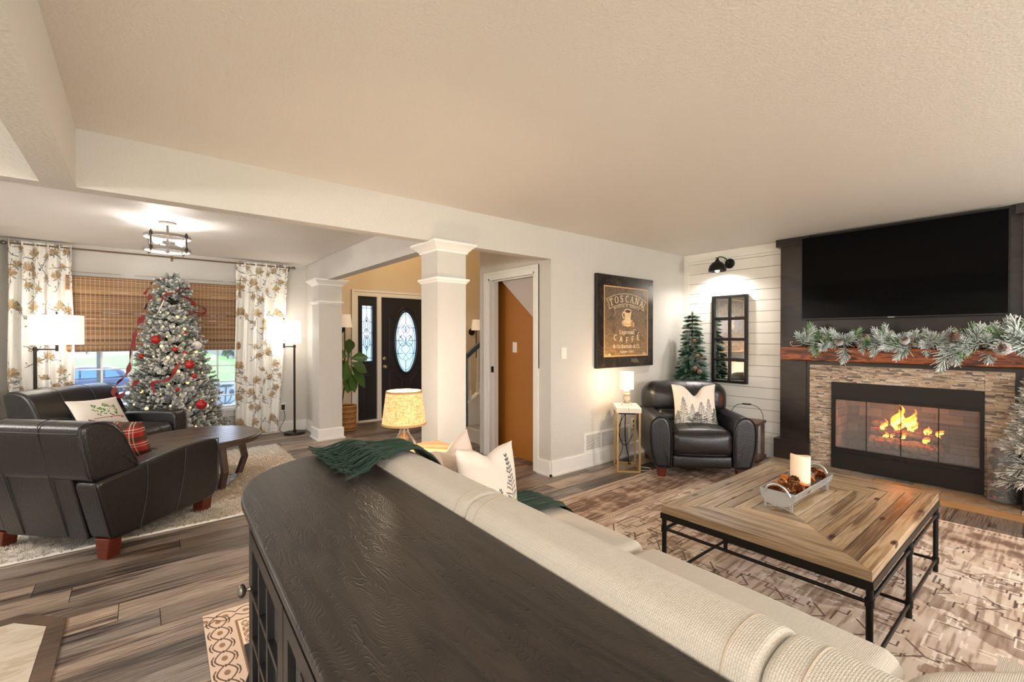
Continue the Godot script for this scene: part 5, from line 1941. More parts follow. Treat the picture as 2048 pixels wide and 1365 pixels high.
func club_chair(label: String, at: Vector3, deg: float, group: String) -> Node3D:
	# faces +Z; sloping arms, reclined back
	var o := thing("leather_armchair", label, "armchair", at, deg, group)
	var lw := wood("cherry leg wood", [C(74, 26, 16), C(104, 40, 22), C(128, 54, 30)], 131, 0.3, V(2, 2, 2), 8.0, 0.3, 128, 128)
	var side := Basis(Vector3.UP, -PI / 2)   # local x of the profile becomes z
	for s in [-1.0, 1.0]:
		var m := MB.new()
		m.xf = Transform3D(side, V(s * 0.375, 0, 0))
		var ap := round_poly([Vector2(-0.37, 0.115), Vector2(0.43, 0.115), Vector2(0.475, 0.20), Vector2(0.485, 0.40), Vector2(0.48, 0.578), Vector2(0.15, 0.578), Vector2(-0.15, 0.545), Vector2(-0.47, 0.505)], [0.05, 0.06, 0.05, 0.1, 0.07, 0.2, 0.2, 0.05], 4)
		m.extr(ap, 0.17, 0.030, 4)
		var arm := put(m, "arm", leather, o)
		# stitched outline and two upright seams on the outer face
		var x = s * 0.4615
		for q in [[0.16, 0.574, 0.10, 0.12], [-0.14, 0.54, -0.17, 0.12]]:
			seam(catmull([V(x - s * 0.012, q[1] + 0.002, q[0]), V(x, q[1] - 0.035, q[0]), V(x, (q[1] + q[3]) * 0.5, (q[0] + q[2]) * 0.5 + 0.01), V(x, q[3] + 0.01, q[2] - 0.02)], 4), arm)
		seam(catmull([V(x - s * 0.006, 0.492, -0.462), V(x - s * 0.006, 0.535, -0.15), V(x - s * 0.006, 0.565, 0.15), V(x - s * 0.006, 0.567, 0.44), V(x - s * 0.006, 0.53, 0.473), V(x - s * 0.006, 0.3, 0.475), V(x - s * 0.006, 0.18, 0.462)], 5), arm, 0.004)
		seam([V(x - s * 0.012, 0.49, -0.468), V(x - s * 0.012, 0.13, -0.378)], arm, 0.004)
		for z in [-0.33, 0.39]:
			var l := MB.new()
			l.extr(PackedVector2Array([Vector2(-0.052, 0.125), Vector2(-0.035, 0), Vector2(0.035, 0), Vector2(0.052, 0.125)]), 0.085, 0.004, 1, false)
			l.xf = Transform3D.IDENTITY
			var ln := put(l, "leg", lw, o)
			ln.position = V(s * 0.385, 0, z)
	# back
	var b := MB.new()
	b.xf = Transform3D(side, Vector3.ZERO)
	var bp := round_poly([Vector2(-0.485, 0.505), Vector2(-0.545, 0.80), Vector2(-0.535, 0.855), Vector2(-0.44, 0.87), Vector2(-0.31, 0.82), Vector2(-0.22, 0.64), Vector2(-0.16, 0.505)], [0.05, 0.06, 0.06, 0.08, 0.10, 0.1, 0.05], 4)
	b.extr(bp, 0.905, 0.030, 4)
	var bk := put(b, "back", leather, o)
	var lb := MB.new()
	lb.xf = Transform3D(side, Vector3.ZERO)
	lb.extr(PackedVector2Array([Vector2(-0.378, 0.12), Vector2(-0.478, 0.52), Vector2(-0.20, 0.52), Vector2(-0.20, 0.12)]), 0.60, 0.01, 2, false)
	put(lb, "lower_back", leather, o)
	for x in [-0.16, 0.16]:
		seam([V(x, 0.13, -0.384), V(x, 0.505, -0.482), V(x, 0.80, -0.546)], bk)
		seam(catmull([V(x * 1.0, 0.81, -0.547), V(x, 0.858, -0.53), V(x, 0.872, -0.44), V(x, 0.825, -0.315), V(x, 0.64, -0.218), V(x, 0.54, -0.165)], 5), bk)
	seam([V(-0.43, 0.805, -0.5455), V(0.43, 0.805, -0.5455)], bk, 0.003)
	for s in [-1.0, 1.0]:
		seam(catmull([V(s * 0.445, 0.515, -0.480), V(s * 0.445, 0.79, -0.538), V(s * 0.445, 0.842, -0.52), V(s * 0.445, 0.857, -0.44), V(s * 0.445, 0.81, -0.32), V(s * 0.445, 0.64, -0.232), V(s * 0.445, 0.535, -0.175)], 5), bk, 0.003)
	var sc := MB.new()
	sc.soft(V(0, 0.365, 0.145), V(0.575, 0.19, 0.68), 0.06, 4, 6, V(0.0, 0.03, 0.02))
	var sn := put(sc, "seat_cushion", leather, o)
	for x in [-0.1, 0.1]:
		seam(catmull([V(x, 0.462, -0.15), V(x, 0.483, 0.1), V(x, 0.475, 0.36), V(x, 0.44, 0.488), V(x, 0.37, 0.502)], 5), sn)
	var fr := MB.new()
	fr.soft(V(0, 0.20, 0.10), V(0.58, 0.165, 0.68), 0.03, 3)
	put(fr, "front_rail", leather, o)
	return o

func build_armchairs() -> void:
	club_chair("black leather armchair nearest the camera, its back turned to the viewer", V(-0.165, 0, -4.285), 133.0, "leather club chairs in the front room")
	club_chair("black leather armchair in front of the window, holding the tree pillow", V(-0.25, 0, -6.17), 49.0, "leather club chairs in the front room")
	# plaid pillow on the near chair
	var pi := Image.create(128, 128, false, Image.FORMAT_RGB8)
	for y in 128:
		for x in 128:
			var c := C(178, 44, 34)
			var gx := posmod(x, 42)
			var gy := posmod(y, 42)
			if gx < 12: c = c.lerp(C(38, 66, 44), 0.55)
			if gy < 12: c = c.lerp(C(38, 66, 44), 0.55)
			if gx in [18, 19, 20, 26, 27]: c = c.lerp(C(236, 222, 196), 0.75)
			if gy in [18, 19, 20, 26, 27]: c = c.lerp(C(236, 222, 196), 0.75)
			pi.set_pixel(x, y, c)
	var p1 := thing("throw_pillow", "red green and cream plaid throw pillow on the nearer black armchair", "pillow", V(-0.09, 0.60, -4.41), 133.0)
	var m1 := MB.new()
	m1.xf = Transform3D(Basis(V(1, 0, 0), -0.30), Vector3.ZERO)
	pillow(m1, 0.46, 0.34, 0.15, 0.0)
	put(m1, "cover", pillow_mat("plaid cloth", pi), p1)
	# white pillow with fir sprig on the far chair
	var si := Image.create(256, 160, false, Image.FORMAT_RGB8)
	si.fill(C(230, 222, 212))
	var r := RandomNumberGenerator.new()
	r.seed = 8
	for k in 46:
		var a := Vector2(r.randf_range(75, 200), r.randf_range(45, 105))
		stroke(si, [a, a + Vector2(r.randf_range(-22, 22), r.randf_range(-14, 14))], 3.2, C(52, 104, 50).lerp(C(104, 150, 84), r.randf()), 0.9)
	for k in 26:
		dab(si, r.randf_range(80, 200), r.randf_range(45, 105), 2.2, 2.2, C(240, 236, 210))
	for k in 8:
		dab(si, r.randf_range(140, 235), r.randf_range(108, 124), 4, 4, C(180, 40, 40))
	stroke(si, [Vector2(60, 118), Vector2(230, 118)], 2.0, C(170, 60, 56), 0.7)
	var p2 := thing("throw_pillow", "oatmeal lumbar pillow with green fir tree print on the window armchair", "pillow", V(-0.30, 0.60, -6.17), 49.0)
	var m2 := MB.new()
	m2.xf = Transform3D(Basis(V(1, 0, 0), -0.55) * Basis(V(0, 0, 1), -0.05), Vector3.ZERO)
	pillow(m2, 0.54, 0.34, 0.14, 0.0)
	put(m2, "cover", pillow_mat("fir print cloth", si), p2)
	recliner()

func recliner() -> void:
	var o := thing("leather_recliner", "plump black leather armchair in the corner between painting and mirror", "armchair", V(4.50, 0, -2.53), -46.0)
	var lw := mats["cherry leg wood"] as StandardMaterial3D
	for s in [-1.0, 1.0]:
		# rolled arm: front outline swept backwards
		var m := MB.new()
		m.xf = Transform3D(Basis.IDENTITY, V(0, 0, 0.02))
		var ap := round_poly([Vector2(s * 0.29, 0.10), Vector2(s * 0.44, 0.10), Vector2(s * 0.485, 0.25), Vector2(s * 0.50, 0.45), Vector2(s * 0.475, 0.565), Vector2(s * 0.40, 0.61), Vector2(s * 0.32, 0.585), Vector2(s * 0.285, 0.48), Vector2(s * 0.28, 0.30)], [0.02, 0.04, 0.1, 0.1, 0.07, 0.07, 0.07, 0.08, 0.08], 4)
		m.extr(ap, 0.86, 0.035, 4)
		var arm := put(m, "arm", leather, o)
		var ring := []
		for p in ap:
			ring.append(V(p.x * 0.985 + s * 0.0055, p.y * 0.985 + 0.004, 0.440))
		var pm := MB.new()
		pm.tube(ring, 0.0055, 6, false, true)
		put(pm, "piping", mat("black piping", C(20, 20, 20), 0.4), arm)
		for z in [-0.34, 0.38]:
			var l := MB.new()
			l.extr(PackedVector2Array([Vector2(-0.045, 0.115), Vector2(-0.034, 0), Vector2(0.034, 0), Vector2(0.045, 0.115)]), 0.08, 0.004, 1, false)
			var ln := put(l, "leg", lw, o)
			ln.position = V(s * 0.37, 0, z)
	var b := MB.new()
	b.soft(V(0, 0.68, -0.30), V(0.86, 0.36, 0.30), 0.12, 5, 6, V(0.02, 0.025, 0.05))
	var bk := put(b, "back", leather, o)
	var b2 := MB.new()
	b2.soft(V(0, 0.50, -0.24), V(0.66, 0.22, 0.26), 0.08, 4, 5, V(0.0, 0.02, 0.04))
	put(b2, "lower_back", leather, o)
	var b3 := MB.new()
	b3.soft(V(0, 0.36, -0.40), V(0.80, 0.54, 0.10), 0.04, 3)
	put(b3, "back_shell", leather, o)
	seam(catmull([V(-0.40, 0.575, -0.16), V(-0.2, 0.572, -0.095), V(0, 0.572, -0.085), V(0.2, 0.572, -0.095), V(0.40, 0.575, -0.16)], 5), bk, 0.004)
	seam(catmull([V(0, 0.905, -0.30), V(0, 0.89, -0.20), V(0, 0.80, -0.115), V(0, 0.68, -0.095), V(0, 0.58, -0.10)], 5), bk)
	for k in 9:
		var x := -0.34 + k * 0.085
		var y0 := 0.87 - rng.randf() * 0.05
		seam(catmull([V(x, y0, -0.20 + (0.87 - y0) * 0.7), V(x + 0.02, y0 - 0.05, -0.148), V(x + 0.05, y0 - 0.12, -0.112)], 4), bk, 0.0022, "leather crease")
	var sc := MB.new()
	sc.soft(V(0, 0.345, 0.14), V(0.57, 0.25, 0.66), 0.075, 5, 7, V(0.0, 0.035, 0.03))
	var sn := put(sc, "seat_cushion", leather, o)
	for x in [-0.09, 0.11]:
		seam(catmull([V(x, 0.485, -0.08), V(x, 0.503, 0.14), V(x, 0.495, 0.34), V(x, 0.455, 0.455), V(x, 0.42, 0.476)], 5), sn, 0.0035)
	seam(catmull([V(-0.28, 0.405, 0.42), V(-0.2, 0.415, 0.465), V(0, 0.42, 0.482), V(0.2, 0.415, 0.465), V(0.28, 0.405, 0.42)], 5), sn, 0.004)
	seam(catmull([V(-0.27, 0.245, 0.42), V(-0.2, 0.24, 0.452), V(0, 0.238, 0.46), V(0.2, 0.24, 0.452), V(0.27, 0.245, 0.42)], 5), sn, 0.0035)
	var fr := MB.new()
	fr.soft(V(0, 0.165, 0.11), V(0.565, 0.125, 0.66), 0.03, 3, 2, V(0, 0, 0.012))
	put(fr, "front_rail", leather, o)
	# forest pillow
	var ti := Image.create(320, 320, false, Image.FORMAT_RGB8)
	ti.fill(C(232, 222, 208))
	var k := 0
	for q in [[60, 300, 110, 46], [190, 312, 130, 58], [125, 305, 150, 36], [255, 306, 120, 44], [300, 312, 190, 34], [20, 312, 210, 30], [160, 316, 220, 60]]:
		tree_print(ti, q[0], q[1], q[2], q[3], C(38, 44, 42) if k % 3 != 2 else C(104, 112, 112), 17, 20 + k)
		k += 1
	for i in 26:
		dab(ti, i * 13, 310, 9, 7, C(40, 46, 42), 0.8)
	for i in 22:
		dab(ti, 290 + (i % 5) * 6, 220 + i * 4, 5, 3, C(44, 92, 56), 0.9)
	var p := thing("throw_pillow", "cream pillow printed with dark winter forest on the corner armchair", "pillow", V(4.425, 0.665, -2.44), -46.0)
	var pm := MB.new()
	pm.xf = Transform3D(Basis(V(1, 0, 0), -0.28), Vector3.ZERO)
	pillow(pm, 0.44, 0.44, 0.17, 0.24)
	put(pm, "cover", pillow_mat("winter forest cloth", ti), p)

# ---------------------------------------------------------------- lamps
func floor_lamp(label: String, base_at: Vector3, arm: Vector3) -> void:
	var bronze := mat("dark bronze", C(46, 38, 34), 0.4, 0.6)
	var o := thing("floor_lamp", label, "floor lamp", base_at, 0.0, "drum shade floor lamps")
	var b := MB.new()
	b.lathe([Vector2(0, 0.0), Vector2(0.135, 0.0), Vector2(0.14, 0.006), Vector2(0.138, 0.026), Vector2(0.12, 0.032), Vector2(0.0, 0.034)], 36)
	put(b, "base", bronze, o)
	var p := MB.new()
	p.tube([V(0, 0.03, 0), V(0, 1.26, 0)], 0.0145, 12)
	p.tube([V(0, 0.03, 0), V(0, 0.06, 0)], 0.022, 12)
	put(p, "pole", bronze, o)
	var a := MB.new()
	a.tube([V(0, 1.235, 0), arm * 0.55 + V(0, 1.235, 0), arm + V(0, 1.235, 0)], 0.008, 8)
	a.tube([V(0, 1.22, 0), V(0, 1.25, 0)], 0.02, 10)
	a.tube([arm + V(0, 1.215, 0), arm + V(0, 1.36, 0)], 0.013, 10)
	put(a, "swing_arm", bronze, o)
	var sh := MB.new()
	var r := 0.218
	sh.lathe([Vector2(r, 1.285), Vector2(r, 1.60)], 40, arm)
	sh.lathe([Vector2(r - 0.004, 1.60), Vector2(r - 0.004, 1.285)], 40, arm)
	sh.lathe([Vector2(r - 0.004, 1.285), Vector2(r, 1.285)], 40, arm)
	sh.lathe([Vector2(r, 1.60), Vector2(r - 0.004, 1.60)], 40, arm)
	var lin := glow("lit white linen shade", Color(1.0, 0.97, 0.92), 0.62, C(245, 240, 232))
	put(sh, "lamp_shade", lin, o)
	var sp := MB.new()
	for k in 3:
		var t := TAU * k / 3
		sp.tube([arm + V(0, 1.585, 0), arm + V(cos(t) * r, 1.597, sin(t) * r)], 0.0025, 5)
	sp.tube([arm + V(0, 1.36, 0), arm + V(0, 1.62, 0)], 0.004, 6)
	sp.ball(arm + V(0, 1.625, 0), V(0.010, 0.014, 0.010), 8, 6)
	put(sp, "finial", bronze, o)
	var bu := MB.new()
	bu.ball(arm + V(0, 1.44, 0), V(0.03, 0.04, 0.03), 12, 8)
	put(bu, "bulb", glow("warm white bulb", Color(1, 0.93, 0.82), 4.0), o)
	omni(o, arm + V(0, 1.44, 0), Color(1.0, 0.97, 0.93), 0.14, 0.05)

func build_lamps() -> void:
	floor_lamp("bronze floor lamp with white drum shade before the left curtain", V(-0.85, 0, -7.02), V(0.18, 0, 0.13))
	floor_lamp("bronze floor lamp with white drum shade right of the right curtain", V(1.715, 0, -6.95), V(-0.13, 0, -0.02))
	# semi flush ceiling fixture in the front room
	var o := thing("ceiling_light", "round semi flush ceiling light with two grey hoops and clear bulbs", "ceiling light", V(0.22, 2.43, -5.32))
	var grey := wood("grey hoop wood", [C(92, 84, 78), C(128, 120, 112), C(150, 142, 134)], 141, 0.5, V(2, 20, 1), 8.0, 0.2, 256, 64)
	var iron := mat("fixture iron", C(66, 60, 56), 0.45, 0.5)
	var cp := MB.new()
	cp.lathe([Vector2(0.0, 0.0), Vector2(0.068, 0.0), Vector2(0.068, -0.022), Vector2(0.060, -0.026), Vector2(0.0, -0.028)], 28, Vector3.ZERO)
	for s in [-1.0, 1.0]:
		cp.ball(V(0.042 * s, -0.03, 0.01), V(0.005, 0.006, 0.005), 8, 5)
	put(cp, "canopy", grey, o)
	var stm := MB.new()
	stm.tube([V(0, -0.02, 0), V(0, -0.275, 0)], 0.010, 10)
	stm.lathe([Vector2(0.0, -0.17), Vector2(0.035, -0.175), Vector2(0.035, -0.20), Vector2(0.0, -0.205)], 16)
	put(stm, "stem", iron, o)
	for y in [-0.135, -0.255]:
		var h := MB.new()
		h.lathe([Vector2(0.176, y - 0.013), Vector2(0.180, y - 0.013), Vector2(0.180, y + 0.013), Vector2(0.176, y + 0.013), Vector2(0.172, y + 0.013), Vector2(0.172, y - 0.013), Vector2(0.176, y - 0.013)], 48, Vector3.ZERO, true)
		put(h, "hoop", grey, o)
	for k in 4:
		var a := TAU * k / 4 + 0.75
		var d := V(cos(a), 0, sin(a))
		var u := MB.new()
		u.tube([d * 0.183 + V(0, -0.285, 0), d * 0.183 + V(0, -0.112, 0)], 0.007, 8)
		for y in [-0.135, -0.255]:
			u.tube([d * 0.183 + V(0, y - 0.018, 0), d * 0.183 + V(0, y + 0.018, 0)], 0.014, 8)
		u.ball(d * 0.183 + V(0, -0.108, 0), V(0.007, 0.007, 0.007), 8, 5)
		put(u, "upright", iron, o)
	var lens := MB.new()
	lens.lathe([Vector2(0.0, -0.262), Vector2(0.17, -0.262), Vector2(0.17, -0.266), Vector2(0.0, -0.266)], 40, Vector3.ZERO, true)
	put(lens, "glass_lens", glass_mat, o)
	var fin := MB.new()
	fin.tube([V(-0.02, -0.272, 0), V(0.02, -0.272, 0)], 0.004, 6)
	fin.ball(V(0, -0.276, 0), V(0.008, 0.008, 0.008), 8, 6)
	put(fin, "finial", iron, o)
	for k in 3:
		var a := TAU * k / 3 + 0.35
		var d := V(cos(a), 0, sin(a))
		var s := MB.new()
		s.tube([d * 0.03 + V(0, -0.19, 0), d * 0.065 + V(0, -0.19, 0)], 0.014, 10)
		put(s, "socket", iron, o)
		var b := MB.new()
		b.xf = aim(d * 0.062 + V(0, -0.19, 0), d)
		b.lathe([Vector2(0.0, 0.075), Vector2(0.016, 0.072), Vector2(0.029, 0.055), Vector2(0.030, 0.040), Vector2(0.018, 0.015), Vector2(0.013, 0.0)], 16)
		put(b, "bulb", glow("clear white bulb", Color(1, 0.97, 0.93), 3.0), o)
		omni(o, d * 0.106 + V(0, -0.19, 0), Color(1.0, 0.98, 0.96), 0.20, 0.03)
	# table lamp with glass base
	var t := thing("table_lamp", "table lamp with clear glass base and glowing burlap shade", "table lamp", V(1.27, 0.62, -2.60))
	var gl := mat("lamp glass", Color(0.97, 0.97, 0.95, 0.0), 0.02)
	gl.refraction_enabled = true
	gl.refraction_scale = 0.045
	var g := MB.new()
	g.lathe([Vector2(0.0, 0.0), Vector2(0.062, 0.0), Vector2(0.074, 0.006), Vector2(0.082, 0.035), Vector2(0.082, 0.062), Vector2(0.072, 0.095), Vector2(0.050, 0.125), Vector2(0.032, 0.150), Vector2(0.026, 0.175), Vector2(0.026, 0.212), Vector2(0.023, 0.212), Vector2(0.023, 0.176), Vector2(0.029, 0.152), Vector2(0.047, 0.128), Vector2(0.068, 0.095), Vector2(0.078, 0.062), Vector2(0.078, 0.037), Vector2(0.070, 0.012), Vector2(0.0, 0.008)], 40)
	put(g, "glass_base", gl, t)
	var st := MB.new()
	st.tube([V(0, 0.008, 0), V(0, 0.26, 0)], 0.0045, 8)
	st.lathe([Vector2(0.0, 0.213), Vector2(0.028, 0.213), Vector2(0.028, 0.224), Vector2(0.013, 0.228), Vector2(0.013, 0.262), Vector2(0.0, 0.262)], 20)
	put(st, "stem", mat("brushed nickel"), t)
	var bi := Image.create(256, 128, false, Image.FORMAT_RGB8)
	var r := RandomNumberGenerator.new()
	r.seed = 3
	bi.fill(C(232, 198, 146))
	for k in 900:
		var x := r.randf() * 256
		var y := r.randf() * 128
		var l := r.randf_range(4, 22)
		var dk := C(186, 138, 84) if r.randf() < 0.6 else C(250, 228, 186)
		if r.randf() < 0.5:
			stroke(bi, [Vector2(x, y), Vector2(x + l, y + r.randf_range(-1, 1))], 0.8, dk, 0.5)
		else:
			stroke(bi, [Vector2(x, y), Vector2(x + r.randf_range(-1, 1), minf(y + l, 127))], 0.8, dk, 0.5)
	var bt := tex(bi)
	var bur := mat("burlap shade cloth", C(226, 196, 150), 0.9)
	bur.albedo_texture = bt
	bur.emission_enabled = true
	bur.emission = Color.BLACK
	bur.emission_texture = bt
	bur.emission = Color(1, 1, 1)
	bur.emission_operator = BaseMaterial3D.EMISSION_OP_MULTIPLY
	bur.emission_energy_multiplier = 0.75
	bur.uv1_scale = V(2, 4.5, 1)
	var sh := MB.new()
	sh.lathe([Vector2(0.134, 0.208), Vector2(0.108, 0.412)], 44)
	sh.lathe([Vector2(0.104, 0.412), Vector2(0.130, 0.208)], 44)
	put(sh, "lamp_shade", bur, t)
	var tr := MB.new()
	for q in [[0.1345, 0.206, 0.1335, 0.218], [0.1095, 0.402, 0.1083, 0.414]]:
		tr.lathe([Vector2(q[0] - 0.006, q[1]), Vector2(q[0] + 0.001, q[1]), Vector2(q[2] + 0.001, q[3]), Vector2(q[2] - 0.006, q[3])], 44)
	put(tr, "shade_trim", mat("tan shade trim", C(186, 144, 100), 0.8), t)
	var hp := MB.new()
	for k in 3:
		var a := TAU * k / 3
		hp.tube([V(0, 0.40, 0), V(cos(a) * 0.106, 0.408, sin(a) * 0.106)], 0.002, 4)
	hp.tube([V(0, 0.26, 0), V(0.035, 0.32, 0), V(0, 0.40, 0)], 0.0018, 4)
	put(hp, "harp", mat("brushed nickel"), t)
	var bu := MB.new()
	bu.ball(V(0, 0.31, 0), V(0.026, 0.034, 0.026), 12, 8)
	put(bu, "bulb", glow("amber bulb", Color(1, 0.82, 0.58), 8.0), t)
	omni(t, V(0, 0.31, 0), Color(1.0, 0.92, 0.81), 0.70, 0.045)
	# tall narrow side table with small lamp
	var s := thing("side_table", "tall narrow gold framed side table with white plank top", "table", V(3.95, 0, -2.93), -46.6)
	var gold := mat("satin gold", C(196, 160, 108), 0.4, 0.55)
	var wp := wood("whitewashed plank", [C(206, 190, 168), C(228, 216, 198), C(238, 228, 214)], 151, 0.6, V(2, 2, 2), 8.0, 0.3, 128, 128)
	for x in [-0.062, 0.062]:
		put(boxes([[V(x - 0.0605, 0.603, -0.19), V(x + 0.0605, 0.652, 0.19)]]), "plank", wp, s)
	var fr := []
	for x in [-0.108, 0.108]:
		for z in [-0.17, 0.17]:
			put(boxes([[V(x - 0.009, 0.0, z - 0.009), V(x + 0.009, 0.603, z + 0.009)]]), "leg", gold, s)
		fr.append([V(x - 0.009, 0.0, -0.161), V(x + 0.009, 0.018, 0.161)])
	for z in [-0.17, 0.17]:
		fr.append([V(-0.099, 0.0, z - 0.009), V(0.099, 0.018, z + 0.009)])
	put(boxes(fr), "base_frame", gold, s)
	var strip := put(boxes([[V(-0.09, 0.565, -0.02), V(0.09, 0.600, 0.04)]]), "power_strip", black_metal)
	tag(strip, "black power strip fixed beneath the narrow side table top", "power strip")
	strip.transform = s.transform
	var sl := thing("table_lamp", "small lit lamp with turned whitewashed base on the narrow side table", "table lamp", V(3.955, 0.652, -2.935), -46.6)
	put(boxes([[V(-0.05, 0, -0.05), V(0.05, 0.028, 0.05)]]), "foot", wp, sl)
	var tb := MB.new()
	tb.lathe([Vector2(0.0, 0.028), Vector2(0.030, 0.028), Vector2(0.034, 0.036), Vector2(0.024, 0.046), Vector2(0.036, 0.062), Vector2(0.042, 0.082), Vector2(0.034, 0.098), Vector2(0.026, 0.106), Vector2(0.038, 0.114), Vector2(0.038, 0.128), Vector2(0.024, 0.136), Vector2(0.034, 0.148), Vector2(0.030, 0.158), Vector2(0.0, 0.16)], 24)
	put(tb, "base", wood("whitewashed turned base", [C(170, 156, 138), C(196, 182, 164), C(214, 202, 184)], 152, 0.6, V(2, 8, 2), 5.0, 0.4, 128, 128), sl)
	var ss := MB.new()
	ss.lathe([Vector2(0.072, 0.172), Vector2(0.072, 0.352)], 32)
	ss.lathe([Vector2(0.069, 0.352), Vector2(0.069, 0.172)], 32)
	put(ss, "lamp_shade", glow("lit cream shade", Color(1.0, 0.86, 0.66), 1.0, C(250, 236, 214)), sl)
	var sb := MB.new()
	sb.ball(V(0, 0.25, 0), V(0.02, 0.03, 0.02), 10, 8)
	put(sb, "bulb", glow("amber bulb"  , Color(1, 0.82, 0.58), 8.0), sl)
	omni(sl, V(0, 0.25, 0), Color(1.0, 0.88, 0.72), 0.15, 0.03)
	# cords below the side table
	var cd := [[[V(3.90, 0.57, -2.95), V(3.92, 0.35, -3.0), V(3.95, 0.20, -2.98), V(3.88, 0.03, -3.02)], 0.004, C(24, 24, 24), "thin black cord falling straight below the narrow side table"], [[V(3.94, 0.57, -2.94), V(3.98, 0.30, -2.97), V(4.02, 0.10, -2.96), V(4.05, 0.012, -2.98), V(4.16, 0.012, -3.02), V(4.08, 0.012, -3.08), V(4.2, 0.012, -3.10)], 0.0055, C(20, 20, 20), "thick black cord looped on the floor under the side table"], [[V(3.97, 0.57, -2.96), V(3.93, 0.40, -3.02), V(3.99, 0.24, -3.02), V(4.06, 0.22, -3.0), V(4.4, 0.25, -3.18)], 0.004, C(28, 28, 28), "black cord running from power strip towards the wall outlet"], [[V(4.05, 0.008, -2.86), V(4.10, 0.008, -2.76), V(4.02, 0.008, -2.70), V(3.96, 0.008, -2.78), V(4.10, 0.008, -2.90)], 0.0035, C(226, 222, 214), "white cord curled on the floor right of the side table"]]
	for q in cd:
		var m := MB.new()
		m.tube(catmull(q[0], 8), q[1], 6)
		tag(put(m, "cord", mat("cord %s" % q[2].to_html(), q[2], 0.5)), q[3], "cord")
	# wall sconce above the mirror
	var w := thing("wall_sconce", "black dome wall sconce on shiplap above the mirror", "wall lamp", V(5.565, 2.26, -2.62))
	var bp := MB.new()
	bp.xf = aim(Vector3.ZERO, V(-1, 0, 0))
	bp.lathe([Vector2(0.0, 0.0), Vector2(0.060, 0.0), Vector2(0.060, 0.008), Vector2(0.045, 0.018), Vector2(0.012, 0.022), Vector2(0.0, 0.022)], 24)
	put(bp, "backplate", black_metal, w)
	var am := MB.new()
	am.tube(catmull([V(-0.02, 0.0, 0.0), V(-0.08, 0.06, -0.02), V(-0.16, 0.07, -0.05), V(-0.19, 0.045, -0.06)], 6), 0.0065, 8)
	am.tube([V(-0.16, 0.055, -0.06), V(-0.225, 0.055, -0.06)], 0.006, 8)
	put(am, "arm", black_metal, w)
	var dm := MB.new()
	dm.lathe([Vector2(0.012, 0.045), Vector2(0.020, 0.030), Vector2(0.032, 0.012), Vector2(0.062, -0.006), Vector2(0.086, -0.036), Vector2(0.098, -0.075), Vector2(0.100, -0.105), Vector2(0.096, -0.105), Vector2(0.094, -0.075), Vector2(0.082, -0.038), Vector2(0.058, -0.012), Vector2(0.0, 0.004)], 32, V(-0.19, 0, -0.06))
	put(dm, "dome_shade", black_metal, w)
	var wb := MB.new()
	wb.ball(V(-0.19, -0.085, -0.06), V(0.028, 0.034, 0.028), 12, 8)
	put(wb, "bulb", glow("white sconce bulb", Color(1, 0.96, 0.9), 9.0), w)
	spot(w, V(-0.19, -0.085, -0.06), V(-0.165, -1.0, -0.055), Color(1.0, 0.98, 0.95), 1.2, 80.0, 0.03, 1.0)
	# lamps of the rooms behind the camera
	for q in [[V(3.8, 0, 2.3), 1.55, 5.0, "globe floor lamp in the living room behind the camera's right"], [V(0.9, 0, 2.9), 1.55, 4.0, "globe floor lamp in the living room straight behind the camera"], [V(-2.3, 2.43, 0.5), -0.65, 3.0, "nearer globe pendant over the kitchen tiles behind the beam"], [V(-2.3, 2.43, 2.5), -0.65, 3.0, "farther globe pendant over the kitchen tiles behind the camera"], [V(-2.8, 2.43, -4.8), -0.5, 3.2, "globe pendant in the dining room left of the front room"]]:
		var c := thing("globe_lamp", q[3], "lamp", q[0])
		var rm := MB.new()
		var h: float = q[1]
		var up := signf(h)
		rm.lathe([Vector2(0.0, 0.0), Vector2(0.10, 0.0), Vector2(0.10, 0.02 * up), Vector2(0.01, 0.026 * up), Vector2(0.01, h - 0.12 * up), Vector2(0.0, h - 0.12 * up)], 20)
		put(rm, "stem", black_metal, c)
		var gb := MB.new()
		gb.ball(V(0, h, 0), V(0.14, 0.14, 0.14), 20, 12)
		put(gb, "globe", glow("lit globe", Color(1.0, 0.95, 0.88), 3.0), c)
		omni(c, V(0, h, 0), Color(1.0, 0.984, 0.962), q[2], 0.14)

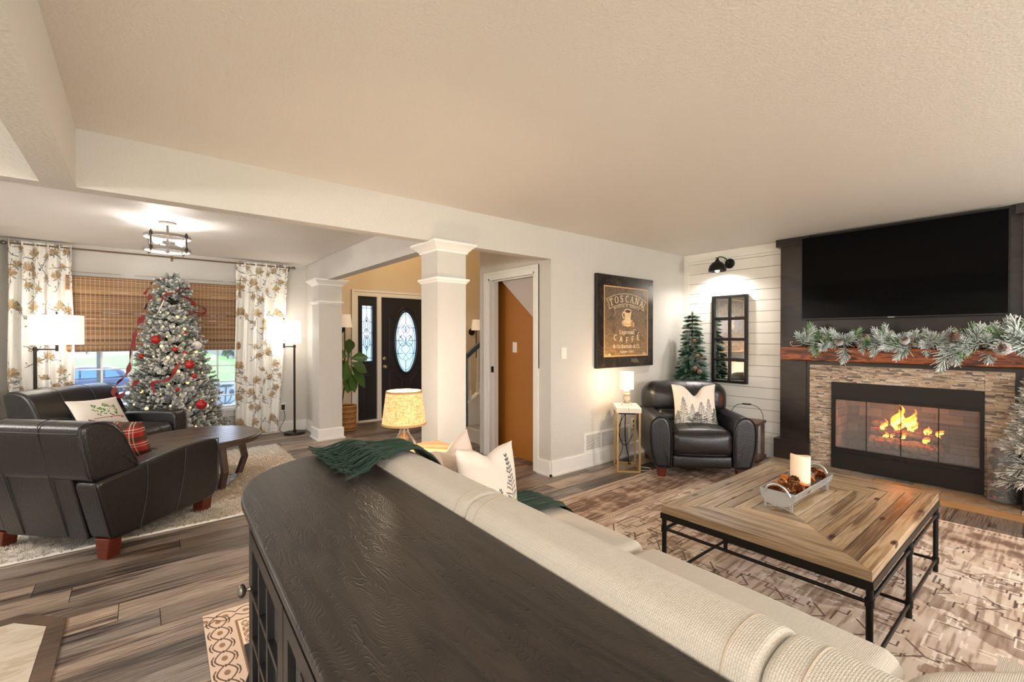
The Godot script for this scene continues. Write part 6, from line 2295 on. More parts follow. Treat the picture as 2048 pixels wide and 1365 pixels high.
# ---------------------------------------------------------------- curtains and blind
func floral() -> Image:
	var im := Image.create(512, 1024, false, Image.FORMAT_RGB8)
	im.fill(C(238, 235, 229))
	var r := RandomNumberGenerator.new()
	r.seed = 77
	var twig := C(112, 108, 108)
	for k in 26:
		var p := Vector2(r.randf() * 512, 20 + k * 39 + r.randf_range(-15, 15))
		var a := r.randf_range(-0.6, 0.6) + (0.0 if k % 2 else PI)
		var pts := [p]
		for j in 10:
			a += r.randf_range(-0.5, 0.6) * (1.0 if k % 2 else -1.0)
			p += Vector2(cos(a), sin(a) - 0.35) * 19
			p.y = clampf(p.y, 4, 1020)
			pts.append(p)
			if r.randf() < 0.6:
				var q := p + Vector2(r.randf_range(-30, 30), r.randf_range(-30, 16))
				stroke(im, [p, q], 1.6, twig, 0.9)
				dab(im, q.x, q.y, 8, 4, C(92, 92, 94) if r.randf() < 0.5 else C(146, 120, 84), 0.95, r.randf() * 3)
		stroke(im, pts, 2.8, twig, 0.95)
		stroke(im, pts.slice(2, 7), 4.4, C(128, 126, 128), 0.7)
		# blossom
		var f: Vector2 = pts[4 + k % 4]
		var big := 1.15 + 0.75 * float(k % 3 == 0)
		var cols := [C(178, 150, 106), C(204, 184, 150), C(158, 130, 92), C(218, 204, 180)]
		for j in 7:
			var t := -2.9 + j * 0.42 + r.randf_range(-0.1, 0.1)
			var l := 21.0 * big
			dab(im, f.x + cos(t) * l * 0.8, f.y + sin(t) * l * 0.8, l * 0.95, l * 0.44, cols[j % 4], 0.62, t)
			stroke(im, [f, f + Vector2(cos(t), sin(t)) * l * 1.55], 1.1, C(112, 86, 54), 0.8)
			stroke(im, [f + Vector2(cos(t - 0.2), sin(t - 0.2)) * l * 0.6, f + Vector2(cos(t - 0.1), sin(t - 0.1)) * l * 1.6], 0.9, C(112, 86, 54), 0.6)
		for j in 3:
			var t := 0.4 + j * 1.1
			dab(im, f.x + cos(t) * 22 * big, f.y + sin(t) * 16 * big, 16, 6, C(132, 132, 136), 0.8, t)
	for k in 120:
		dab(im, r.randf() * 512, r.randf() * 1024, 2.6, 1.8, C(104, 96, 90), 0.9)
	return im

func build_curtains() -> void:
	var cl := mat("floral curtain cloth", Color.WHITE, 0.85)
	cl.albedo_texture = tex(floral())
	cl.backlight_enabled = true
	cl.backlight = Color(0.12, 0.12, 0.12)
	cl.uv1_scale = V(1.0 / 0.75, 1.0 / 1.5, 1)
	var zc := -7.115
	for q in [[-1.07, -0.565, "white floral curtain with ochre blossoms left of the window", 0.1, -1.07, -0.545], [1.03, 1.69, "white floral curtain with ochre blossoms right of the window", 2.3, 1.01, 1.56]]:
		var o := thing("curtain", q[2], "curtain", V((q[0] + q[1]) * 0.5, 0, zc), 0.0, "floral curtains at the front window")
		var f := func(a: float, b: float) -> Vector3:
			# a across, b downwards
			var x0 := lerpf(q[0], q[4], b)
			var x1 := lerpf(q[1], q[5], b)
			var ph = a * TAU * 5.2 + q[3]
			var amp := lerpf(0.020, 0.042, smoothstep(0.0, 0.35, b)) * (0.75 + 0.25 * sin(a * 9.0 + q[3]))
			var z := sin(ph) * amp + 0.012 * sin(ph * 2.0 + b * 3.0)
			var x := lerpf(x0, x1, a) + cos(ph) * 0.010 + 0.006 * sin(b * 8.0 + a * 4.0)
			return V(x - o.position.x, 2.395 - b * (2.38 + 0.02 * sin(a * 6.0)), z)
		var m := MB.new()
		m.sheet(96, 36, f, Vector2(1.05, 2.38))
		put(m, "cloth", cl, o)
		var tp := MB.new()
		for k in 12:
			var p: Vector3 = f.call((k + 0.5) / 12.0, 0.0)
			tp.tube([p + V(0, -0.06, 0.002), p + V(0, 0.004, 0.002)], 0.004, 5)
		put(tp, "pleat_tape", mat("curtain tape", C(232, 228, 220), 0.9), o)
	var rod := thing("curtain_rod", "thin bronze curtain rod with ball finials over the front window", "curtain rod", V(0.34, 2.365, -7.115))
	var rm := MB.new()
	rm.tube([V(-1.43, 0, 0), V(1.38, 0, 0)], 0.009, 8)
	put(rm, "pole", mat("bronze rod", C(116, 92, 70), 0.4, 0.6), rod)
	for s in [-1.0, 1.0]:
		var b := MB.new()
		b.ball(V(1.42 * s - 0.01, 0, 0), V(0.026, 0.022, 0.022), 12, 8)
		b.tube([V(1.36 * s, 0, 0), V(1.41 * s, 0, 0)], 0.012, 8)
		put(b, "finial", mat("pewter finial", C(120, 112, 104), 0.35, 0.7), rod)
	for x in [-1.38, 0.0, 1.36]:
		put(boxes([[V(x - 0.008, -0.012, -0.095), V(x + 0.008, 0.0, 0.01)], [V(x - 0.012, -0.04, -0.095), V(x + 0.012, 0.03, -0.088)]]), "bracket", mat("bronze rod"), rod)
	# woven wood blind
	var bl := thing("bamboo_blind", "woven brown bamboo roman shade half lowered over the front window", "blind", V(0.23, 1.20, -7.165))
	var cols := [L(152, 114, 80), L(176, 136, 98), L(130, 96, 66), L(190, 152, 114), L(116, 84, 60), L(164, 124, 88)]
	var sm := MB.new()
	var y := 0.10
	var i := 0
	while y < 0.855:
		var h := rng.randf_range(0.004, 0.0075)
		sm.col = cols[rng.randi() % 6] * rng.randf_range(0.85, 1.1)
		sm.bb(V(-0.86, y + 0.0004, -0.003 + rng.randf() * 0.003), V(0.86, y + h, 0.002 + rng.randf() * 0.002))
		y += h + (0.0016 if i % 6 == 5 else 0.0003)
		i += 1
	var bk := MB.new()
	var yb := 0.10
	var br := RandomNumberGenerator.new()
	br.seed = 4
	while yb < 0.84:
		var h := br.randf_range(0.03, 0.09)
		bk.bb(V(-0.86, yb, -0.008), V(0.86, minf(yb + h, 0.85), -0.005))
		yb += h
		var xb := -0.86
		while xb < 0.86:
			var l := br.randf_range(0.1, 0.5)
			bk.bb(V(xb, yb, -0.008), V(minf(xb + l, 0.86), yb + 0.003, -0.005))
			xb += l + br.randf_range(0.05, 0.22)
		yb += 0.003
	put(bk, "lining", mat("blind lining", C(112, 80, 52), 0.8), bl)
	tag(put(sm, "slats", vmat("bamboo slats", 0.6, 0.12), bl), "", "", "", "stuff")
	var vm := MB.new()
	y = 0.70
	while y < 0.86:
		var h := rng.randf_range(0.005, 0.008)
		vm.col = cols[rng.randi() % 6] * rng.randf_range(0.8, 1.05)
		vm.bb(V(-0.86, y + 0.0004, 0.022), V(0.86, y + h, 0.028))
		y += h + 0.0004
	tag(put(vm, "valance", vmat("bamboo slats"), bl), "", "", "", "stuff")
	var fm := MB.new()
	for fold in 3:
		y = 0.0 + fold * 0.012
		while y < 0.10 - fold * 0.012:
			var h := rng.randf_range(0.005, 0.008)
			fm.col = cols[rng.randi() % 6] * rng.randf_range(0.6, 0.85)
			fm.bb(V(-0.86, y + 0.0004, 0.008 + fold * 0.010), V(0.86, y + h, 0.013 + fold * 0.010))
			y += h + 0.0004
	tag(put(fm, "folds", vmat("bamboo slats"), bl), "", "", "", "stuff")
	var tm := MB.new()
	for k in 43:
		var x := -0.85 + k * 0.0405
		tm.bb(V(x - 0.0014, 0.0, 0.0335), V(x + 0.0014, 0.075, 0.0355))
		tm.bb(V(x - 0.0014, 0.10, 0.0035), V(x + 0.0014, 0.70, 0.0058))
		tm.bb(V(x - 0.0014, 0.70, 0.0275), V(x + 0.0014, 0.855, 0.0298))
	tag(put(tm, "threads", mat("blind thread", C(222, 190, 146), 0.8), bl), "", "", "", "stuff")
	put(boxes([[V(-0.865, 0.84, -0.045), V(0.865, 0.865, 0.022)]]), "head_rail", mat("blind rail", C(110, 78, 52), 0.5), bl)

# ---------------------------------------------------------------- trees
func flock_tip(sd: int) -> Mesh:
	# one flocked branch tip: a fat finger with short needles
	var r := RandomNumberGenerator.new()
	r.seed = sd
	var m := MB.new()
	var white := L(244, 244, 240)
	var grn := L(66, 84, 60)
	for i in 64:
		var t := r.randf()
		var a := r.randf() * TAU
		var y := 0.01 + 0.085 * t
		var d := V(cos(a), 0.55 + 0.5 * t, sin(a)).normalized()
		var p := V(0, y, 0)
		var l := 0.030 * (1.0 - 0.35 * t) * r.randf_range(0.7, 1.15)
		var s := d.cross(V(0.3, 1, 0.2)).normalized() * 0.0058
		m.col = grn.lerp(white, 0.15 + r.randf() * 0.45)
		var i0 := m.vert(p - s, d.cross(s))
		var i1 := m.vert(p + s, d.cross(s))
		m.col = white.lerp(grn, 0.40 * r.randf())
		var i2 := m.vert(p + d * l + s * 0.7, d.cross(s))
		var i3 := m.vert(p + d * l - s * 0.7, d.cross(s))
		m.tri(i0, i1, i2)
		m.tri(i0, i2, i3)
	m.col = grn
	m.tube([V(0, -0.09, 0), V(0, 0.085, 0)], 0.004, 4, false)
	return m.mesh()

func ribbon(pts: Array, w: float, sd: int) -> MB:
	var r := RandomNumberGenerator.new()
	r.seed = sd
	var path := catmull(pts, 6)
	var m := MB.new()
	var ax := Vector2(0.32, -6.75)
	var prev := []
	for i in path.size():
		var p: Vector3 = path[i]
		var out := V(p.x - ax.x, 0.15, p.z - ax.y).normalized()
		if out.z < 0.2:
			out = (out + V(0, 0, 0.7)).normalized()
		var tg: Vector3 = (path[mini(i + 1, path.size() - 1)] - path[maxi(i - 1, 0)]).normalized()
		var sd2 := tg.cross(out).normalized()
		var tw := sin(i * 0.35 + sd) * 0.7
		sd2 = (sd2 * cos(tw) + out * sin(tw)).normalized()
		var nn := sd2.cross(tg).normalized()
		var ww := w * 1.35 * (0.75 + 0.25 * sin(i * 0.6 + sd))
		for k in 2:
			var o := nn * (0.0012 if k == 0 else -0.0012)
			prev.append(m.vert(p - sd2 * ww + o + out * 0.075, nn * (1 if k == 0 else -1)))
			prev.append(m.vert(p + sd2 * ww + o + out * 0.075, nn * (1 if k == 0 else -1)))
	for i in path.size() - 1:
		for k in 2:
			var a: int = i * 4 + k * 2
			m.tri(a, a + 1, a + 5)
			m.tri(a, a + 5, a + 4)
	return m

func build_trees() -> void:
	# flocked Christmas tree in front of the window
	var at := V(0.32, 0, -6.75)
	var o := thing("christmas_tree", "tall flocked Christmas tree standing in front of the front window", "tree", at)
	var tk := MB.new()
	tk.tube([V(0, 0.0, 0), V(0, 2.02, 0)], [0.035, 0.010], 8)
	for k in 3:
		var a := TAU * k / 3 + 0.3
		tk.tube([V(0, 0.12, 0), V(cos(a) * 0.28, 0.01, sin(a) * 0.28)], 0.012, 6)
	put(tk, "trunk", mat("tree pole", C(70, 58, 46), 0.9), o)
	var bm := MB.new()
	var tips := [[], [], []]
	var cols := [[], [], []]
	var lv := 34
	for i in lv:
		var t := float(i) / (lv - 1)
		var y := lerpf(0.24, 2.00, t)
		var R := lerpf(0.475, 0.075, pow(t, 0.92)) * (1.0 + 0.05 * sin(i * 2.1))
		var n := int(lerpf(19, 6, t))
		for k in n:
			var a := TAU * (k + rng.randf_range(-0.25, 0.25)) / n + i * 0.7
			var d := V(cos(a), 0, sin(a))
			var rr := R * rng.randf_range(0.86, 1.08)
			if at.z + sin(a) * rr < -7.12:
				rr = (-7.10 - at.z) / sin(a)
			var droop := rng.randf_range(-0.04, 0.06)
			bm.tube([V(0, y - 0.05, 0), d * rr * 0.9 + V(0, y + droop, 0)], 0.004, 4, false)
			var side := V(-sin(a), 0, cos(a))
			var cnt := int(lerpf(7, 4, t))
			for j in cnt:
				var s := float(j) / maxf(1, cnt - 1)
				var along := lerpf(0.45, 0.92, s)
				var sp := (0.75 if j % 2 else -0.75) * (1.0 - s * 0.85) + rng.randf_range(-0.2, 0.2)
				var dir := d + side * sp + V(0, rng.randf_range(0.0, 0.65), 0)
				var kk := rng.randi() % 3
				var wp := at + d * (rr * along + 0.10) + V(0, y, 0)
				var lp := (wp - V(-0.25, 0, -6.17)).rotated(Vector3.UP, deg_to_rad(-49.0))
				if absf(lp.x) < 0.50 and absf(lp.z) < 0.53 and wp.y < 0.70:
					continue
				tips[kk].append(aim(d * rr * along + V(0, y + droop * along, 0), dir, Vector3.ONE * rng.randf_range(0.95, 1.35) * (0.95 + 0.2 * (1 - t))))
				var b := rng.randf_range(0.82, 1.05)
				cols[kk].append(Color(b, b, b))
	for i in 14:
		var a := i * 2.4
		tips[0].append(aim(V(0, 1.96 + i * 0.008, 0), V(cos(a) * 0.8, 0.9, sin(a) * 0.8)))
		cols[0].append(Color.WHITE)
	put(bm, "branches", mat("tree pole"), o).set_meta("kind", "stuff")
	for k in 3:
		copies(flock_tip(30 + k), vmat("flocked needles", 0.85, 0.15), tips[k], "branch_tips", o, cols[k])
	# ornaments, each hanging in its own place
	var red := mat("red glass ornament", C(150, 28, 28), 0.12)
	var gold := mat("ornament cap", C(200, 168, 104), 0.3, 0.9)
	for q in [[V(0.16, 1.34, -6.57), 0.050, 0, "large red glass ball on the tree's left, under the ribbon"], [V(0.46, 1.05, -6.42), 0.050, 0, "large red glass ball at mid height on the tree's right"], [V(0.56, 0.60, -6.32), 0.056, 0, "largest red glass ball low on the tree beside the chair arm"], [V(0.54, 1.27, -6.60), 0.052, 1, "white glittered ball on the tree's right edge"], [V(0.33, 1.23, -6.47), 0.026, 0, "small red ball near the middle of the tree"], [V(0.50, 0.92, -6.40), 0.028, 0, "small red ball between the two large right-hand balls"], [V(0.03, 1.15, -6.66), 0.028, 0, "small red ball at the tree's left edge above the window sill"], [V(0.52, 1.77, -6.70), 0.024, 0, "small red ball high on the tree's right"], [V(0.42, 1.18, -6.48), 0.024, 0, "small red ball above the mid-right large ball"], [V(0.34, 0.78, -6.36), 0.022, 0, "tiny red ball low in the tree's middle"]]:
		var b := thing("tree_ornament", q[3], "ornament", q[0] + V(0, 0, 0.05))
		var r: float = q[1]
		var m := MB.new()
		m.ball(Vector3.ZERO, V(r, r, r), 20, 14)
		put(m, "ball", red if q[2] == 0 else mat("white glitter ball", C(232, 220, 218), 0.6), b)
		var c := MB.new()
		c.lathe([Vector2(r * 0.24, r * 0.94), Vector2(r * 0.24, r * 1.12), Vector2(0.0, r * 1.14)], 12)
		c.tube([V(0, r * 1.1, 0), V(0, r * 1.5, -0.01)], 0.0012, 4)
		put(c, "cap", gold, b)
	var gn := thing("tree_ornament", "little gnome ornament in red hat and green coat on the tree", "ornament", V(0.42, 1.35, -6.44))
	var g1 := MB.new()
	g1.lathe([Vector2(0.016, 0.0), Vector2(0.018, 0.02), Vector2(0.012, 0.045), Vector2(0.0, 0.046)], 12)
	put(g1, "coat", mat("green felt", C(40, 84, 56), 0.9), gn)
	var g2 := MB.new()
	g2.lathe([Vector2(0.016, 0.05), Vector2(0.010, 0.066), Vector2(0.0, 0.092)], 12)
	put(g2, "hat", mat("red felt", C(186, 30, 30), 0.9), gn)
	var g3 := MB.new()
	g3.ball(V(0, 0.044, 0.006), V(0.012, 0.011, 0.010), 10, 6)
	put(g3, "beard", mat("white felt", C(236, 232, 226), 0.9), gn)
	var ic := thing("tree_ornament", "long pale icicle ornament hanging below the ribbon bow", "ornament", V(0.215, 1.73, -6.53))
	var im := MB.new()
	im.tube([V(0.02, 0.06, 0), V(0, 0, 0.01), V(-0.045, -0.11, 0.015)], [0.006, 0.009, 0.002], 8)
	put(im, "icicle", mat("pale icicle", C(226, 214, 206), 0.4), ic)
	# string of warm lights
	var sl := thing("string_lights", "string of warm white globe lights wound round the Christmas tree", "string lights", at)
	var wm := MB.new()
	var wire := []
	var bulb := MB.new()
	bulb.ball(Vector3.ZERO, V(0.0085, 0.0095, 0.0085), 8, 5)
	var bmesh_ := bulb.mesh()
	var big := MB.new()
	big.ball(Vector3.ZERO, V(0.019, 0.019, 0.019), 12, 8)
	var gmesh := big.mesh()
	for i in 150:
		var t := i / 149.0
		var y := lerpf(0.30, 1.97, t)
		var R := lerpf(0.45, 0.07, pow(t, 0.92)) + 0.012
		var a := t * TAU * 13.0 + rng.randf_range(-0.05, 0.05)
		var p := V(cos(a) * R, y + rng.randf_range(-0.03, 0.03), sin(a) * R)
		if at.z + p.z < -7.10:
			p.z = -0.35
		wire.append(p * V(0.93, 1, 0.93))
		var gb := i % 3 == 0
		var bo := put(gmesh if gb else bmesh_, "bulb", glow("frosted globe bulb", Color(1.0, 0.86, 0.60), 1.1, C(255, 236, 200)) if gb else glow("tiny warm bulb", Color(1.0, 0.78, 0.42), 3.2), sl)
		bo.position = p
	wm.tube(catmull(wire, 2), 0.002, 4)
	put(wm, "wire", mat("green wire", C(40, 58, 42), 0.7), sl)
	omni(sl, V(0.0, 1.2, 0.55), Color(1.0, 0.80, 0.5), 0.035, 0.2)
	# burgundy ribbons
	var vel := mat("burgundy velvet", C(112, 18, 26), 0.7)
	vel.rim_enabled = true
	vel.rim = 0.4
	var rl := [[[V(0.30, 1.98, -6.66), V(0.23, 1.97, -6.68), V(0.18, 1.94, -6.70), V(0.14, 1.88, -6.72), V(0.11, 1.82, -6.72)], 0.010, "short burgundy ribbon loop at the top left of the tree"],
		[[V(0.17, 1.80, -6.66), V(0.15, 1.73, -6.68), V(0.13, 1.66, -6.68), V(0.10, 1.57, -6.70), V(0.06, 1.50, -6.70), V(0.04, 1.43, -6.70), V(0.02, 1.34, -6.70), V(0.01, 1.22, -6.68), V(0.0, 1.11, -6.67), V(-0.01, 0.99, -6.65), V(-0.04, 0.91, -6.65), V(-0.10, 0.84, -6.64), V(-0.13, 0.77, -6.63), V(-0.13, 0.71, -6.60), V(-0.08, 0.70, -6.56), V(-0.03, 0.77, -6.54), V(0.02, 0.83, -6.50), V(0.06, 0.87, -6.46)], 0.021, "long burgundy ribbon cascading down the tree's left edge"],
		[[V(0.44, 1.89, -6.68), V(0.38, 1.88, -6.64), V(0.33, 1.83, -6.61), V(0.29, 1.81, -6.60), V(0.25, 1.79, -6.62), V(0.25, 1.74, -6.60)], 0.014, "burgundy ribbon bow loop near the top middle of the tree"],
		[[V(0.37, 1.80, -6.61), V(0.43, 1.77, -6.63), V(0.49, 1.72, -6.64), V(0.55, 1.69, -6.65), V(0.58, 1.65, -6.65), V(0.55, 1.61, -6.64), V(0.49, 1.62, -6.62), V(0.43, 1.63, -6.58), V(0.47, 1.57, -6.60), V(0.51, 1.55, -6.62)], 0.013, "burgundy ribbon looping round the tree's upper right"],
		[[V(0.36, 1.06, -6.40), V(0.32, 0.97, -6.38), V(0.29, 0.90, -6.36), V(0.24, 0.86, -6.36), V(0.18, 0.85, -6.38), V(0.15, 0.82, -6.38), V(0.17, 0.74, -6.35)], 0.017, "burgundy ribbon curling across the tree's lower middle"]]
	var k := 0
	for q in rl:
		tag(put(ribbon(q[0], q[1], k), "ribbon", vel), q[2], "ribbon")
		k += 1
	# pencil tree in the corner
	var pt := thing("corner_pine", "slim snow dusted green pine tree standing in the corner behind the armchair", "tree", V(5.30, 0, -2.955))
	var ptk := MB.new()
	ptk.tube([V(0, 0.0, 0), V(0, 1.64, 0)], [0.022, 0.006], 8)
	put(ptk, "trunk", mat("bark", C(84, 66, 52), 0.9), pt)
	var base_m := MB.new()
	base_m.soft(V(0, 0.10, 0), V(0.22, 0.20, 0.22), 0.03, 2)
	put(base_m, "pot", mat("burlap wrapped pot", C(150, 122, 90), 0.9), pt)
	var lists := [[], []]
	for i in 30:
		var t := i / 29.0
		var y := lerpf(0.32, 1.62, t)
		var R := lerpf(0.24, 0.035, pow(t, 0.9))
		var n := int(lerpf(17, 6, t))
		for j in n:
			var a := TAU * (j + rng.randf_range(-0.2, 0.2)) / n + i * 1.1
			var d := V(cos(a), rng.randf_range(-0.25, 0.02), sin(a))
			for s in 3:
				var f := [0.12, 0.45, 0.78][s] as float
				var dd := d + V(-d.z, 0.06, d.x) * ([0.0, 0.5, -0.5][s] as float)
				lists[rng.randi() % 2].append(aim(V(0, y, 0) + d * R * f, dd, Vector3.ONE * (0.5 + R * 2.1) * rng.randf_range(0.85, 1.1)))
	lists[0].append(aim(V(0, 1.60, 0), V(0, 1, 0), Vector3.ONE * 0.6))
	for j in 2:
		copies(needle_spray(0.13, 0.046, 44, L(18, 52, 32), [L(52, 98, 68), L(170, 190, 178)][j], 41 + j), vmat("frosted needles"), lists[j], "needle_sprays", pt)
	var pc := cone_mesh(0.055, 0.028, Color(0.62, 0.46, 0.36), Color(0.22, 0.10, 0.06))
	var pk := 0
	for q in [[V(-0.05, 1.34, 0.05), "uppermost"], [V(-0.06, 1.16, 0.09), "second from the top"], [V(0.01, 1.14, 0.115), "third from the top"], [V(-0.10, 1.01, 0.08), "fourth from the top"], [V(-0.07, 0.97, 0.125), "lowest visible"]]:
		var c := put(pc, "pinecone", vmat("pinecone scales"))
		tag(c, "small pinecone on the corner pine tree, %s on it" % q[1], "pinecone", "pinecones on the corner pine")
		c.transform = aim(pt.position + q[0], V(-0.4, -0.7, 0.5))
		pk += 1
	# lantern behind the armchair
	var la := thing("lantern", "wooden framed lantern with wire bail behind the corner armchair", "lantern", V(5.37, 0, -2.33), 8.0)
	var rw := wood("brown lantern wood", [C(70, 50, 38), C(102, 76, 58), C(126, 98, 76)], 161, 0.6, V(2, 2, 2), 8.0, 0.3, 128, 128)
	for x in [-0.13, 0.13]:
		for z in [-0.13, 0.13]:
			put(boxes([[V(x - 0.018, 0.02, z - 0.018), V(x + 0.018, 0.40, z + 0.018)]]), "post", rw, la)
	put(boxes([[V(-0.165, 0.0, -0.165), V(0.165, 0.03, 0.165)]]), "base", rw, la)
	put(boxes([[V(-0.16, 0.39, -0.16), V(0.16, 0.42, 0.16)]]), "top", rw, la)
	for q in [[V(-0.112, 0.03, -0.132), V(0.112, 0.39, -0.128)], [V(-0.112, 0.03, 0.128), V(0.112, 0.39, 0.132)], [V(-0.132, 0.03, -0.112), V(-0.128, 0.39, 0.112)], [V(0.128, 0.03, -0.112), V(0.132, 0.39, 0.112)]]:
		put(boxes([q]), "pane", glass_mat, la)
	var ba := MB.new()
	ba.tube(catmull([V(0, 0.40, 0.17), V(0, 0.50, 0.165), V(0, 0.58, 0.11), V(0, 0.605, 0.0), V(0, 0.58, -0.11), V(0, 0.50, -0.165), V(0, 0.40, -0.17)], 6), 0.0035, 6)
	put(ba, "bail", mat("grey wire", C(96, 90, 84), 0.5, 0.6), la)
	var gr := MB.new()
	gr.tube([V(0, 0.603, -0.045), V(0, 0.603, 0.045)], 0.009, 8)
	put(gr, "grip", mat("dark grip", C(52, 40, 32), 0.6), la)

# ---------------------------------------------------------------- things on the walls
func lettering(s: String, size: float, at: Vector3, col: StandardMaterial3D, parent: Node, roll := 0.0, serif := true, sx := 1.0) -> MeshInstance3D:
	var t := TextMesh.new()
	t.text = s
	var f := SystemFont.new()
	f.font_names = PackedStringArray(["Droid Serif" if serif else "Droid Sans"])
	t.font = f
	t.font_size = 64
	t.pixel_size = size / 46.0
	t.depth = 0.0012
	t.curve_step = 2.0
	var o := put(t, "lettering", col, parent)
	o.position = at
	o.rotation.z = roll
	o.scale = V(sx, 1, 1)
	return o

func plate(called: String, label: String, cat: String, at: Vector3, deg: float, outlet: bool) -> Node3D:
	var o := thing(called, label, cat, at, deg)
	var m := MB.new()
	m.soft(V(0, 0, 0.004), V(0.074, 0.118, 0.008), 0.004, 2)
	put(m, "cover_plate", mat("ivory plastic", C(238, 232, 222), 0.4), o)
	if outlet:
		for y in [-0.025, 0.025]:
			var b := MB.new()
			b.soft(V(0, y, 0.009), V(0.034, 0.03, 0.004), 0.0018, 2)
			put(b, "socket_face", mat("ivory plastic"), o)
			put(boxes([[V(-0.009, y - 0.006, 0.0105), V(-0.006, y + 0.006, 0.0115)], [V(0.006, y - 0.006, 0.0105), V(0.009, y + 0.006, 0.0115)]]), "slot", mat("slot black", C(30, 28, 26), 0.6), o)
	else:
		put(boxes([[V(-0.016, -0.033, 0.007), V(0.016, 0.033, 0.011)]]), "rocker", mat("ivory plastic"), o)
	return o

func build_wall_things() -> void:
	# painting
	var p := thing("painting", "large dark canvas coffee sign reading TOSCANA on the grey wall", "painting", V(4.285, 1.54, -3.22))
	var im := Image.create(512, 512, false, Image.FORMAT_RGB8)
	var na := noise_img(512, 512, 0.012, 5, 5)
	var nb := noise_img(512, 512, 0.05, 6, 4)
	na.convert(Image.FORMAT_RGB8)
	nb.convert(Image.FORMAT_RGB8)
	for y in 512:
		for x in 512:
			var a := na.get_pixel(x, y).r
			var b := nb.get_pixel((x * 3) % 512, y).r
			var e := minf(minf(x, 511 - x), minf(y, 511 - y)) / 512.0
			var v := y / 512.0
			var inr := e > 0.112
			var base := C(112, 96, 82).lerp(C(142, 112, 80), v).lerp(C(182, 138, 84), clampf((v - 0.45) * 1.6, 0, 1) * a)
			if not inr:
				base = C(34, 30, 28).lerp(C(92, 70, 50), clampf(a * 1.3 - 0.45, 0, 1) * 0.8)
			var c := base * (0.62 + 0.65 * b)
			c = c.lerp(C(40, 34, 30), clampf((a - 0.55) * 2.0, 0, 1) * 0.6)
			im.set_pixel(x, y, c)
	# steaming coffee cup and saucer, printed on the canvas
	var cream := C(236, 208, 160)
	var tanc := C(196, 150, 92)
	dab(im, 262, 262, 58, 25, cream, 0.95)
	dab(im, 262, 258, 46, 17, tanc, 0.9)
	dab(im, 262, 256, 40, 14, cream, 0.9)
	for k in 46:
		dab(im, 264, 196 + k, lerpf(34, 26, k / 46.0), 12, cream.lerp(tanc, 0.12 + 0.25 * (k % 5) / 5.0), 1.0)
	dab(im, 264, 194, 35, 14, C(250, 228, 186))
	dab(im, 264, 195, 29, 10, C(84, 48, 28))
	stroke(im, [Vector2(232, 200), Vector2(220, 204), Vector2(214, 216), Vector2(220, 230), Vector2(234, 236)], 4.0, cream)
	stroke(im, [Vector2(210, 262), Vector2(232, 280), Vector2(262, 286), Vector2(296, 280), Vector2(316, 264)], 1.6, C(120, 84, 48))
	dab(im, 304, 268, 13, 20, C(170, 120, 74), 0.9)
	dab(im, 318, 272, 9, 15, C(206, 160, 104), 0.9)
	stroke(im, [Vector2(138, 226), Vector2(150, 208), Vector2(144, 192), Vector2(156, 176)], 2.2, C(196, 178, 150), 0.8)
	stroke(im, [Vector2(312, 308), Vector2(332, 298), Vector2(350, 304)], 2.0, C(214, 206, 200), 0.6)
	for k in 40:
		var x := rng.randf_range(20, 490)
		var y := rng.randf_range(20, 490)
		stroke(im, [Vector2(x, y), Vector2(x + rng.randf_range(-20, 20), minf(500, y + rng.randf_range(4, 40)))], 0.9, C(176, 140, 92), 0.4)
	for k in 26:
		var x := rng.randf_range(290, 360)
		stroke(im, [Vector2(x, rng.randf_range(466, 492)), Vector2(x + rng.randf_range(6, 26), rng.randf_range(466, 496))], 0.8, C(170, 160, 150), 0.5)
	var cm := mat("painted canvas", Color.WHITE, 0.24)
	cm.albedo_texture = tex(im)
	var cv := MB.new()
	cv.soft(V(0, 0, 0.022), V(1.03, 1.02, 0.040), 0.006, 2)
	put(cv, "canvas", mat("canvas edge", C(32, 28, 26), 0.5), p)
	var face := MB.new()
	face.quad(V(-0.51, -0.505, 0.0426), V(0.51, -0.505, 0.0426), V(0.51, 0.505, 0.0426), V(-0.51, 0.505, 0.0426), V(0, 0, 1), Vector2(0, 1), Vector2(1, 1), Vector2(1, 0), Vector2(0, 0))
	put(face, "painted_face", cm, p)
	var ochre := mat("ochre painted line", C(206, 158, 104), 0.4)
	put(boxes([[V(-0.405, -0.390, 0.0425), V(0.405, -0.376, 0.0438)], [V(-0.405, 0.376, 0.0425), V(0.405, 0.390, 0.0438)], [V(-0.405, -0.376, 0.0425), V(-0.391, 0.376, 0.0438)], [V(0.391, -0.376, 0.0425), V(0.405, 0.376, 0.0438)]]), "border_line", ochre, p)
	var ink := mat("cream sign paint", C(238, 214, 174), 0.5)
	var arch := "TOSCANA"
	for i in 7:
		var a := (i - 3) * 0.112
		lettering(arch[i], 0.076, V(sin(a) * 0.84, 0.258 - 0.84 * (1 - cos(a)), 0.0434), ink, p, -a, true, 0.95)
	var ban := MB.new()
	for q in [[0.898, -0.50, 0.50], [0.782, -0.50, 0.50]]:
		var pts := []
		for i in 25:
			var a := lerpf(-0.415, 0.415, i / 24.0)
			pts.append(V(sin(a) * q[0], 0.258 - 0.84 + cos(a) * q[0], 0.0432))
		ban.tube(pts, 0.0028, 5)
	for s in [-1.0, 1.0]:
		ban.tube([V(sin(0.415 * s) * 0.898, 0.258 - 0.84 + cos(0.415) * 0.898, 0.0432), V(sin(0.39 * s) * 0.84, 0.258 - 0.84 + cos(0.39) * 0.84, 0.0432), V(sin(0.415 * s) * 0.782, 0.258 - 0.84 + cos(0.415) * 0.782, 0.0432)], 0.0028, 5)
	put(ban, "banner_outline", ink, p)
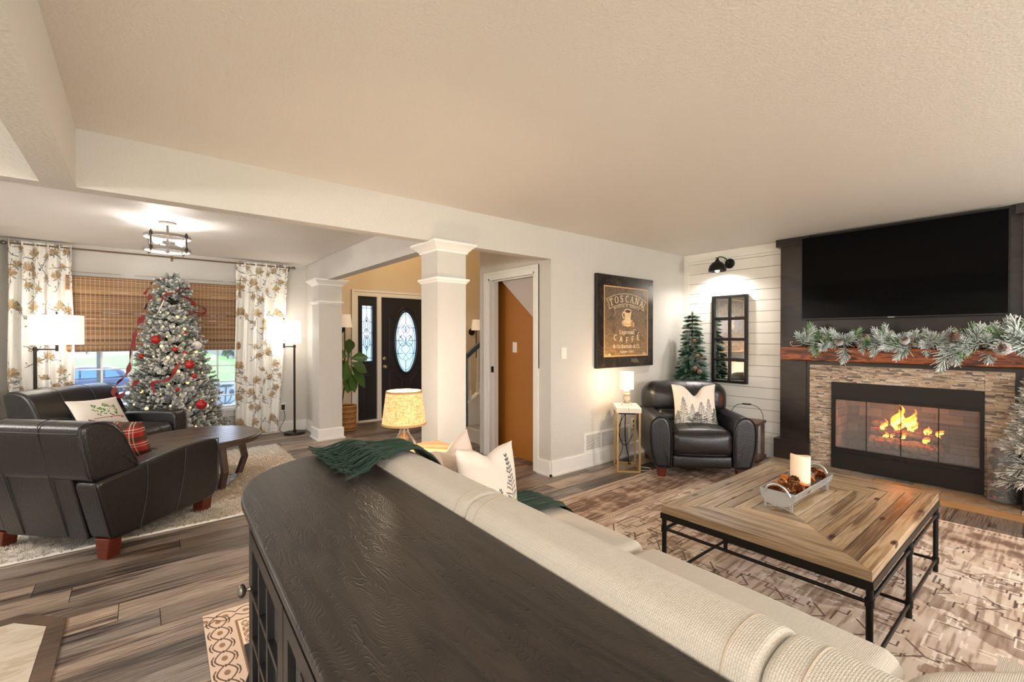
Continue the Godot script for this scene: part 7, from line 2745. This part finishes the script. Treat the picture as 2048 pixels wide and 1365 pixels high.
	for i in 17:
		var ch := "Arabica & Robusta"[i]
		var a := (i - 8) * 0.037
		if ch != " ":
			lettering(ch, 0.024, V(sin(a) * 0.76, 0.182 - 0.76 * (1 - cos(a)), 0.0434), ink, p, -a)
	lettering("Espresso", 0.044, V(0.0, -0.118, 0.0434), ink, p, 0.0, true, 1.1)
	for i in 5:
		var dx: float = (i - 2) * 0.105
		lettering("CAFFE"[i], 0.066, V(dx, -0.178 - 0.028 * (1.0 - pow(absf(i - 2) / 2.0, 1.5)), 0.0434), ink, p, dx * 0.4, false)
	var acc := MB.new()
	acc.tube([V(0.20, -0.130, 0.0434), V(0.225, -0.115, 0.0434)], 0.004, 5)
	put(acc, "accent_mark", ink, p)
	lettering("& Co Bartolo & Ci.", 0.040, V(0.0, -0.278, 0.0434), ink, p, 0.0, true, 1.05)
	lettering("Campino ~ ITALY", 0.022, V(0.0, -0.338, 0.0436), ink, p)
	lettering("N. 1906", 0.018, V(-0.33, -0.366, 0.0436), ink, p)
	lettering("1954", 0.020, V(0.33, -0.364, 0.0436), ink, p)
	# mirror
	var mi := thing("mirror", "black framed eight pane window mirror on the shiplap wall", "mirror", V(5.565, 1.343, -2.61))
	var fm := mat("black mirror frame", C(28, 25, 24), 0.4, 0.2)
	put(boxes([[V(-0.045, -0.53, -0.212), V(0, 0.53, -0.182)], [V(-0.045, -0.53, 0.182), V(0, 0.53, 0.212)], [V(-0.045, -0.53, -0.182), V(0, -0.50, 0.182)], [V(-0.045, 0.50, -0.182), V(0, 0.53, 0.182)]]), "frame", fm, mi)
	put(boxes([[V(-0.042, -0.50, -0.010), V(-0.010, 0.50, 0.010)]]), "muntin", fm, mi)
	for k in range(1, 4):
		put(boxes([[V(-0.041, -0.50 + k * 0.25 - 0.009, -0.182), V(-0.010, -0.50 + k * 0.25 + 0.009, 0.182)]]), "muntin", fm, mi)
	var ref := mat("mirror silver", C(226, 226, 226), 0.03, 1.0)
	for k in 4:
		for s in [-1.0, 1.0]:
			var z0: float = 0.010 if s > 0 else -0.182
			var z1: float = 0.182 if s > 0 else -0.010
			var y0 := -0.50 + k * 0.25 + 0.008
			var y1 := y0 + 0.234
			var m := MB.new()
			var b := 0.014
			m.quad(V(-0.020, y0 + b, z0 + b), V(-0.020, y0 + b, z1 - b), V(-0.020, y1 - b, z1 - b), V(-0.020, y1 - b, z0 + b), V(-1, 0, 0))
			m.quad(V(-0.017, y0, z0), V(-0.017, y0, z1), V(-0.020, y0 + b, z1 - b), V(-0.020, y0 + b, z0 + b), V(-1, -0.2, 0))
			m.quad(V(-0.017, y1, z0), V(-0.017, y1, z1), V(-0.020, y1 - b, z1 - b), V(-0.020, y1 - b, z0 + b), V(-1, 0.2, 0))
			m.quad(V(-0.017, y0, z0), V(-0.017, y1, z0), V(-0.020, y1 - b, z0 + b), V(-0.020, y0 + b, z0 + b), V(-1, 0, -0.2))
			m.quad(V(-0.017, y0, z1), V(-0.017, y1, z1), V(-0.020, y1 - b, z1 - b), V(-0.020, y0 + b, z1 - b), V(-1, 0, 0.2))
			m.bb(V(-0.016, y0, z0), V(-0.006, y1, z1))
			put(m, "pane", ref, mi)
	# shiplap boards, part of the east wall
	var sw := Node3D.new()
	sw.name = "trim_2"
	add_child(sw)
	tag(sw, "", "", "", "structure")
	var shp := mat("white shiplap", C(238, 234, 226), 0.45)
	var y := 0.15
	while y < 2.33:
		var h := minf(0.1265, 2.335 - y)
		put(boxes([[V(5.566, y + 0.0022, -3.15), V(5.581, y + h - 0.0022, -2.02)]]), "plank", shp, sw)
		y += 0.1265
	put(boxes([[V(5.562, 0.15, -3.22), V(5.581, 2.43, -3.15)], [V(5.560, 2.335, -3.15), V(5.581, 2.43, -2.02)]]), "trim_board", shp, sw)
	put(boxes([[V(5.575, 0.15, -3.15), V(5.5815, 2.335, -2.02)]]), "backing", mat("shiplap shadow gap", C(96, 90, 84), 0.9), sw)
	# vent
	var v := thing("return_vent", "white louvred return air vent low on the grey wall", "vent", V(4.005, 0.25, -3.22))
	var wt := mat("white vent enamel", C(236, 232, 226), 0.4)
	put(boxes([[V(-0.395, -0.105, 0), V(0.395, -0.078, 0.010)], [V(-0.395, 0.078, 0), V(0.395, 0.105, 0.010)], [V(-0.395, -0.078, 0), V(-0.365, 0.078, 0.010)], [V(0.365, -0.078, 0), V(0.395, 0.078, 0.010)], [V(-0.129, -0.078, 0), V(-0.114, 0.078, 0.010)], [V(0.114, -0.078, 0), V(0.129, 0.078, 0.010)]]), "frame", wt, v)
	put(boxes([[V(-0.37, -0.08, 0.0005), V(0.37, 0.08, 0.0015)]]), "duct_shadow", mat("vent dark", C(74, 68, 62), 0.9), v)
	var lo := MB.new()
	for k in 12:
		var yy := -0.072 + k * 0.0131
		for q in [[-0.365, -0.129], [-0.114, 0.114], [0.129, 0.365]]:
			lo.quad(V(q[0], yy, 0.001), V(q[1], yy, 0.001), V(q[1], yy - 0.006, 0.009), V(q[0], yy - 0.006, 0.009), V(0, 0.8, 0.6))
			lo.quad(V(q[0], yy - 0.001, 0.001), V(q[1], yy - 0.001, 0.001), V(q[1], yy - 0.007, 0.009), V(q[0], yy - 0.007, 0.009), V(0, -0.8, -0.6))
	tag(put(lo, "louvres", wt, v), "", "", "", "stuff")
	plate("light_switch", "ivory light switch on the wall left of the coffee painting", "light switch", V(3.31, 1.205, -3.22), 0.0, false)
	plate("light_switch", "ivory light switch on the ochre wall inside the closet", "light switch", V(3.34, 1.25, -4.02), -90.0, false)
	var ou := plate("wall_outlet", "ivory outlet behind the narrow side table with a plug in it", "outlet", V(4.46, 0.365, -3.22), 0.0, true)
	put(boxes([[V(-0.015, 0.012, 0.01), V(0.015, 0.04, 0.035)], [V(-0.012, -0.038, 0.01), V(0.012, -0.014, 0.03)]]), "plug", black_metal, ou)
	var o2 := plate("wall_outlet", "ivory outlet on the front wall between curtain and floor lamp", "outlet", V(1.62, 0.36, -7.21), 0.0, true)
	put(boxes([[V(-0.02, -0.04, 0.01), V(0.02, 0.035, 0.04)]]), "plug", black_metal, o2)
	var lc := MB.new()
	lc.tube(catmull([V(1.62, 0.34, -7.17), V(1.63, 0.20, -7.15), V(1.56, 0.06, -7.12), V(1.60, 0.012, -7.06), V(1.70, 0.012, -7.0)], 6), 0.004, 6)
	tag(put(lc, "cord", mat("lamp cord", C(30, 28, 28), 0.5)), "thin black lamp cord hanging from the front wall outlet", "cord")

# ---------------------------------------------------------------- foyer
func build_foyer() -> void:
	# fiddle leaf fig in a woven basket
	var f := thing("fiddle_leaf_fig", "fiddle leaf fig with broad dark leaves in a woven basket by the door", "potted plant", V(2.36, 0, -6.72))
	var ba := MB.new()
	ba.lathe([Vector2(0.0, 0.01), Vector2(0.125, 0.01), Vector2(0.135, 0.05), Vector2(0.140, 0.36), Vector2(0.130, 0.36), Vector2(0.125, 0.30), Vector2(0.0, 0.30)], 28)
	var bas := put(ba, "basket", mat("woven seagrass", C(122, 84, 48), 0.9), f)
	for j in 15:
		var ring := []
		var y := 0.02 + j * 0.0245
		for k in 40:
			var a := TAU * k / 40
			var r := 0.139 + 0.006 * sin(k * PI + j * PI) + lerpf(-0.004, 0.002, j / 14.0)
			ring.append(V(cos(a) * r, y + 0.003 * sin(k * PI / 2 + j), sin(a) * r))
		var m := MB.new()
		m.tube(ring, 0.0105, 6, false, true)
		put(m, "coil", mat("seagrass coil %d" % (j % 3), [C(176, 124, 72), C(154, 104, 58), C(192, 142, 88)][j % 3], 0.85), bas)
	var so := MB.new()
	so.lathe([Vector2(0.127, 0.31), Vector2(0.0, 0.32)], 20)
	put(so, "soil", mat("potting soil", C(52, 40, 32), 0.95), f)
	var sm := MB.new()
	sm.tube(catmull([V(-0.08, 0.30, 0.03), V(-0.06, 0.55, 0.06), V(-0.03, 0.80, 0.09), V(0.0, 1.06, 0.10), V(0.0, 1.16, 0.10)], 6), 0.010, 8)
	put(sm, "stem", mat("fig bark", C(92, 74, 56), 0.9), f)
	var lm := vmat("fig leaf", 0.38, 0.2)
	for q in [[V(0.0, 1.10, 0.10), V(0.02, 1, 0.05), 0.31, 0.105], [V(0.02, 1.05, 0.10), V(0.9, 0.28, 0.2), 0.27, 0.075], [V(0.03, 1.0, 0.10), V(0.75, -0.35, 0.25), 0.25, 0.085], [V(-0.02, 1.03, 0.10), V(-0.28, -0.8, 0.35), 0.26, 0.105], [V(0.03, 0.96, 0.10), V(0.55, -0.78, 0.2), 0.33, 0.085], [V(-0.01, 0.84, 0.09), V(-0.12, -0.9, 0.35), 0.24, 0.10], [V(0.02, 0.88, 0.09), V(0.2, -0.95, 0.2), 0.27, 0.085], [V(-0.02, 1.08, 0.10), V(-0.85, 0.45, 0.2), 0.22, 0.08], [V(0.0, 1.0, 0.08), V(-0.7, -0.1, -0.6), 0.25, 0.09], [V(0.0, 1.06, 0.08), V(0.3, 0.5, -0.8), 0.25, 0.09]]:
		var d: Vector3 = q[1].normalized()
		var sd := d.cross(V(0.35, 0.15, 0.9)).normalized()
		var nn := sd.cross(d).normalized()
		var l: float = q[2]
		var w: float = q[3]
		var m := MB.new()
		var green := L(44, 74, 36).lerp(L(78, 110, 52), rng.randf())
		for i in 9:
			var t := i / 8.0
			var ww := w * (sin(PI * pow(t, 1.35)) * 0.92 + 0.05)
			var bend := -0.22 * l * t * t
			for j in 5:
				var s := (j - 2) / 2.0
				m.col = green * (1.25 if j == 2 else (0.9 if (i + j) % 2 else 1.02))
				m.vert(q[0] + d * l * t + V(0, bend, 0) + sd * ww * s * (1.0 + 0.04 * sin(t * 16.0)) + nn * (0.018 * absf(s) * sin(PI * t) + 0.004 * sin(t * 20.0) * absf(s)), nn)
		for i in 8:
			for j in 4:
				var a := i * 5 + j
				m.tri(a, a + 5, a + 6)
				m.tri(a, a + 6, a + 1)
		m.smooth()
		put(m, "leaf", lm, f)
	# stairs
	var st := Node3D.new()
	st.name = "floor_stairs"
	add_child(st)
	tag(st, "", "", "", "structure")
	var carpet := weave("oatmeal carpet", C(206, 194, 178), C(170, 156, 140), 12.0)
	for k in 9:
		var x := 3.36 + k * 0.26
		var m := MB.new()
		m.bb(V(x, k * 0.19, -5.05), V(x + 0.6, k * 0.19 + 0.17, -4.54))
		m.soft(V(x + 0.12, k * 0.19 + 0.175, -4.795), V(0.30, 0.035, 0.51), 0.017, 3)
		put(m, "stair_step", carpet, st)
	var rise := atan2(0.19, 0.26)
	var skirt := MB.new()
	skirt.xf = Transform3D(Basis.IDENTITY, V(0, 0, -5.07))
	skirt.extr(PackedVector2Array([Vector2(3.38, 0.0), Vector2(3.38, 0.47), Vector2(5.8, 0.47 + 2.42 * 0.731), Vector2(5.8, 0.0)]), 0.05, 0.0, 1, false)
	put(skirt, "stringer", white_trim, st)
	var cap := MB.new()
	cap.xf = Transform3D(Basis.IDENTITY, V(0, 0, -5.07))
	cap.extr(PackedVector2Array([Vector2(3.37, 0.46), Vector2(3.37, 0.49), Vector2(5.8, 0.49 + 2.43 * 0.731), Vector2(5.8, 0.46 + 2.43 * 0.731)]), 0.09, 0.0, 1, false)
	put(cap, "stringer_cap", white_trim, st)
	var ra := thing("stair_railing", "blue grey stair handrail with white turned balusters beyond the column", "railing", V(3.32, 0, -5.07))
	var blue := mat("blue grey rail paint", C(66, 88, 104), 0.35)
	put(boxes([[V(-0.05, 0, -0.045), V(0.04, 1.12, 0.045)], [V(-0.06, 1.12, -0.055), V(0.05, 1.15, 0.055)]]), "newel_post", blue, ra)
	var hr := MB.new()
	hr.extr(PackedVector2Array([Vector2(0.0, 1.04), Vector2(0.0, 1.12), Vector2(2.45, 1.12 + 2.45 * 0.731), Vector2(2.45, 1.04 + 2.45 * 0.731)]), 0.06, 0.012, 2, false)
	put(hr, "handrail", blue, ra)
	for k in 14:
		var x := 0.105 + k * 0.13
		var y0 := 0.49 + (x - 0.05) * 0.731
		var y1 := 1.05 + x * 0.731
		var b := MB.new()
		b.box(V(x, y0 + 0.06, 0), V(0.032, 0.14, 0.032))
		b.lathe([Vector2(0.016, y0 + 0.13), Vector2(0.010, y0 + 0.15), Vector2(0.017, y0 + 0.17), Vector2(0.011, y0 + 0.20), Vector2(0.015, lerpf(y0, y1, 0.5)), Vector2(0.010, y1 - 0.16), Vector2(0.016, y1 - 0.14), Vector2(0.011, y1 - 0.11), Vector2(0.014, y1)], 12, V(x, 0, 0))
		put(b, "baluster", white_trim, ra)
	# wall lamps in the foyer
	for q in [[V(4.93, 1.60, -7.21), "cream shaded plug in wall lamp with long black rod above the stairs"], [V(2.46, 1.62, -7.21), "cream shaded wall lamp left of the front door, half behind the column"]]:
		var w := thing("wall_lamp", q[1], "wall lamp", q[0], 0.0, "")
		var bp := MB.new()
		bp.xf = aim(V(-0.02, -0.13, 0), V(0, 0, 1))
		bp.lathe([Vector2(0.0, 0.0), Vector2(0.065, 0.0), Vector2(0.065, 0.02), Vector2(0.0, 0.024)], 20)
		put(bp, "backplate", black_metal, w)
		var am := MB.new()
		am.tube([V(-0.02, -0.13, 0.02), V(0.02, -0.13, 0.10)], 0.008, 6)
		am.tube([V(0.02, -0.62, 0.10), V(0.02, 0.02, 0.10)], 0.008, 6)
		put(am, "arm", black_metal, w)
		var sh := MB.new()
		sh.lathe([Vector2(0.105, -0.10), Vector2(0.080, 0.10)], 28, V(0.02, 0, 0.12))
		sh.lathe([Vector2(0.077, 0.10), Vector2(0.102, -0.10)], 28, V(0.02, 0, 0.12))
		put(sh, "lamp_shade", glow("soft cream shade", Color(1, 0.95, 0.86), 0.22, C(240, 230, 214)), w)
	put(boxes([[V(5.22, 0, -7.212), V(5.30, 2.1, -7.19)], [V(5.22, 2.1, -7.212), V(6.1, 2.18, -7.19)]]), "trim_3", white_trim).set_meta("kind", "structure")
	# hanging light high in the foyer
	var ch := thing("foyer_pendant", "lit pendant lamp high in the two storey foyer, out of view", "pendant", V(3.2, 5.0, -5.9))
	var cm := MB.new()
	cm.tube([V(0, 0, 0), V(0, -1.3, 0)], 0.01, 6)
	cm.lathe([Vector2(0.0, 0.0), Vector2(0.07, 0.0), Vector2(0.07, -0.03), Vector2(0.0, -0.035)], 16)
	put(cm, "chain", black_metal, ch)
	var gb := MB.new()
	gb.ball(V(0, -1.42, 0), V(0.13, 0.13, 0.13), 20, 12)
	put(gb, "globe", glow("amber lit globe", Color(1.0, 0.86, 0.66), 3.0), ch)
	omni(ch, V(0, -1.42, 0), Color(1.0, 0.84, 0.62), 1.6, 0.12)

# ---------------------------------------------------------------- rugs
func rug_img(w: int, h: int, px_per_m: float, b0: float, b1: float, b2: float, sd: int) -> Image:
	# b0 outer narrow border, b1 wide dark band end, b2 inner narrow border end (metres from the edge)
	var im := Image.create(w, h, false, Image.FORMAT_RGB8)
	var f := FastNoiseLite.new()
	f.seed = sd
	f.frequency = 0.010
	f.fractal_octaves = 4
	var g := FastNoiseLite.new()
	g.seed = sd + 1
	g.frequency = 0.09
	g.fractal_octaves = 3
	var light := C(214, 198, 182)
	var pink := C(190, 165, 146)
	var brown := C(116, 90, 74)
	var dark := C(84, 64, 54)
	for y in h:
		for x in w:
			var e := minf(minf(x, w - 1 - x), minf(y, h - 1 - y)) / px_per_m
			var n := f.get_noise_2d(x, y)
			var s := g.get_noise_2d(x * 0.10, y * 1.1)
			var c := pink.lerp(light, clampf(0.5 + n * 1.6, 0, 1))
			if e < b0:
				c = pink.lerp(light, 0.35)
				# small repeating motif
				var u := (x if absf(e - y / px_per_m) < 0.002 or absf(e - (h - 1 - y) / px_per_m) < 0.002 else y) / px_per_m
				var k := sin(u * TAU / 0.05) * cos((e - b0 * 0.5) * PI / (b0 * 0.55))
				if e > 0.02 and absf(k) > 0.55:
					c = c.lerp(brown, 0.75)
			elif e < b0 + 0.012 or (e > b2 and e < b2 + 0.012):
				c = light
			elif e < b1:
				var k := sin((x + y) / px_per_m * TAU / 0.34) * sin((x - y) / px_per_m * TAU / 0.34)
				c = brown.lerp(pink, clampf(0.25 + n * 1.5 + 0.45 * signf(k) * smoothstep(0.1, 0.3, absf(k)), 0, 1))
			elif e < b2:
				c = pink.lerp(light, 0.3)
				if sin((x + y) / px_per_m * TAU / 0.06) * sin((x - y) / px_per_m * TAU / 0.06) > 0.35:
					c = c.lerp(brown, 0.7)
			else:
				var kx := absf(x - w * 0.5) / px_per_m
				var ky := absf(y - h * 0.5) / px_per_m
				var m := fmod(kx + ky * 0.8, 0.62)
				if m < 0.20 and n > -0.12:
					c = c.lerp(brown, 0.55)
				elif m < 0.235:
					c = c.lerp(light, 0.8)
			# worn places: short streaks across the weave
			var wear := clampf((s - 0.05) * 3.2, 0, 1)
			c = c.lerp(light, wear * 0.45)
			var stain := clampf((-s - 0.12) * 3.4, 0, 1)
			c = c.lerp(brown, stain * 0.5)
			im.set_pixel(x, y, c)
	return im

func build_rugs() -> void:
	var big := rug_img(1024, 1024, 283.0, 0.11, 0.46, 0.54, 7)
	var r := RandomNumberGenerator.new()
	r.seed = 91
	for k in 420:
		var p := Vector2(r.randf_range(150, 874), r.randf_range(150, 874))
		var l := r.randf_range(8, 34)
		var col := C(86, 66, 56) if r.randf() < 0.6 else C(232, 220, 206)
		var pts := [p, p + Vector2(l, 0), p + Vector2(l, l * 0.4), p + Vector2(l * 1.5, l * 0.4)]
		if r.randf() < 0.5:
			for i in 4:
				pts[i] = Vector2(p.x + (pts[i].y - p.y), p.y + (pts[i].x - p.x))
		stroke(big, pts, 1.2, col, 0.8)
		for i in 4:
			pts[i] = Vector2(1024 - pts[i].x, pts[i].y)
		stroke(big, pts, 1.2, col, 0.8)
	for k in 40:
		var y := 170 + k * 17
		for q in [[512, 90], [330, 60], [694, 60]]:
			if k % 3 == 0:
				stroke(big, [Vector2(q[0] - q[1], y), Vector2(q[0] - q[1] + 26, y + 22), Vector2(q[0] - q[1] + 52, y)], 1.3, C(96, 74, 62), 0.8)
	var rm := mat("distressed rug pile", Color.WHITE, 0.92)
	rm.albedo_texture = tex(big)
	var rg := thing("area_rug", "large faded beige and brown oriental rug under the square coffee table", "rug", V(2.80, 0, -0.88))
	var m := MB.new()
	m.soft(V(0, 0.004, 0), V(3.62, 0.008, 3.64), 0.004, 2)
	for i in m.uv.size():
		m.uv[i] = Vector2(m.v[i].x / 3.62 + 0.5, m.v[i].z / 3.64 + 0.5)
	put(m, "pile", rm, rg)
	# runner beside the console
	var ru := Image.create(256, 1024, false, Image.FORMAT_RGB8)
	ru.fill(C(226, 204, 186))
	var brown := C(150, 114, 88)
	var dk := C(92, 64, 50)
	for k in 24:
		var y := 20.0 + k * 43.0
		for q in [26.0, 230.0]:
			for s in [-1.0, 1.0]:
				var pts := []
				for j in 13:
					var t := j / 12.0
					pts.append(Vector2(q + s * (4 + 13 * sin(t * PI)), y + t * 43.0))
				stroke(ru, pts, 1.6, dk, 0.9)
				stroke(ru, [Vector2(q + s * 18, y + 8), Vector2(q + s * 22, y + 16), Vector2(q + s * 22, y + 28), Vector2(q + s * 18, y + 36)], 1.4, dk, 0.9)
			dab(ru, q, y + 21, 6, 8, brown, 0.9)
			dab(ru, q, y, 3, 4, dk, 0.9)
	for k in 6:
		var x := 20.0 + k * 43.0
		for s in [-1.0, 1.0]:
			var pts := []
			for j in 13:
				var t := j / 12.0
				pts.append(Vector2(x + t * 43.0, 26 + s * (4 + 13 * sin(t * PI))))
			stroke(ru, pts, 1.6, dk, 0.9)
		dab(ru, x + 21, 26, 8, 6, brown, 0.9)
	for y in range(56, 1010):
		for x in range(58, 198):
			var e := mini(mini(x - 58, 197 - x), y - 56)
			var c := C(226, 206, 188)
			var n := sin(x * 0.35) * sin(y * 0.31) + sin(x * 0.9 + y * 0.7) * 0.5
			if e < 5: c = brown
			elif e < 10: c = C(240, 226, 208)
			elif e < 56 and n > -0.1: c = brown.lerp(C(226, 206, 188), 0.25 if n > 0.4 else 0.0)
			ru.set_pixel(x, y, c)
	for k in 8:
		var c := Vector2(128, 100 + k * 110)
		for j in 8:
			var t := TAU * j / 8
			dab(ru, c.x + cos(t) * 17, c.y + sin(t) * 17, 8, 6, C(238, 222, 204), 1.0, t)
		dab(ru, c.x, c.y, 7, 7, C(238, 222, 204))
		stroke(ru, [c + Vector2(-50, -40), c + Vector2(-30, 0), c + Vector2(-50, 40)], 2.2, C(240, 226, 208))
		stroke(ru, [c + Vector2(50, -40), c + Vector2(30, 0), c + Vector2(50, 40)], 2.2, C(240, 226, 208))
	var um := mat("runner pile", Color.WHITE, 0.92)
	um.albedo_texture = tex(ru)
	var rn := thing("runner_rug", "narrow beige and brown patterned runner rug under the console cabinet", "rug", V(0.46, 0, -1.43), -2.0)
	var m2 := MB.new()
	m2.soft(V(0, 0.004, 0), V(0.53, 0.008, 2.44), 0.003, 2)
	for i in m2.uv.size():
		m2.uv[i] = Vector2(m2.v[i].x / 0.53 + 0.5, m2.v[i].z / 2.44 + 0.5)
	put(m2, "pile", um, rn)
	# white shag rug in the front room
	var sg := thing("shag_rug", "fluffy white shag rug under the round table", "rug", V(0.10, 0, -5.15))
	var sb := MB.new()
	sb.soft(V(0, 0.008, 0), V(2.48, 0.016, 2.30), 0.007, 2)
	put(sb, "backing", mat("shag backing", C(240, 234, 226), 0.95), sg)
	var tuft := MB.new()
	for j in 6:
		var a := TAU * j / 6 + 0.3
		var d := V(cos(a) * 0.55, 0.8, sin(a) * 0.55).normalized()
		var s := d.cross(Vector3.UP).normalized() * 0.0035
		var i0 := tuft.vert(-s, V(0, 1, 0))
		var i1 := tuft.vert(s, V(0, 1, 0))
		var i2 := tuft.vert(d * 0.034, V(0, 1, 0))
		tuft.tri(i0, i1, i2)
	var list := []
	var cols := []
	for i in 15000:
		var p := V(rng.randf_range(-1.24, 1.24), 0.012, rng.randf_range(-1.15, 1.15))
		list.append(Transform3D(Basis(Vector3.UP, rng.randf() * TAU).scaled(Vector3.ONE * rng.randf_range(0.7, 1.1)), p))
		var b := rng.randf_range(0.93, 1.0)
		var warm := 0.5 + 0.5 * sin(p.x * 3.0 + sin(p.z * 5.0) * 1.5)
		cols.append(Color(b, b * lerpf(0.985, 0.945, warm), b * lerpf(0.965, 0.88, warm)).srgb_to_linear())
	copies(tuft.mesh(), vmat("shag pile", 0.95, 0.6), list, "pile", sg, cols)
